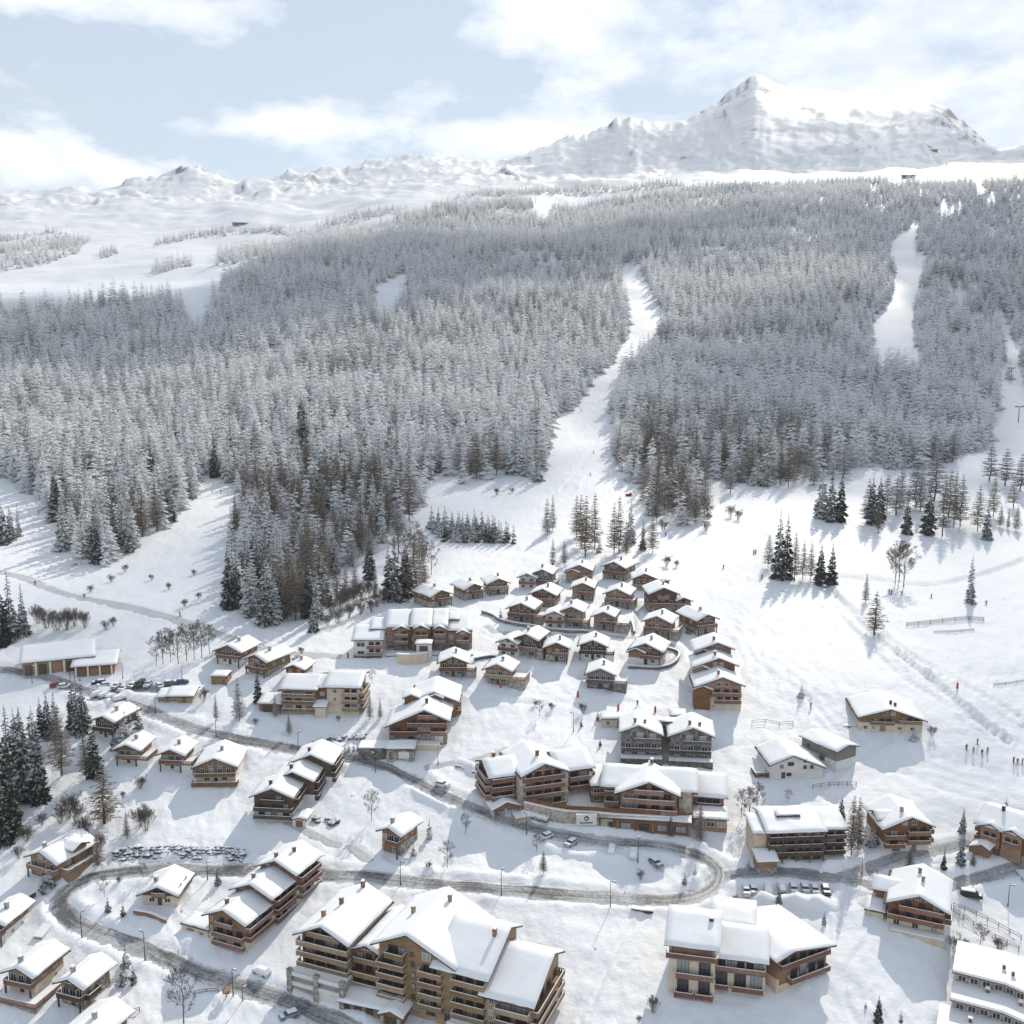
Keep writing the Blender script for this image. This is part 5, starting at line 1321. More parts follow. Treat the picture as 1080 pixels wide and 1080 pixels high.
# N2
s = House(955, 898, 24, 'brown chalet over a white ground floor with stacked corner balconies', 'the corner balcony chalet', 'chalet', 'chalet')
b1 = s.block(-7, 7, 0, 14, 8.2, 0, 'y', 23, 1.2, 1.5, 'wood_red', 'plaster_white', 2.8, 6, ro=.8, chim=((-1.2, .3, 'stone'),))
for z in (2.9, 5.7): s.balc(b1, 'f', z, .5, 1, 1.5, 'wood_red', glaz=2, gw=1.9); s.balc(b1, 'r', z, 0, .5, 1.5, 'wood_red', glaz=2); s.balc(b1, 'f', z - 1, 0, .44, 1.7, 'wood_red', glaz=1, gw=2.4)
s.door(b1, 'f', 9.5, 0, 1.4, 2.2, 'wood_brown'); s.door(b1, 'f', 4, 0, 2.4, 2.2, 'wood_brown', 'garage_door'); s.wins(b1, 'l', 1.2, 4, .7, .7); s.wins(b1, 'f', 8.4, 2, 1.5, 1.4, .35, .75)
s.block(-7.4, -1, 4, 9, 8.8, 0, 'x', 24, .8, .7, 'wood_red', 'wood_red', 6, 0, snow=.35)
# N3
s = House(1066, 908, -16, 'red brown residence with a zigzag roof edge at the right picture edge', 'the zigzag residence', 'residence', 'residence')
b1 = s.block(-10, 12, 0, 16, 9.0, 0, 'x', 22, 1.2, 1.2, 'wood_red', 'stone_pale', 2.6, 6, chim=((-1.5, .25, 'wood_dark'),))
for xo in (-6.2, 0, 7): b2 = s.block(xo - 2.8, xo + 2.8, -.8, 8, 8.6, 0, 'y', 24, .9, .7, 'wood_red', 'wood_red', 2.6, 0, snow=.36); s.win(b2, 'f', 2.8, 8.6, 1.8, 1.2); s.balc(b2, 'f', 5.2, .1, .9, 1.1, 'rail_red', glaz=2, gw=1.4)
for z in (2.8, 5.6): s.balc(b1, 'l', z, .1, .9, 1.5, 'rail_red', glaz=3)
s.door(b1, 'f', 11, 0, 2.6, 2.2, 'wood_red', 'garage_door'); s.door(b1, 'f', 15, 0, 2.6, 2.2, 'wood_red', 'garage_door')
g = s.block(-10.5, -5, -5.5, -.9, 3.0, 0, 'y', 20, .6, .6, 'wood_red', 'stone_pale', 1, pl=24, pr=24, ro=1)
# N4
s = House(957, 980, -2, 'red and cream house with two front gables standing in its own long shadow', 'the two gable house', 'house', 'house')
m_ = s.mpp
b1 = s.block(-5, 8.5, 0, 15, 7.0, 0, 'y', 24, 1.2, 1.6, 'wood_red', 'plaster_cream', 2.8, 6, ro=.6, chim=((-.6, .7, 'stone_grey'), (.4, .45, 'stone')))
b2 = s.block(-8.5, 2.0, 5.2, 11.5, 6.8, 0, 'x', 24, 1.0, 1.0, 'wood_red', 'plaster_cream', 2.8, 6)
s.balc(b1, 'f', 2.9, 0, 1, 1.7, 'wood_red', glaz=4, gw=1.7); s.balc(b1, 'f', 5.6, .2, 1, 1.5, 'wood_red', glaz=3); s.balc(b1, 'r', 3.6, 0, .6, 1.6, 'wood_red', glaz=2); s.wins(b1, 'f', 8.2, 3, 1.3, 1.2, .3, .75); s.wins(b1, 'f', .5, 3, 1.6, 1.5)
s.door(b2, 'l', 3, 0, 1.4, 2.1); s.wins(b2, 'l', 4, 2, 1.2, 1.3); g = s.block(-10.2, -6, .2, 4.8, 2.8, 0, 'x', 12, .5, .5, 'plaster_cream', 'plaster_cream', 1, pl=14, pr=14, ro=2)
s.slab('terrace', -4, 9, -2.8, -.3, -4, .3, 'plaster_cream')
# N5 bottom right, three bent tiers
s = House(1046, 1116, 0, 'stepped stone building of three bent tiers under thick flat snow in the bottom right corner', 'the stepped tier building', 'apartment building', 'apartment_building')
m_ = s.mpp
for k, (yy, zz) in enumerate(((0, 0), (8.5, 3.2), (15, 6.4))):
    xs = [-11 + [0, 2.2, 2.0][k], 1.5, 17]; sk = [(0, 0), (0, 0), (0, -5.5)]
    # two runs meeting at a blunt angle
    for a in (0, 1):
        g = MB(); xa, xb = xs[a], xs[a + 1]; ya, yb = yy + sk[a][1], yy + sk[a + 1][1]
        dp = 9.5 if k < 2 else 13
        def quad(z0, z1, y_in, ov=0., mi=0):
            p = [(xa - (ov if a == 0 else 0), ya - ov), (xb, yb - ov), (xb, yb + dp + y_in), (xa - (ov if a == 0 else 0), ya + dp + y_in)]
            n = len(g.v); g.v += [(x, y, z0) for x, y in p] + [(x, y, z1) for x, y in p]
            for q in ((0, 3, 2, 1), (4, 5, 6, 7), (0, 1, 5, 4), (1, 2, 6, 5), (2, 3, 7, 6), (3, 0, 4, 7)): g.f.append(tuple(n + i for i in q)); g.m.append(mi)
        quad(-6, zz + 3.0, 0); s.part('wall', g, 'stone'); g = MB(); quad(zz + 3.003, zz + 3.3, 0, .9); rf = s.part('roof', g, 'wood_pink'); g = MB(); quad(zz + 3.303, zz + 3.95, -.1, .8); s.part('snow_cover', g, 'roof_snow', rf)
        L = math.hypot(xb - xa, yb - ya); an = math.atan2(yb - ya, xb - xa); n = int(L / 2.3)
        f_, p_ = win_mesh(1.7, 1.5, 'frame_white', 'glass', 2)
        for i in range(n):
            t = (i + .5) / n; o = place('window', f_, s.root, (xa + (xb - xa) * t + math.sin(an) * .02, ya + (yb - ya) * t - math.cos(an) * .02, zz + 1.0), an); place('pane', p_, o)
    for cxx, cyy in ((-5 + 3 * k, yy + 5), (7 - 2 * k, yy + 3)):
        g = MB(); g.box(cxx - .35, cxx + .35, cyy - .35, cyy + .35, zz + 3.2, zz + 5.0); g.box(cxx - .5, cxx + .5, cyy - .5, cyy + .5, zz + 5.003, zz + 5.3, 1); s.part('chimney', g, ['wood_pink', 'roof_snow'], rf)
# O: cream building, bottom right of centre
s = House(732, 1051, -2, 'cream plastered hotel wing with tall windows and wooden balconies, bottom of the slope', 'the cream hotel', 'hotel', 'hotel', rel=True)
m_ = s.mpp
def X(p): return (p - 732) * m_
b1 = s.block(X(704), X(753), 0, 13, 12.6, 0, 'x', 18, 1.3, 1.0, 'plaster_cream', 'plaster_cream', 2.0, 6, pl=19, pr=24, ro=2, chim=((-2.2, .82, 'metal_dark', .6),))
g = s.block(X(708), X(750), -.9, 4, 3.0, 9.5, 'x', 4, .1, .1, 'wood_pink', 'wood_pink', .2, 0, roof=False)
s.balc(b1, 'f', 9.7, 0, 1.0, 1.6, 'wood_pink', glaz=4, over=.6); s.balc(b1, 'f', 5.0, .16, .98, 1.5, 'wood_pink'); s.balc(b1, 'f', .3, .14, .56, 1.5, 'wood_pink'); s.balc(b1, 'f', .3, .6, .98, 1.5, 'wood_pink')
for z in (.4, 5.1):
    for u in (.32, .78): s.win(b1, 'f', s.flen(b1, 'f') * u, z, 2.6, 3.7, 'frame_brown', 'glass_pale' if u < .5 and z > 3 else 'glass', 3)
s.wins(b1, 'l', 6, 2, .6, .9); s.wins(b1, 'l', 2, 2, .6, .9)
b2 = s.block(X(753.2), X(806), 3, 15, 9.0, 0, 'x', 18, 1.2, .6, 'plaster_cream', 'plaster_cream', 2.0, 6, pl=19, pr=22, ro=2)
s.balc(b2, 'f', 6.0, 0, 1, 1.4, 'wood_pink', glaz=5); s.balc(b2, 'f', 1.4, .0, .27, 1.4, 'wood_pink'); s.balc(b2, 'f', 1.4, .34, .96, 1.4, 'wood_pink')
for u in (.13, .5, .82): s.win(b2, 'f', s.flen(b2, 'f') * u, 1.5, 2.6, 3.6, 'frame_brown', 'glass' if u < .6 else 'glass_pale', 3)
b4 = s.block(X(748), X(792), 13.5, 24, 11.0, 0, 'x', 14, .8, .8, 'plaster_cream', 'plaster_cream', 2, 6)
s2 = House(845, 1035, 28, 'right wing of the cream hotel turned away, with a huge five sided snowy roof', 'the hotel right wing', 'hotel wing', 'hotel_wing', rel=False)
b1 = s2.block(-7.6, 7.6, 0, 17, 8.4, 0, 'y', 14, 1.6, 1.6, 'wood_pink', 'plaster_pink', 2.6, 6, ro=-4, pl=14, pr=10)
s2.balc(b1, 'f', 5.6, 0, 1, 1.4, 'wood_pink', glaz=5, gw=1.8); s2.balc(b1, 'f', 1.4, .2, 1.0, 1.6, 'wood_pink'); s2.wins(b1, 'f', 1.5, 4, 2.1, 3.2, .24, .98, fm='frame_brown'); s2.door(b1, 'f', 1.8, 1.0, 2.4, 4.0, 'wood_tan'); s2.wins(b1, 'r', 3, 3, 1.4, 2)
# J: the big apartment building at the bottom
s = House(402, 1066, -22, 'large gold wood apartment building with five floors of balconies at the bottom centre', 'the big apartment building', 'apartment building', 'apartment_building', rel=False, dz=.5)
T_ = 'wood_gold'
ba = s.block(-22.5, -9.5, 2, 20, 13.6, 0, 'y', 25, 1.4, 2.0, T_, 'plaster_white', 2.6, 8, chim=((-2.5, .25, 'wood_tan', 1.8), (-.8, .5, 'wood_tan', 1.8), (.2, .9, 'wood_tan', 1.6)))
bb = s.block(-9.5, -1.0, 4, 20, 11.0, 0, 'y', 24, .9, 1.6, T_, T_, 2.6, 8)
bc = s.block(-1.0, 18.0, 1.5, 21, 15.5, 0, 'y', 25, 1.4, 1.8, T_, T_, 2.6, 8, ro=-1.5, chim=((-4, .5, 'wood_tan', 1.8), (2.4, .8, 'wood_tan', 1.8)))
bd = s.block(14.0, 26.5, 1.0, 19, 14.0, 0, 'x', 24, 1.4, 1.0, T_, T_, 2.6, 8, chim=((-3, .8, 'wood_tan', 1.8),), pl=22, pr=26, ro=3.2)
be = s.block(26.6, 37.5, 0, 18, 10.6, 0, 'x', 24, 1.4, 1.2, T_, T_, 2.6, 8, pl=22, pr=26, ro=3.2)
for z in (5.4, 8.2, 10.9): s.balc(ba, 'f', z, 0, 1, 2.0, 'rail_tan', glaz=4, gw=2.4, over=.6)
s.balc(ba, 'f', 13.4, .15, .85, 1.4, 'rail_tan', glaz=3, gw=1.9); s.balc(bb, 'f', 5.4, 0, 1, 2.6, 'rail_tan', glaz=3); s.balc(bb, 'f', 2.7, 0, 1, 2.6, 'rail_tan', glaz=3); s.balc(bb, 'f', 8.2, .05, .95, 1.2, T_, glaz=3); s.wins(bb, 'f', 11, 2, 1.8, 1.3, .25, .75)
for z in (2.7, 5.4, 8.2, 10.9, 13.7): s.balc(bc, 'f', z, .0 if z < 12 else .12, .38, 2.0, 'rail_tan', glaz=2, gw=2.6)
for z in (2.7, 5.4, 8.2, 10.9): s.balc(bc, 'f', z, .56, .88, 1.7, 'rail_tan', glaz=2, gw=2.0); s.win(bc, 'f', 8.8, z + .5, 1.1, 1.4, 'frame_brown'); s.win(bc, 'f', 17.3, z + .5, 1.0, 1.4, 'frame_brown')
s.wins(bc, 'f', 13.8, 1, 2.2, 2.0, .5, .8, fm='frame_white', gm='glass_pale'); s.win(bc, 'f', 8.6, 14, 1, 1.2, 'frame_brown')
bl2 = dict(bd); bl2['x0'] = 18.2
for z in (2.9, 5.7, 8.5, 11.2): s.balc(bl2, 'f', z, .0, 1, 1.7, 'rail_tan', glaz=3, gw=1.7)
for z in (2.2, 4.9, 7.7): s.balc(be, 'f', z, .25, 1, 1.8, 'rail_tan', glaz=2, gw=2.6); s.balc(be, 'r', z, 0, 1, 1.7, 'rail_tan', glaz=4, gw=2.0); s.win(be, 'f', 1.5, z + .6, 1.2, 1.4)
for z in (.3,): s.wins(bc, 'f', z, 5, 2.2, 1.9, fm='frame_brown'); s.wins(bd, 'f', z, 3, 2.4, 1.9, .1, 1, fm='frame_brown')
# white arcade with stone pillars on the left
g = MB()
for z in (2.2, 4.7): g.box(-23.2, -8.4, -3.2, -2.5, z, z + 1.0)
g.box(-15.5, -8.4, -3.0, -2.7, -4, 2.2); s.part('arcade', g, 'plaster_white')
for u in (-23, -15.6, -8.6):
    g = MB(); g.box(u - .6, u + .6, -3.5, -2.3, -6, 6.3); s.part('stone_pillar', g, 'stone')
s.slab('terrace', -23, -8.5, -2.4, 1.9, -6, 5.1, 'concrete'); s.door(ba, 'f', 10.0, -.5, 2, 2.2, 'metal_dark')
# porch between the tall gable and right part
g = MB(); g.box(18.5, 30, -3.4, -2.8, 2.6, 3.6); s.part('arcade', g, 'plaster_white')
for u in (19, 23, 29.6):
    g = MB(); g.box(u - .6, u + .6, -3.7, -2.5, -6, 3.0); s.part('stone_pillar', g, 'stone')
s.slab('terrace', 18.4, 30, -2.7, .9, -6, 2.5, 'concrete')
# snowy entrance canopy in front
s = House(390, 1073, -18, 'low snow covered entrance canopy with stone posts in front of the big apartment building', 'the canopy', 'canopy', 'canopy', rel=False)
b1 = s.block(-7.5, 4.5, 0, 4.5, 2.8, 0, 'x', 10, .9, .6, 'wood_gold', 'stone', .3, 4, pl=12, pr=12, ro=1.5)
b2 = s.block(4.0, 8.5, -1.5, 5, 3.0, 0, 'y', 22, .9, .8, 'wood_gold', 'stone', .3, 4); s.door(b2, 'f', 2.2, 0, 2.6, 2.2, 'wood_dark'); s.wins(b1, 'f', .6, 4, 1.8, 1.6, fm='frame_brown'); s.posts(b2, 'f', -2, 2.8, [.2, 4.3], .7, .35, 'stone')
# reception hall low between the lodges
s = House(640, 846, 8, 'low snowy roofed link building between the two lodges', 'the link building', 'link building', 'link_building')
b1 = s.block(-5, 5.5, 0, 16, 5.2, 0, 'x', 4, .3, .3, 'wood_red', 'wood_red', 1.0, 6, snow=.5); s.wins(b1, 'f', 3, 3, 2, 1.4); s.balc(b1, 'f', 2.4, 0, 1, 1.2, 'wood_red', glaz=0); s.wins(b1, 'f', .4, 3, 2, 1.6)
s = House(492, 687.5, -3, 'small white snow capped kiosk on the retaining wall of the terrace building', 'the white kiosk', 'kiosk', 'kiosk')
s.root.location = ground(447, 697); s.root.location.z += 3.0; s.px, s.py = 447, 690
b1 = s.block(-2.6, 2.6, 0, 4, 2.6, 0, 'x', 6, .4, .4, 'plaster_white', 'plaster_white', .5, 4, snow=.5); s.door(b1, 'f', 2.6, 0, 3, 2, 'wood_dark')
# mountain restaurants far up
for (x_, y_, w_, lab) in ((253, 238, 16, 'tiny dark mountain hut far up on the snowfield at the left'), (958, 188, 14, 'tiny dark mountain restaurant peeping over the tree line at the right'), (985, 160, 7, 'tiny dark lift station on the snowy shoulder below the main peak')):
    s = House(x_, y_, 0, lab, 'x', 'mountain hut', 'mountain_hut')
    w2 = w_ * s.mpp; b1 = s.block(-w2 / 2, w2 / 2, 0, 14, 7, 0, 'x', 14, 1.2, 1.2, 'wood_dark', 'stone_grey', 2, 8, snow=.6); s.wins(b1, 'f', 3, 5, 3, 2.2)
# real sizes: every house keeps its front edge and takes its own scale
SCALE = {'the big apartment building': .84, 'the canopy': .84, 'the cream hotel': .88, 'the hotel right wing': .86, 'the left lodge': .92, 'the right lodge': .98, 'the link building': .8, 'the dark balcony block': .74, 'the three tier apartments': .76, 'the stepped dark house': .8, 'the wide low chalet': .76, 'the corner balcony chalet': .78, 'the stacked apartments': .84, 'the left stone house': .84, 'the right stone house': .84, 'the two gable house': .84, 'the farmhouse': .82, 'the barn': .82, 'the dormer chalet': .84, 'the stepped tier building': .84,
         'the long depot': .82, 'the lower shed': .82, 'the zigzag residence': .78}
for n_ in ['the corner chalet', 'the brown rim chalet', 'the tan rim chalet', 'the white and grey double house', 'the top grey chalet', 'the top row chalet', 'the narrow red chalet', 'the dark red chalet', 'the balcony chalet', 'the annex chalet', 'the large dark chalet', 'the terrace chalet', 'the cream and red double house', 'the stone terrace chalet', 'the lane chalet', 'the right rim chalet', 'the white and dark double house', 'the small red chalet', 'the dark lower row chalet', 'the broad brown chalet', 'the lone grey chalet', 'the honey coloured chalet', 'the tall window chalet']: SCALE[n_] = .89
for h_ in HOUSES:
    k = SCALE.get(h_.short, .88); h_.root.scale = (k, k, k); h_.root.location.z += .15
# ------------------------------------------------------------------ unseen clouds added above the frame, outlined to shade forest, peak and slopes
SUN_EL, SUN_AZ = R(35), R(23)          # azimuth to the right of the view
sd = Vector((math.sin(SUN_AZ) * math.cos(SUN_EL), math.cos(SUN_AZ) * math.cos(SUN_EL), math.sin(SUN_EL)))
CLOUD_Z = 2000.0
mc, nt, b = new_mat('shade_cloud_vapour')
for n in list(nt.nodes):
    if n.type != 'OUTPUT_MATERIAL': nt.nodes.remove(n)
out = next(n for n in nt.nodes if n.type == 'OUTPUT_MATERIAL')
df = nd(nt, 'ShaderNodeBsdfDiffuse'); df.inputs['Color'].default_value = (.92, .92, .93, 1)
tl_ = nd(nt, 'ShaderNodeBsdfTranslucent'); tl_.inputs['Color'].default_value = (.92, .92, .93, 1)
m1 = nd(nt, 'ShaderNodeMixShader'); m1.inputs[0].default_value = .55; nt.links.new(df.outputs[0], m1.inputs[1]); nt.links.new(tl_.outputs[0], m1.inputs[2])
tr_ = nd(nt, 'ShaderNodeBsdfTransparent'); m2 = nd(nt, 'ShaderNodeMixShader')
at = nd(nt, 'ShaderNodeAttribute', attribute_name='vapour')
nz = noise_tex(nt, .004, 4, .6)
al = math_n(nt, 'MULTIPLY', at.outputs['Fac'], math_n(nt, 'ADD', .55, math_n(nt, 'MULTIPLY', nz, .9)), True)
nt.links.new(math_n(nt, 'MULTIPLY', al, .80), m2.inputs[0]); nt.links.new(tr_.outputs[0], m2.inputs[1]); nt.links.new(m1.outputs[0], m2.inputs[2]); nt.links.new(m2.outputs[0], out.inputs['Surface'])

def shade_cloud(pts, label, soft=70, dens=1.0):
    """one of the added unseen clouds, ragged and flat, outlined so its shade falls on the ground area pts (pixels of the photograph)"""
    W = []
    for p in pts:
        g = ground(*p); k = (CLOUD_Z - g.z) / sd.z; W.append((g.x + sd.x * k, g.y + sd.y * k))
    W = np.array(W)
    n = 90
    x = np.linspace(W[:, 0].min() - 120, W[:, 0].max() + 120, n); y = np.linspace(W[:, 1].min() - 120, W[:, 1].max() + 120, n)
    X, Y = np.meshgrid(x, y, indexing='ij')
    # ragged outline: warp, then distance to the outline
    wx, wy = X + 60 * fbm(X / 170, Y / 170, 3, 141), Y + 60 * fbm(X / 170, Y / 170, 3, 151)
    ins = inpoly(W, wx, wy)
    d = np.full(X.shape, 1e9)
    for i in range(len(W)):
        a, c = W[i], W[(i + 1) % len(W)]; e = c - a; t = np.clip(((wx - a[0]) * e[0] + (wy - a[1]) * e[1]) / (e @ e), 0, 1)
        d = np.minimum(d, np.hypot(wx - a[0] - t * e[0], wy - a[1] - t * e[1]))
    d = np.where(ins, d, -d)
    den = sstep(-soft * .5, soft, d) * dens
    top = np.where(den > .02, 30 + 70 * np.clip(den, 0, 1) ** .5 + 40 * fbm(X / 120, Y / 120, 4, 161), 30)
    V = np.stack([X, Y, CLOUD_Z + top], -1).reshape(-1, 3)
    me = grid_mesh('shade_cloud', V, n, n, mc)
    a = me.attributes.new('vapour', 'FLOAT', 'POINT'); a.data.foreach_set('value', den.ravel().astype(np.float32))
    # drop the cells with no vapour
    bm = bmesh.new(); bm.from_mesh(me); bm.verts.ensure_lookup_table(); dd = den.ravel()
    bmesh.ops.delete(bm, geom=[v for v in bm.verts if dd[v.index] < .004], context='VERTS'); 
    geo_ = bmesh.ops.extrude_face_region(bm, geom=bm.faces[:])
    for v in geo_['geom']:
        if isinstance(v, bmesh.types.BMVert): v.co.z = CLOUD_Z - 12
    bm.to_mesh(me); bm.free()
    o = place('shade_cloud', me); tag(o, kind='structure'); return o
shade_cloud([(-60, 332), (100, 318), (200, 312), (300, 275), (430, 252), (600, 248), (760, 225), (1120, 222), (1120, 300), (960, 292), (890, 262), (760, 258), (690, 276), (640, 300), (520, 330), (400, 345), (300, 375), (150, 405), (-60, 415)], 'x')
shade_cloud([(660, 372), (760, 345), (870, 322), (960, 322), (1120, 330), (1120, 500), (900, 490), (760, 505), (640, 470)], 'x', 60, .8)
shade_cloud([(600, 150), (700, 118), (800, 84), (960, 100), (1130, 140), (1130, 172), (800, 180), (620, 172)], 'x', 90, .75)  # added out of view to darken the sunlit face of the main peak
shade_cloud([(740, 560), (860, 520), (1140, 500), (1140, 800), (980, 770), (880, 720), (790, 640)], 'x', 70, .38)  # thin and unseen, added to tone down the bright right slope
shade_cloud([(240, 560), (330, 500), (560, 490), (600, 520), (560, 560), (470, 590), (300, 660), (150, 640), (60, 600)], 'x', 40, .55)
# ------------------------------------------------------------------ small things
AUTO = []          # (object, phrase, px, py, group): these get a label from what they stand beside
def auto(o, phrase, px, py, cat, group=None):
    o['category'] = cat; AUTO.append((o, phrase, px, py, group)); return o

# ---- cars
def car_parts(van=False):
    b = MB(); L, W = (4.9, 1.9) if van else (4.2, 1.76)
    prof = ([(-L / 2, .45), (-L / 2, .95), (-L / 2 + .12, 1.0), (L / 2 - 1.15, 1.05), (L / 2 - .15, .92), (L / 2, .72), (L / 2, .38), (-L / 2 + .1, .34)] if not van else
            [(-L / 2, .45), (-L / 2, 1.1), (L / 2 - .85, 1.12), (L / 2 - .1, .95), (L / 2, .75), (L / 2, .38), (-L / 2 + .1, .34)])
    secs = [(-W / 2, .0), (-W / 2 + .07, .05), (W / 2 - .07, .05), (W / 2, .0)]
    n0 = len(b.v)
    for y, grow in secs:
        for x, z in prof: b.v.append((x * (1 + grow * .4), y, z + (grow if z > .8 else -grow * .3)))
    k = len(prof)
    for s_ in range(3):
        for i in range(k):
            j = (i + 1) % k; b.f.append((n0 + s_ * k + i, n0 + (s_ + 1) * k + i, n0 + (s_ + 1) * k + j, n0 + s_ * k + j)); b.m.append(0)
    b.f.append(tuple(n0 + i for i in range(k))); b.m.append(0); b.f.append(tuple(n0 + 3 * k + i for i in reversed(range(k)))); b.m.append(0)
    def cabin(mb, x0, x1, x2, x3, z0, z1, w0, w1):
        v = [(x0, -w0, z0), (x3, -w0, z0), (x3, w0, z0), (x0, w0, z0), (x1, -w1, z1), (x2, -w1, z1), (x2, w1, z1), (x1, w1, z1)]
        n = len(mb.v); mb.v += v
        for q in ((0, 3, 2, 1), (4, 5, 6, 7), (0, 1, 5, 4), (1, 2, 6, 5), (2, 3, 7, 6), (3, 0, 4, 7)): mb.f.append(tuple(n + i for i in q)); mb.m.append(0)
    g = MB(); r = MB(); sn = MB()
    if van:
        cabin(g, -L / 2 + .05, -L / 2 + .15, L / 2 - 1.5, L / 2 - .75, 1.1, 1.75, .9, .8); cabin(r, -L / 2 + .13, -L / 2 + .2, L / 2 - 1.6, L / 2 - 1.5, 1.752, 1.85, .82, .76)
        cabin(sn, -L / 2 + .15, -L / 2 + .3, L / 2 - 1.75, L / 2 - 1.55, 1.853, 2.0, .8, .66)
    else:
        cabin(g, -L / 2 + .25, -L / 2 + .6, L / 2 - 1.75, L / 2 - 1.0, .98, 1.38, .80, .66); cabin(r, -L / 2 + .58, -L / 2 + .65, L / 2 - 1.85, L / 2 - 1.75, 1.382, 1.45, .68, .62)
        cabin(sn, -L / 2 + .5, -L / 2 + .68, L / 2 - 1.9, L / 2 - 1.7, 1.453, 1.62, .68, .56)
    cabin(sn, L / 2 - 1.0, L / 2 - .95, L / 2 - .3, L / 2 - .2, 1.075, 1.15, .78, .7)
    deep = MB()
    cabin(deep, -L / 2 - .02, -L / 2 + .5, L / 2 - 1.4, L / 2 + .02, .72, 1.72, .93, .66); cabin(deep, L / 2 - 1.6, L / 2 - 1.3, L / 2 - .4, L / 2 + .04, .74, 1.24, .92, .76)
    w = MB(); w.bar((0, -.11, 0), (0, .11, 0), .33, .33, 12); h = MB(); h.bar((0, -.12, 0), (0, .12, 0), .18, .18, 8)
    lm = MB(); lm.box(-.03, .03, -.2, .2, -.08, .08)
    return dict(body=b, glass=g, roof=r, snow=sn, deep=deep.mesh('snow_cover', M['roof_snow']), wheel=w.mesh('wheel', M['tyre']), hub=h.mesh('rim', M['metal_grey']), lamp=lm.mesh('headlight', M['lamp_glass']),
                glassm=g.mesh('window', M['glass']), snowm=sn.mesh('snow_cover', M['roof_snow']), L=L, W=W)
CARP = {False: car_parts(), True: car_parts(True)}
_cb = {}
def car(px, py, yaw, paint_, snow=1, van=False, phrase=None, group='cars parked in the snow'):
    P = ground(px, py); c = CARP[van]
    o = empty('parked_van' if van else 'parked_car', (P.x, P.y, P.z + .12), R(yaw)); o.scale = (.95,) * 3
    k = (paint_, van)
    if k not in _cb: _cb[k] = (c['body'].mesh('body', M[paint_], False), c['roof'].mesh('roof', M[paint_]))
    place('body', _cb[k][0], o); place('window', c['glassm'], o); place('roof', _cb[k][1], o)
    for sx in (-1, 1):
        for sy in (-1, 1):
            w_ = place('wheel', c['wheel'], o, (sx * c['L'] * .31, sy * (c['W'] / 2 - .1), .33)); place('rim', c['hub'], w_)
    for sy in (-1, 1): place('headlight', c['lamp'], o, (c['L'] / 2 + .01, sy * .62, .68))
    if snow: place('snow_cover', c['deep'] if snow > 1 else c['snowm'], o)
    col = paint_.split('_')[1]
    auto(o, phrase or (f'car buried under snow' if snow > 1 else f'{col} {"van" if van else "car"} with snow on its roof' if snow else f'{col} car clear of snow'), px, py, 'van' if van else 'car', group)
    return o
for x, y, c, sn in ((787, 943, 'white', 1), (795, 942, 'silver', 1), (810, 940.5, 'white', 2), (824, 939, 'grey', 2), (837, 940.5, 'white', 1), (849, 940.5, 'silver', 1), (859.5, 941.5, 'white', 1), (871, 942, 'black', 1)):
    car(x, y, -96, 'paint_' + c, sn, group='cars parked in a row before the dark balcony block')
for x, y, c, sn, yw, v in ((104, 722, 'black', 1, 200, 0), (109, 725, 'white', 1, 205, 0), (122.5, 726, 'silver', 1, -100, 0), (129.6, 728.5, 'white', 1, -100, 0), (139, 725.5, 'grey', 1, -95, 0), (148, 724, 'black', 0, -95, 1), (156, 724, 'white', 1, -92, 0),
                       (168.5, 726, 'silver', 1, -60, 0), (180, 722.5, 'grey', 1, 30, 0), (192, 721.5, 'blue', 0, 20, 0), (103, 734.5, 'white', 2, 55, 0), (110.5, 736, 'grey', 2, 55, 0), (118, 737.5, 'black', 2, 55, 0), (125.5, 739, 'white', 2, 55, 0), (60, 725, 'red', 0, 30, 0), (68, 726, 'white', 1, 25, 0)):
    car(x, y, yw, 'paint_' + c, sn, bool(v), group='cars on the upper car park')
for x, y, c, sn, yw in ((557.5, 862, 'black', 2, -30), (564.5, 864, 'grey', 2, -30), (571, 866, 'black', 2, -30), (575.5, 885, 'white', 1, -140), (602, 892, 'silver', 1, -130), (645, 900, 'white', 2, -100), (668, 904, 'white', 2, -100), (691.7, 913, 'grey', 1, -60),
                       (513, 820, 'grey', 1, 200), (519, 822, 'white', 1, 200), (466.5, 830, 'white', 1, -25)):
    car(x, y, yw, 'paint_' + c, sn, group='cars along the lodge road')
car(1024, 947, -20, 'paint_black', 1, True); car(1079, 926, 90, 'paint_white', 2); car(305, 1074, -150, 'paint_grey', 1); car(276, 1028, 150, 'paint_white', 2)

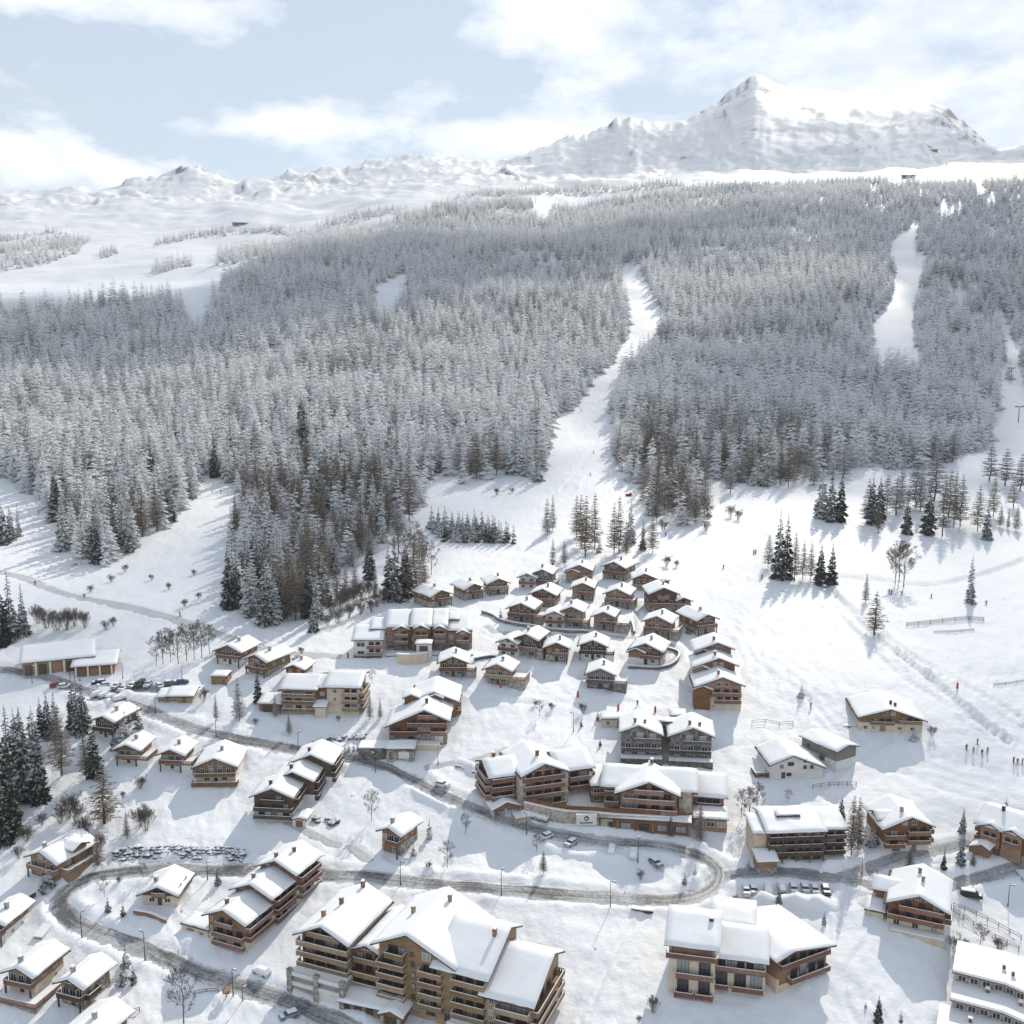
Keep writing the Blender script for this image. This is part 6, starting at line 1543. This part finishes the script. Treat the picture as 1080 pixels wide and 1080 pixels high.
# ---- street lamps
def lamp_meshes(h):
    p = MB(); p.bar((0, 0, -1), (0, 0, h), .10, .06, 8); p.bar((0, 0, 0), (0, 0, .9), .14, .12, 8)
    a = MB(); a.bar((0, 0, h - .1), (.75, 0, h + .12), .05, .04, 6)
    l = MB(); l.box(.45, 1.15, -.14, .14, h + .06, h + .2); l.box(.47, 1.13, -.12, .12, h + .203, h + .28, 1); l.box(.55, 1.05, -.1, .1, h + .02, h + .057, 2)
    return p.mesh('pole', M['metal_dark']), a.mesh('arm', M['metal_dark']), l.mesh('lamp_head', [M['metal_dark'], M['roof_snow'], M['lamp_glass']])
LM = lamp_meshes(5.0)
for i, (x, y, hp) in enumerate(((219, 929, 17), (86.5, 990, 22), (153, 1012.6, 24), (246, 1051, 24), (256, 1057, 12), (324, 927.7, 20), (422.6, 934, 22), (528.7, 945, 23), (555.5, 881, 20), (643.6, 958.6, 25), (672.8, 910, 22), (909, 922.5, 14), (1063, 956, 18), (314.7, 793.5, 18),
                (396, 815.5, 18), (462, 806.5, 17), (34, 722, 15), (129.6, 716, 13), (228, 778, 16), (192, 716, 11), (604.7, 771.7, 17), (164, 752, 14))):
    P = ground(x, y); d = (P - Vector((0, 0, CAMZ))).length; s_ = hp * d / FPX / .86 / 5.0
    o = empty('street_lamp', (P.x, P.y, P.z), R(90 * (i % 3) - 30)); o.scale = (1, 1, s_)
    for n_, m_ in zip(('pole', 'arm', 'lamp_head'), LM): place(n_, m_, o)
    auto(o, 'dark street lamp', x, y, 'street lamp', 'street lamps along the roads')

# ---- people on skis: one smooth skinned body, shared
def figure_mesh(name, pose):
    J = dict(pel=(0, 0, .92), ch=(.03, 0, 1.22), nk=(.07, 0, 1.46), hd=(.10, 0, 1.62), ht=(.12, 0, 1.76))
    E = [('pel', 'ch'), ('ch', 'nk'), ('nk', 'hd'), ('hd', 'ht')]; Rr = dict(pel=.17, ch=.19, nk=.075, hd=.115, ht=.10)
    kb = .18 if pose == 0 else .08
    for s, q in ((-1, 'l'), (1, 'r')):
        J['hp' + q] = (0, s * .10, .86); J['kn' + q] = (kb, s * .13, .50); J['an' + q] = (.02, s * .13, .12); J['to' + q] = (.2, s * .14, .06)
        J['sh' + q] = (.05, s * .21, 1.38); J['el' + q] = (.02 + .1 * pose, s * .33, 1.12); J['ha' + q] = (.26, s * .34, 1.02)
        E += [('pel', 'hp' + q), ('hp' + q, 'kn' + q), ('kn' + q, 'an' + q), ('an' + q, 'to' + q), ('ch', 'sh' + q), ('sh' + q, 'el' + q), ('el' + q, 'ha' + q)]
        Rr.update({'hp' + q: .12, 'kn' + q: .085, 'an' + q: .075, 'to' + q: .06, 'sh' + q: .085, 'el' + q: .06, 'ha' + q: .05})
    ks = list(J); me = bpy.data.meshes.new(name); me.from_pydata([J[k] for k in ks], [(ks.index(a), ks.index(b)) for a, b in E], [])
    o = bpy.data.objects.new(name, me); COL.objects.link(o)
    md = o.modifiers.new('s', 'SKIN'); sv = me.skin_vertices[0].data
    for i, k in enumerate(ks): sv[i].radius = (Rr[k], Rr[k]); sv[i].use_root = (k == 'pel')
    o.modifiers.new('u', 'SUBSURF').levels = 1
    dg = bpy.context.evaluated_depsgraph_get(); m2 = bpy.data.meshes.new_from_object(o.evaluated_get(dg)); bpy.data.objects.remove(o)
    m2.name = name; return m2
FIG = [figure_mesh('person', 0), figure_mesh('person', 1)]
def fig_var(base, jacket):
    m_ = base.copy(); m_.materials.clear()
    for n_ in (jacket, 'jacket_dark', 'skin', 'metal_dark'): m_.materials.append(M[n_])
    for p in m_.polygons:
        z = p.center.z; p.material_index = 0 if .9 < z < 1.5 else (1 if z <= .9 else (2 if z < 1.66 and p.center.x > .14 else 3)); p.use_smooth = True
    return m_
FV = {(i, j): fig_var(FIG[i], j) for i in (0, 1) for j in ('jacket_dark', 'jacket_red', 'jacket_teal', 'jacket_yellow')}
sk = MB()
for s_ in (-1, 1):
    y0 = s_ * .14; sk.box(-.75, .85, y0 - .045, y0 + .045, 0, .03); sk.poly([(.85, y0 - .045, .0), (.85, y0 + .045, .0), (1.02, y0 + .03, .12), (1.02, y0 - .03, .12)])
SKI = sk.mesh('skis', M['paint_black'])
pl_ = MB(); pl_.bar((.27, .34, 1.1), (-.15, .42, 0), .018, .012, 4); pl_.bar((.27, -.34, 1.1), (-.15, -.42, 0), .018, .012, 4)
POLES = pl_.mesh('ski_poles', M['metal_dark'])
for i, (x, y, j) in enumerate(((938, 626, 'dark'), (940, 627, 'dark'), (951, 628, 'dark'), (982, 631, 'dark'), (1025, 638, 'red'), (1040, 638, 'dark'), (1019, 791, 'dark'), (1026.6, 794, 'yellow'), (1030.5, 785, 'dark'), (1035.5, 796.5, 'dark'), (1041.5, 794, 'yellow'), (1068.7, 804.5, 'dark'),
                    (1073, 806, 'red'), (1078, 806, 'dark'), (855, 746.6, 'red'), (224, 520, 'dark'), (233, 520, 'dark'), (40.7, 541.7, 'red'), (37, 617, 'dark'), (89, 630.7, 'dark'), (190, 650, 'red'), (613, 434, 'dark'), (626, 478.5, 'dark'), (622.7, 501.7, 'teal'), (702, 565.7, 'dark'), (763, 600, 'dark'),
                    (672, 744, 'teal'), (615, 415, 'dark'), (660, 307, 'dark'), (671, 290, 'dark'), (803.6, 610.5, 'red'), (947, 297, 'dark'))):
    P = ground(x, y); o = empty('person', (P.x, P.y, P.z + .02), R(-90 + (i * 67) % 110 - 55)); o.scale = (1.05,) * 3
    place('figure', FV[(i % 2, 'jacket_' + j)], o); place('skis', SKI, o); place('ski_poles', POLES, o)
    auto(o, f'skier in {"a " if j != "dark" else ""}{j} {"jacket" if j != "dark" else "clothes"}', x, y, 'person', 'skiers')

# ---- padded piste posts, markers
pp = MB(); pp.bar((0, 0, -.3), (0, 0, 1.7), .32, .30, 10); PAD = pp.mesh('padding', M['padding_red']); pq = MB(); pq.bar((0, 0, -.5), (0, 0, 2.1), .05, .05, 6); PST = pq.mesh('post', M['metal_grey'])
for x, y in ((652, 749), (691, 751), (609.5, 735), (367, 694), (528, 725.5), (1009.7, 726), (795, 584), (797, 584)):
    P = ground(x, y); o = empty('piste_post', P); place('post', PST, o); place('padding', PAD, o); auto(o, 'red padded piste post', x, y, 'piste post', 'red padded piste posts')
fq = MB(); fq.bar((0, 0, -.5), (0, 0, 3.6), .05, .04, 6); FP = fq.mesh('pole', M['metal_dark']); fl = MB(); fl.box(.05, .75, -.03, .03, 1.2, 3.5); FL = fl.mesh('flag', M['bin_green'])
for x, y in ((486.7, 718), (519, 722)):
    P = ground(x, y); o = empty('banner_flag', P); place('pole', FP, o); place('flag', FL, o); auto(o, 'teal upright banner flag', x, y, 'flag', 'teal banner flags')

# ---- fences and walls on lines
def line_thing(name, pts, label, cat, h, t, mat, top=None, snow=True, step=1.2, below=2.5, base=0.0, dz=0.0):
    L = px_line(pts, step); P0 = L[len(L) // 2]; z0 = HZ(*P0); o = empty(name, (P0[0], P0[1], z0)); tag(o, label, cat)
    tg = np.gradient(L, axis=0); tg /= np.linalg.norm(tg, axis=1)[:, None] + 1e-9; nn = np.stack([tg[:, 1], -tg[:, 0]], -1)
    Z = H(L[:, 0], L[:, 1]) - z0 + dz; q = L - P0
    def strip(name_, t_, a, b_, mi, par=o):
        g = MB(); n = len(L)
        for k in range(n):
            for s_ in (-1, 1):
                x, y = q[k] + nn[k] * t_ * s_; g.v += [(x, y, Z[k] + a), (x, y, Z[k] + b_)]
        for k in range(n - 1):
            i = 4 * k
            for f in ((i, i + 4, i + 5, i + 1), (i + 2, i + 3, i + 7, i + 6), (i + 1, i + 5, i + 7, i + 3), (i, i + 2, i + 6, i + 4)): g.f.append(f); g.m.append(0)
        g.f += [(0, 1, 3, 2), (4 * n - 4, 4 * n - 2, 4 * n - 1, 4 * n - 3)]; g.m += [0, 0]
        return place(name_, g.mesh(name_, M[mi]), par)
    w = strip('wall', t, -below, h, mat)
    if snow: strip('snow_cap', t * 1.15 + .04, h + .003, h + .26, 'roof_snow', w)
    if top: strip('fence_boards', .06, h + .27, h + 1.3, top, w)
    return o
line_thing('retaining_wall', [(553, 860), (575, 865), (610, 870), (650, 873), (690, 875), (727, 876)], 'long pale rubble stone retaining wall with a wooden fence below the two lodges', 'wall', 3.6, .5, 'stone_pale', 'wood_red')
line_thing('retaining_wall', [(419, 700), (432, 700.5), (453, 698)], 'short cream retaining wall below the terrace building', 'wall', 3.2, .4, 'plaster_cream')
line_thing('retaining_wall', [(322, 716), (340, 716), (357, 713)], 'short grey timber faced wall right of the cream cottage', 'wall', 1.9, .3, 'wood_grey')
line_thing('retaining_wall', [(508, 647), (520, 651), (531, 657), (567, 663.5), (590, 667), (622, 668.5)], 'low dark wall along the uphill lane through the hamlet', 'wall', 1.1, .25, 'wood_grey')
line_thing('retaining_wall', [(665, 655), (668, 663), (669, 670)], 'short dark wall beside the steep lane in the hamlet', 'wall', 1.1, .25, 'wood_grey')
line_thing('retaining_wall', [(703, 685), (716, 690), (712, 700), (695, 706), (660, 705)], 'curved dark wall round the lane bend at the right of the hamlet', 'wall', .9, .25, 'wood_grey')
line_thing('retaining_wall', [(500, 697), (520, 694), (528, 700), (527, 708)], 'low dark fence wall by the white and dark double house', 'wall', .9, .2, 'wood_grey')
line_thing('retaining_wall', [(141, 964), (158, 967), (178, 975)], 'low red brown fence wall running out from the cream bungalow', 'wall', 1.0, .2, 'rail_red')
line_thing('retaining_wall', [(8, 956), (25, 952), (38, 945)], 'dark timber wall under the dormer chalet at the left edge', 'wall', 1.2, .25, 'wood_dark')
line_thing('retaining_wall', [(666, 960), (678, 962), (690, 963)], 'low dark planter wall capped with snow behind the cream hotel', 'wall', .7, .5, 'wood_dark')
line_thing('snow_steps', [(40, 991), (46, 983), (53, 973)], 'narrow brown timber sided steps climbing to the hairpin bend', 'steps', .5, .9, 'wood_brown')

def rail_fence(pts, label, h=1.1, mat='wood_brown', step=2.4, net=False):
    L = px_line(pts, step); P0 = L[len(L) // 2]; z0 = HZ(*P0); o = empty('net_fence' if net else 'rail_fence', (P0[0], P0[1], z0)); tag(o, label, 'fence')
    g = MB(); r_ = MB()
    Q = [Vector((x - P0[0], y - P0[1], HZ(x, y) - z0)) for x, y in L]
    for p in Q: g.bar(p - Vector((0, 0, .5)), p + Vector((0, 0, h)), .09, .08, 5)
    for a, b_ in zip(Q[:-1], Q[1:]):
        if net:
            r_.poly([a + Vector((0, 0, .1)), b_ + Vector((0, 0, .1)), b_ + Vector((0, 0, h)), a + Vector((0, 0, h))])
        else:
            for f in (.45, .92): r_.bar(a + Vector((0, 0, h * f)), b_ + Vector((0, 0, h * f)), .06, .06, 4)
    place('post', g.mesh('post', M[mat]), o); place('net' if net else 'rail', r_.mesh('rail', M['net_blue' if net else mat]), o); return o
m, nt, b = new_mat('net_blue'); b.inputs['Base Color'].default_value = (.10, .14, .19, 1)
tx = nd(nt, 'ShaderNodeBsdfTransparent'); mx = nd(nt, 'ShaderNodeMixShader'); mx.inputs[0].default_value = .45; nt.links.new(tx.outputs[0], mx.inputs[1]); nt.links.new(b.outputs[0], mx.inputs[2])
nt.links.new(mx.outputs[0], nt.nodes['Material Output'].inputs['Surface']); M['net_blue'] = m
rail_fence([(1005, 957), (1030, 966), (1055, 979), (1085, 996)], 'long brown rail fence descending to the right picture edge')
rail_fence([(1005, 962), (1020, 972), (1050, 990), (1085, 1008)], 'lower second rail fence descending to the right picture edge')
rail_fence([(857, 832), (875, 829.5), (893, 829), (912, 828.5)], 'row of short posts with rails below the nursery slope', 1.2)
rail_fence([(793, 764), (808, 763), (823, 766), (842, 764)], 'thin piste fence behind the old farmhouse', 1.3, 'wood_tan', 4)
rail_fence([(120, 1075), (140, 1069), (158, 1064)], 'snowy rail fence left of the big bare tree', 1.0)
rail_fence([(205, 1050), (220, 1047), (232, 1047)], 'snowy rail fence right of the big bare tree', 1.0)
rail_fence([(956, 661), (985, 658), (1010, 655), (1035, 655), (1050, 659)], 'long blue safety net across the nursery slope', 1.6, 'metal_dark', 5, True)
rail_fence([(985, 668), (1010, 667), (1040, 664)], 'pale lower safety net on the nursery slope', .9, 'metal_grey', 5, True)
rail_fence([(1048, 724), (1065, 722), (1085, 719)], 'short safety net at the right end of the nursery slope', 1.0, 'metal_grey', 4, True)

# ---- boulder walls
def boulders(pts, label, rows, r):
    L = px_line(pts, r * 1.15); P0 = L[len(L) // 2]; z0 = HZ(*P0); rd = random.Random(len(L)); bm = bmesh.new()
    for k, (x, y) in enumerate(L):
        for q in range(rows):
            if rd.random() < .12: continue
            s_ = r * rd.choice((.5, .7, .9, 1.0, 1.5)) * rd.uniform(.8, 1.2); res = bmesh.ops.create_icosphere(bm, subdivisions=1, radius=s_)
            c = Vector((x - P0[0] + rd.uniform(-.7, .7) * r, y - P0[1] + q * r * 1.0 + rd.uniform(-.4, .4) * r, HZ(x, y + q * r) - z0 + r * .1 + q * r * .55 + rd.uniform(-.2, .3) * r))
            for v in res['verts']: v.co = Vector((v.co.x * rd.uniform(.85, 1.3), v.co.y, v.co.z * .8)) * rd.uniform(.85, 1.1) + c
    me = bpy.data.meshes.new('boulder_wall'); bm.to_mesh(me); bm.free(); me.materials.append(M['boulder_snowy'])
    tag(place('boulder_wall', me, None, (P0[0], P0[1], z0)), label, 'boulder wall')
foliage('boulder_snowy', (.05, .048, .046), (.15, .145, .14), .42, .8, .5, 0, 0)
boulders([(120, 909), (140, 906), (170, 905), (200, 905), (235, 906), (257, 908)], 'long rough wall of dark snow dusted boulders above the hairpin road', 5, .55)
boulders([(332, 786), (345, 783), (365, 780), (388, 778)], 'dark boulder wall on the bank left of the broad gable residence', 2, .8)
boulders([(333, 866), (345, 867), (357, 870)], 'small heap wall of dark boulders beside the stepped dark house', 2, .7)
boulders([(483, 808), (500, 814), (515, 822)], 'straggling line of boulders on the bank left of the left lodge', 1, .55)

# ---- bus shelter and sign
s = House(534, 861, 20, 'open bus shelter with a snowy gable roof and white inner walls beside the road', 'the bus shelter', 'bus shelter', 'bus_shelter')
b1 = s.block(-4.2, 4.2, 0, 7.5, 3.0, 0, 'y', 22, .7, .8, 'wood_red', 'wood_red', 2.95, below=-2.6)
for u in (-4, 0, 4): g = MB(); g.box(u - .14, u + .14, 0.1, 7.2, -3, 2.6); s.part('partition', g, 'plaster_white')
for u in (-3.9, 3.9): g = MB(); g.box(u - .2, u + .2, -.35, .05, -3, 2.95); s.part('post', g, 'wood_brown')
s.root.scale = (.8,) * 3
P = ground(619.5, 872.5); o = empty('sign_board', (P.x - .3, P.y - .85, P.z + 1.0), R(2)); tag(o, 'white sign board with a dark round mountain emblem on the stone wall by the lodges', 'sign')
g = MB(); g.box(-2.5, 2.5, -.08, .08, 0, 2.7); place('board', g.mesh('board', M['plaster_white']), o)
g = MB(); g.bar((0, -.083, 1.75), (0, -.12, 1.75), .62, .62, 20); place('emblem', g.mesh('emblem', M['metal_dark']), o)
g = MB(); g.poly([(-.42, -.128, 1.5), (.42, -.128, 1.5), (.12, -.128, 1.98), (0, -.128, 1.8), (-.14, -.128, 2.1)]); place('mountain_mark', g.mesh('mountain_mark', M['plaster_white']), o)
g = MB(); rd = random.Random(2); x = -1.6
while x < 1.55:
    w_ = rd.uniform(.16, .26); g.box(x, x + w_, -.12, -.083, .45, .78); x += w_ + .07
place('lettering', g.mesh('lettering', M['metal_dark']), o)
g = MB(); g.box(-2.55, 2.55, -.2, .2, 2.703, 2.9); place('snow_cap', g.mesh('snow_cap', M['roof_snow']), o)

# ---- snowmobile, bird table, bins, pylons
P = ground(663, 523); o = empty('snowmobile', (P.x, P.y, P.z), R(20)); o.scale = (1.5,) * 3; auto(o, 'red snowmobile parked', 663, 523, 'snowmobile')
g = MB(); g.prism([(-1.2, .25), (1.1, .25), (1.35, .5), (.75, .95), (.2, .8), (-.1, .72), (-1.25, .75)], 'y', -.35, .35); place('body', g.mesh('body', M['paint_red']), o)
g = MB(); g.box(-1.0, .6, -.25, .25, 0, .24); place('track', g.mesh('track', M['tyre']), o); g = MB(); g.prism([(.6, .75), (.95, .85), (.7, 1.25), (.62, 1.25)], 'y', -.3, .3); place('windscreen', g.mesh('windscreen', M['glass']), o)
for s_ in (-1, 1): g = MB(); g.box(.5, 1.7, s_ * .5 - .08, s_ * .5 + .08, 0, .06); place('ski', g.mesh('ski', M['metal_dark']), o)
P = ground(239, 1053); o = empty('bird_table', P); tag(o, 'small wooden roofed bird table by the snowy rail fence', 'bird table')
g = MB(); g.box(-.1, .1, -.1, .1, -.5, 1.2); g.box(-.7, .7, -.5, .5, 1.2, 1.3); place('post', g.mesh('post', M['wood_brown']), o); g = MB(); g.prism([(-.9, 1.9), (0, 2.4), (.9, 1.9), (0, 2.25)], 'y', -.6, .6); [g.box(x - .06, x + .06, -.4, .4, 1.303, 1.95) for x in (-.6, .6)]; place('roof', g.mesh('roof', M['wood_brown']), o)
py_ = MB(); py_.bar((0, 0, -2), (0, 0, 11), .45, .3, 8); PYM = py_.mesh('mast', M['metal_grey']); pc = MB(); pc.box(-3.2, 3.2, -.25, .25, 10.6, 11.1); [pc.box(x - .9, x + .9, -.12, .12, 11.1, 11.4) for x in (-2.8, 2.8)]; PCM = pc.mesh('crossarm', M['metal_dark'])
for x, y in ((998, 178), (1012, 181), (1030, 186), (1058, 372), (1066, 402), (1074, 445), (565, 215)):
    P = ground(x, y); o = empty('lift_pylon', P, R(10)); place('mast', PYM, o); place('crossarm', PCM, o); auto(o, 'grey ski lift pylon', x, y, 'lift pylon', 'ski lift pylons')

# ---- ploughed heaps of snow
def heap(pts, w, h):
    L = px_line(pts, 1.0); n = len(L); nx = 11; V = np.zeros((n, nx, 3))
    tg = np.gradient(L, axis=0); tg /= np.linalg.norm(tg, axis=1)[:, None] + 1e-9; nn = np.stack([tg[:, 1], -tg[:, 0]], -1); e = np.minimum(np.arange(n), np.arange(n)[::-1]); ef = sstep(-1, 5, e)
    for k in range(nx):
        f = k / (nx - 1) * 2 - 1; p = L + nn * (f * w / 2)[..., None] if np.ndim(f) else L + nn * (f * w / 2)
        V[:, k, :2] = p
        V[:, k, 2] = H(p[:, 0], p[:, 1]) - .3 + ef * (1 - f * f) ** .8 * h * (.8 + .45 * fbm(p[:, 0] / 3.5, p[:, 1] / 3.5, 4, 171)) + .3 * (1 - f * f)
    me = grid_mesh('snow_bank', V.reshape(-1, 3), n, nx, mt_snow)
    if me.polygons[0].normal.z < 0: me.flip_normals()
    tag(place('snow_bank', me), kind='structure')
mt_snow = bpy.data.materials['snow_slope']
for a in (([(785, 952), (810, 951), (850, 953), (886, 953)], 6, 2.2), ([(775, 948), (765, 958), (755, 965)], 6, 2.2), ([(188, 998), (200, 994), (210, 1000)], 7, 2.2), ([(905, 946), (925, 952), (940, 960)], 6, 1.5), ([(100, 741), (125, 745), (150, 752)], 5, 1.5),
          ([(400, 812), (430, 832), (470, 852), (505, 868)], 3, .9), ([(560, 890), (620, 903), (690, 905)], 4, 1.0), ([(970, 918), (1010, 915), (1050, 905)], 4, 1.3), ([(480, 800), (500, 812), (512, 828)], 4, 1.4)): heap(*a)
# ------------------------------------------------------------------ labels that single out: what each thing stands beside
MARKS = [(h_.px, h_.py, h_.short) for h_ in HOUSES if h_.short != 'x'] + [(640, 440, 'the broad ski piste'), (948, 618, 'the three bare trunks'), (228, 515, 'the left snow tongue'), (500, 562, 'the young spruce rows'), (1000, 690, 'the nursery slope'), (20, 600, 'the track at the left edge'),
    (875, 560, 'the dark spruce trio'), (60, 800, 'the big spruce stand'), (15, 675, 'the left edge spruces'), (925, 668, 'the lone wide larch'), (832, 612, 'the middle tree clump'), (975, 560, 'the upper tree clump'), (1045, 560, 'the right edge trees'), (130, 625, 'the shrubby bank'), (630, 585, 'the larches above the hamlet'), (285, 650, 'the tall forest corner'),
    (1040, 190, 'the upper lift line'), (1065, 400, 'the right edge lift line'), (940, 320, 'the right hand piste'), (375, 635, 'the brushwood bank')]
TP = {'dark': 'dark green spruce', 'mid': 'snow dusted spruce', 'young': 'small young spruce', 'larch': 'leafless brown larch', 'frost': 'frosted larch', 'wide': 'wide spreading larch', 'frostwide': 'broad frosted larch', 'bare': 'bare tree', 'bush': 'bare shrub', 'snowy': 'snowy spruce'}
TG = {'dark': 'dark spruces', 'mid': 'snow dusted spruces', 'young': 'young spruces', 'larch': 'brown larches', 'frost': 'frosted larches', 'wide': 'spreading larches', 'frostwide': 'broad frosted larches', 'bare': 'bare trees', 'bush': 'bare shrubs'}
items = [(o, ('tall ' if hp > 52 else '') + TP[k], x, y, TG[k]) for o, k, x, y, hp in TREES if 'group' not in o] + [a for a in AUTO]
rows_ = [(o, x, y) for o, k, x, y, hp in TREES if 'group' in o]
cells = {}
for o, ph, x, y, g_ in items:
    d, mk = min(((x - mx) ** 2 + 2.2 * (y - my) ** 2, (mx, my, sh)) for mx, my, sh in MARKS)
    dx, dy = x - mk[0], (y - mk[1]) * 1.4
    rel = 'beside' if abs(dx) + abs(dy) < 7 else ('left of' if dx < 0 else 'right of') if abs(dx) > abs(dy) else ('behind' if dy < 0 else 'in front of')
    cells.setdefault(f'{ph} {rel} {mk[2]}', []).append((x, y, o, g_))
ORD = ['', 'second', 'third', 'fourth', 'fifth', 'sixth', 'seventh', 'eighth', 'ninth', 'tenth', 'eleventh', 'twelfth', 'thirteenth', 'fourteenth', 'fifteenth', 'sixteenth']
for t, L in cells.items():
    L.sort(key=lambda q: q[:2]); n = len(L)
    for i, (x, y, o, g_) in enumerate(L):
        w = '' if n == 1 else ', leftmost there' if i == 0 else ', rightmost there' if i == n - 1 else f', {ORD[i]} from the left there'
        o['label'] = t + w
        if g_: o['group'] = g_
rows_.sort(key=lambda q: (round(q[2]), q[1]))
for o, x, y in rows_: o['label'] = 'small dark spruce in the planted rows above the hamlet of chalets'
HAZE = .7e-4
# ------------------------------------------------------------------ camera, sun, sky, air
cam = bpy.data.cameras.new('camera'); co = link(bpy.data.objects.new('camera', cam))
cam.sensor_width = 36; cam.sensor_height = 36; cam.lens = FPX / 1080 * 36; cam.clip_end = 60000; cam.clip_start = 1
co.location = (0, 0, CAMZ); co.rotation_euler = (PI / 2 - PITCH, 0, 0); SC.camera = co

sl = bpy.data.lights.new('sun', 'SUN'); sl.energy = 5.0; sl.angle = R(.5); sl.color = (1, .925, .79)
so = link(bpy.data.objects.new('sun', sl)); so.rotation_euler = (-sd).to_track_quat('-Z', 'Y').to_euler(); so.location = (0, 0, 400)

w = bpy.data.worlds.new('World'); SC.world = w; w.use_nodes = True; nt = w.node_tree
bg = nt.nodes['Background']
sky = nd(nt, 'ShaderNodeTexSky', sky_type='NISHITA'); sky.sun_disc = False; sky.sun_elevation = SUN_EL; sky.sun_rotation = SUN_AZ
sky.altitude = 1800; sky.air_density = 1.0; sky.dust_density = .6; sky.ozone_density = .6
tc = nd(nt, 'ShaderNodeTexCoord'); sep = nd(nt, 'ShaderNodeSeparateXYZ'); nt.links.new(tc.outputs['Generated'], sep.inputs[0])
den = math_n(nt, 'ADD', math_n(nt, 'MAXIMUM', sep.outputs[2], 0.0), .22)
cx = math_n(nt, 'DIVIDE', sep.outputs[0], den); cy = math_n(nt, 'DIVIDE', sep.outputs[1], den)
cb = nd(nt, 'ShaderNodeCombineXYZ'); nt.links.new(cx, cb.inputs[0]); nt.links.new(cy, cb.inputs[1])
mp = nd(nt, 'ShaderNodeMapping'); mp.inputs['Location'].default_value = (3.4, 1.2, 0); mp.inputs['Scale'].default_value = (1.0, .8, 1); nt.links.new(cb.outputs[0], mp.inputs['Vector'])
n1 = nd(nt, 'ShaderNodeTexNoise'); n1.inputs['Scale'].default_value = 2.7; n1.inputs['Detail'].default_value = 9; n1.inputs['Roughness'].default_value = .60
nt.links.new(mp.outputs[0], n1.inputs['Vector'])
az = math_n(nt, 'ARCTAN2', sep.outputs[0], sep.outputs[1])
cov = math_n(nt, 'MULTIPLY', math_n(nt, 'SUBTRACT', n1.outputs['Fac'], .5), 2.9)
# banks of cloud in their quarters of the sky (bearing, height, breadth, depth, weight)
for x_, y_, sx_, sy_, w_ in ((300, 140, 90, 24, .62), (545, 142, 110, 20, .72), (40, 172, 130, 20, .72), (900, 40, 290, 55, .42), (620, 55, 90, 40, .22), (60, 0, 180, 22, .62), (1040, 110, 180, 50, .45), (290, 5, 60, 18, .45), (440, 100, 50, 16, .45), (160, 70, 220, 40, -.25), (430, 50, 110, 40, -.35), (690, 105, 90, 20, -.3)):
    A, T = ang(x_, y_); E = T / math.sqrt(1 + T * T)
    u = math_n(nt, 'DIVIDE', math_n(nt, 'SUBTRACT', az, A), sx_ / FPX); v = math_n(nt, 'DIVIDE', math_n(nt, 'SUBTRACT', sep.outputs[2], E), sy_ / FPX)
    q = math_n(nt, 'ADD', math_n(nt, 'MULTIPLY', u, u), math_n(nt, 'MULTIPLY', v, v))
    cov = math_n(nt, 'ADD', cov, math_n(nt, 'MULTIPLY', math_n(nt, 'EXPONENT', math_n(nt, 'MULTIPLY', q, -1)), w_))
# thinner cloud and a deeper blue towards the zenith
hi_ = math_n(nt, 'MULTIPLY', math_n(nt, 'SUBTRACT', sep.outputs[2], .30), 3.0, True)
cov = math_n(nt, 'SUBTRACT', cov, math_n(nt, 'MULTIPLY', hi_, .12))
cl = ramp(nt, cov, [(.06, (0, 0, 0)), (.36, (.45, .45, .45)), (.80, (1, 1, 1))])
bw = nd(nt, 'ShaderNodeRGBToBW'); nt.links.new(cl, bw.inputs[0])
low = math_n(nt, 'MULTIPLY', math_n(nt, 'SUBTRACT', .30, sep.outputs[2]), 3.0, True)
CLOUD = (15.5, 15.5, 15.6)
skyw = mixc(nt, math_n(nt, 'MULTIPLY', math_n(nt, 'SUBTRACT', 1, math_n(nt, 'MULTIPLY', hi_, .12)), .45), sky.outputs[0], (8.5, 9.35, 10.2))
nz2 = nd(nt, 'ShaderNodeTexNoise'); nz2.inputs['Scale'].default_value = 3.1; nz2.inputs['Detail'].default_value = 6; nt.links.new(mp.outputs[0], nz2.inputs['Vector'])
CLOUDC = ramp(nt, nz2.outputs['Fac'], [(.34, (10.6, 11.1, 12.0)), (.62, (14.6, 14.6, 14.6))])
mixed = mixc(nt, bw.outputs[0], skyw, CLOUDC)
nt.links.new(mixed, bg.inputs['Color']); bg.inputs['Strength'].default_value = .14

SC.view_settings.view_transform = 'Standard'; SC.view_settings.look = 'None'; SC.view_settings.exposure = -.29; SC.view_settings.gamma = 1
SC.cycles.max_bounces = 5; SC.cycles.diffuse_bounces = 3; SC.cycles.glossy_bounces = 2; SC.cycles.transmission_bounces = 2; SC.cycles.transparent_max_bounces = 8; SC.cycles.volume_bounces = 0
SC.cycles.use_denoising = True
# the air between the village and the peaks
g = MB(); g.box(-5300, 5300, -900, 5350, -260, 1340)
hz, nt, b = new_mat('air')
for n in list(nt.nodes):
    if n.type != 'OUTPUT_MATERIAL': nt.nodes.remove(n)
pv = nd(nt, 'ShaderNodeVolumePrincipled'); pv.inputs['Color'].default_value = (1, .995, .985, 1); pv.inputs['Density'].default_value = HAZE; pv.inputs['Anisotropy'].default_value = .05
nt.links.new(pv.outputs[0], next(n for n in nt.nodes if n.type == 'OUTPUT_MATERIAL').inputs['Volume'])
hz.cycles.homogeneous_volume = True if hasattr(hz.cycles, 'homogeneous_volume') else None
tag(place('haze', g.mesh('haze', hz)), kind='stuff')
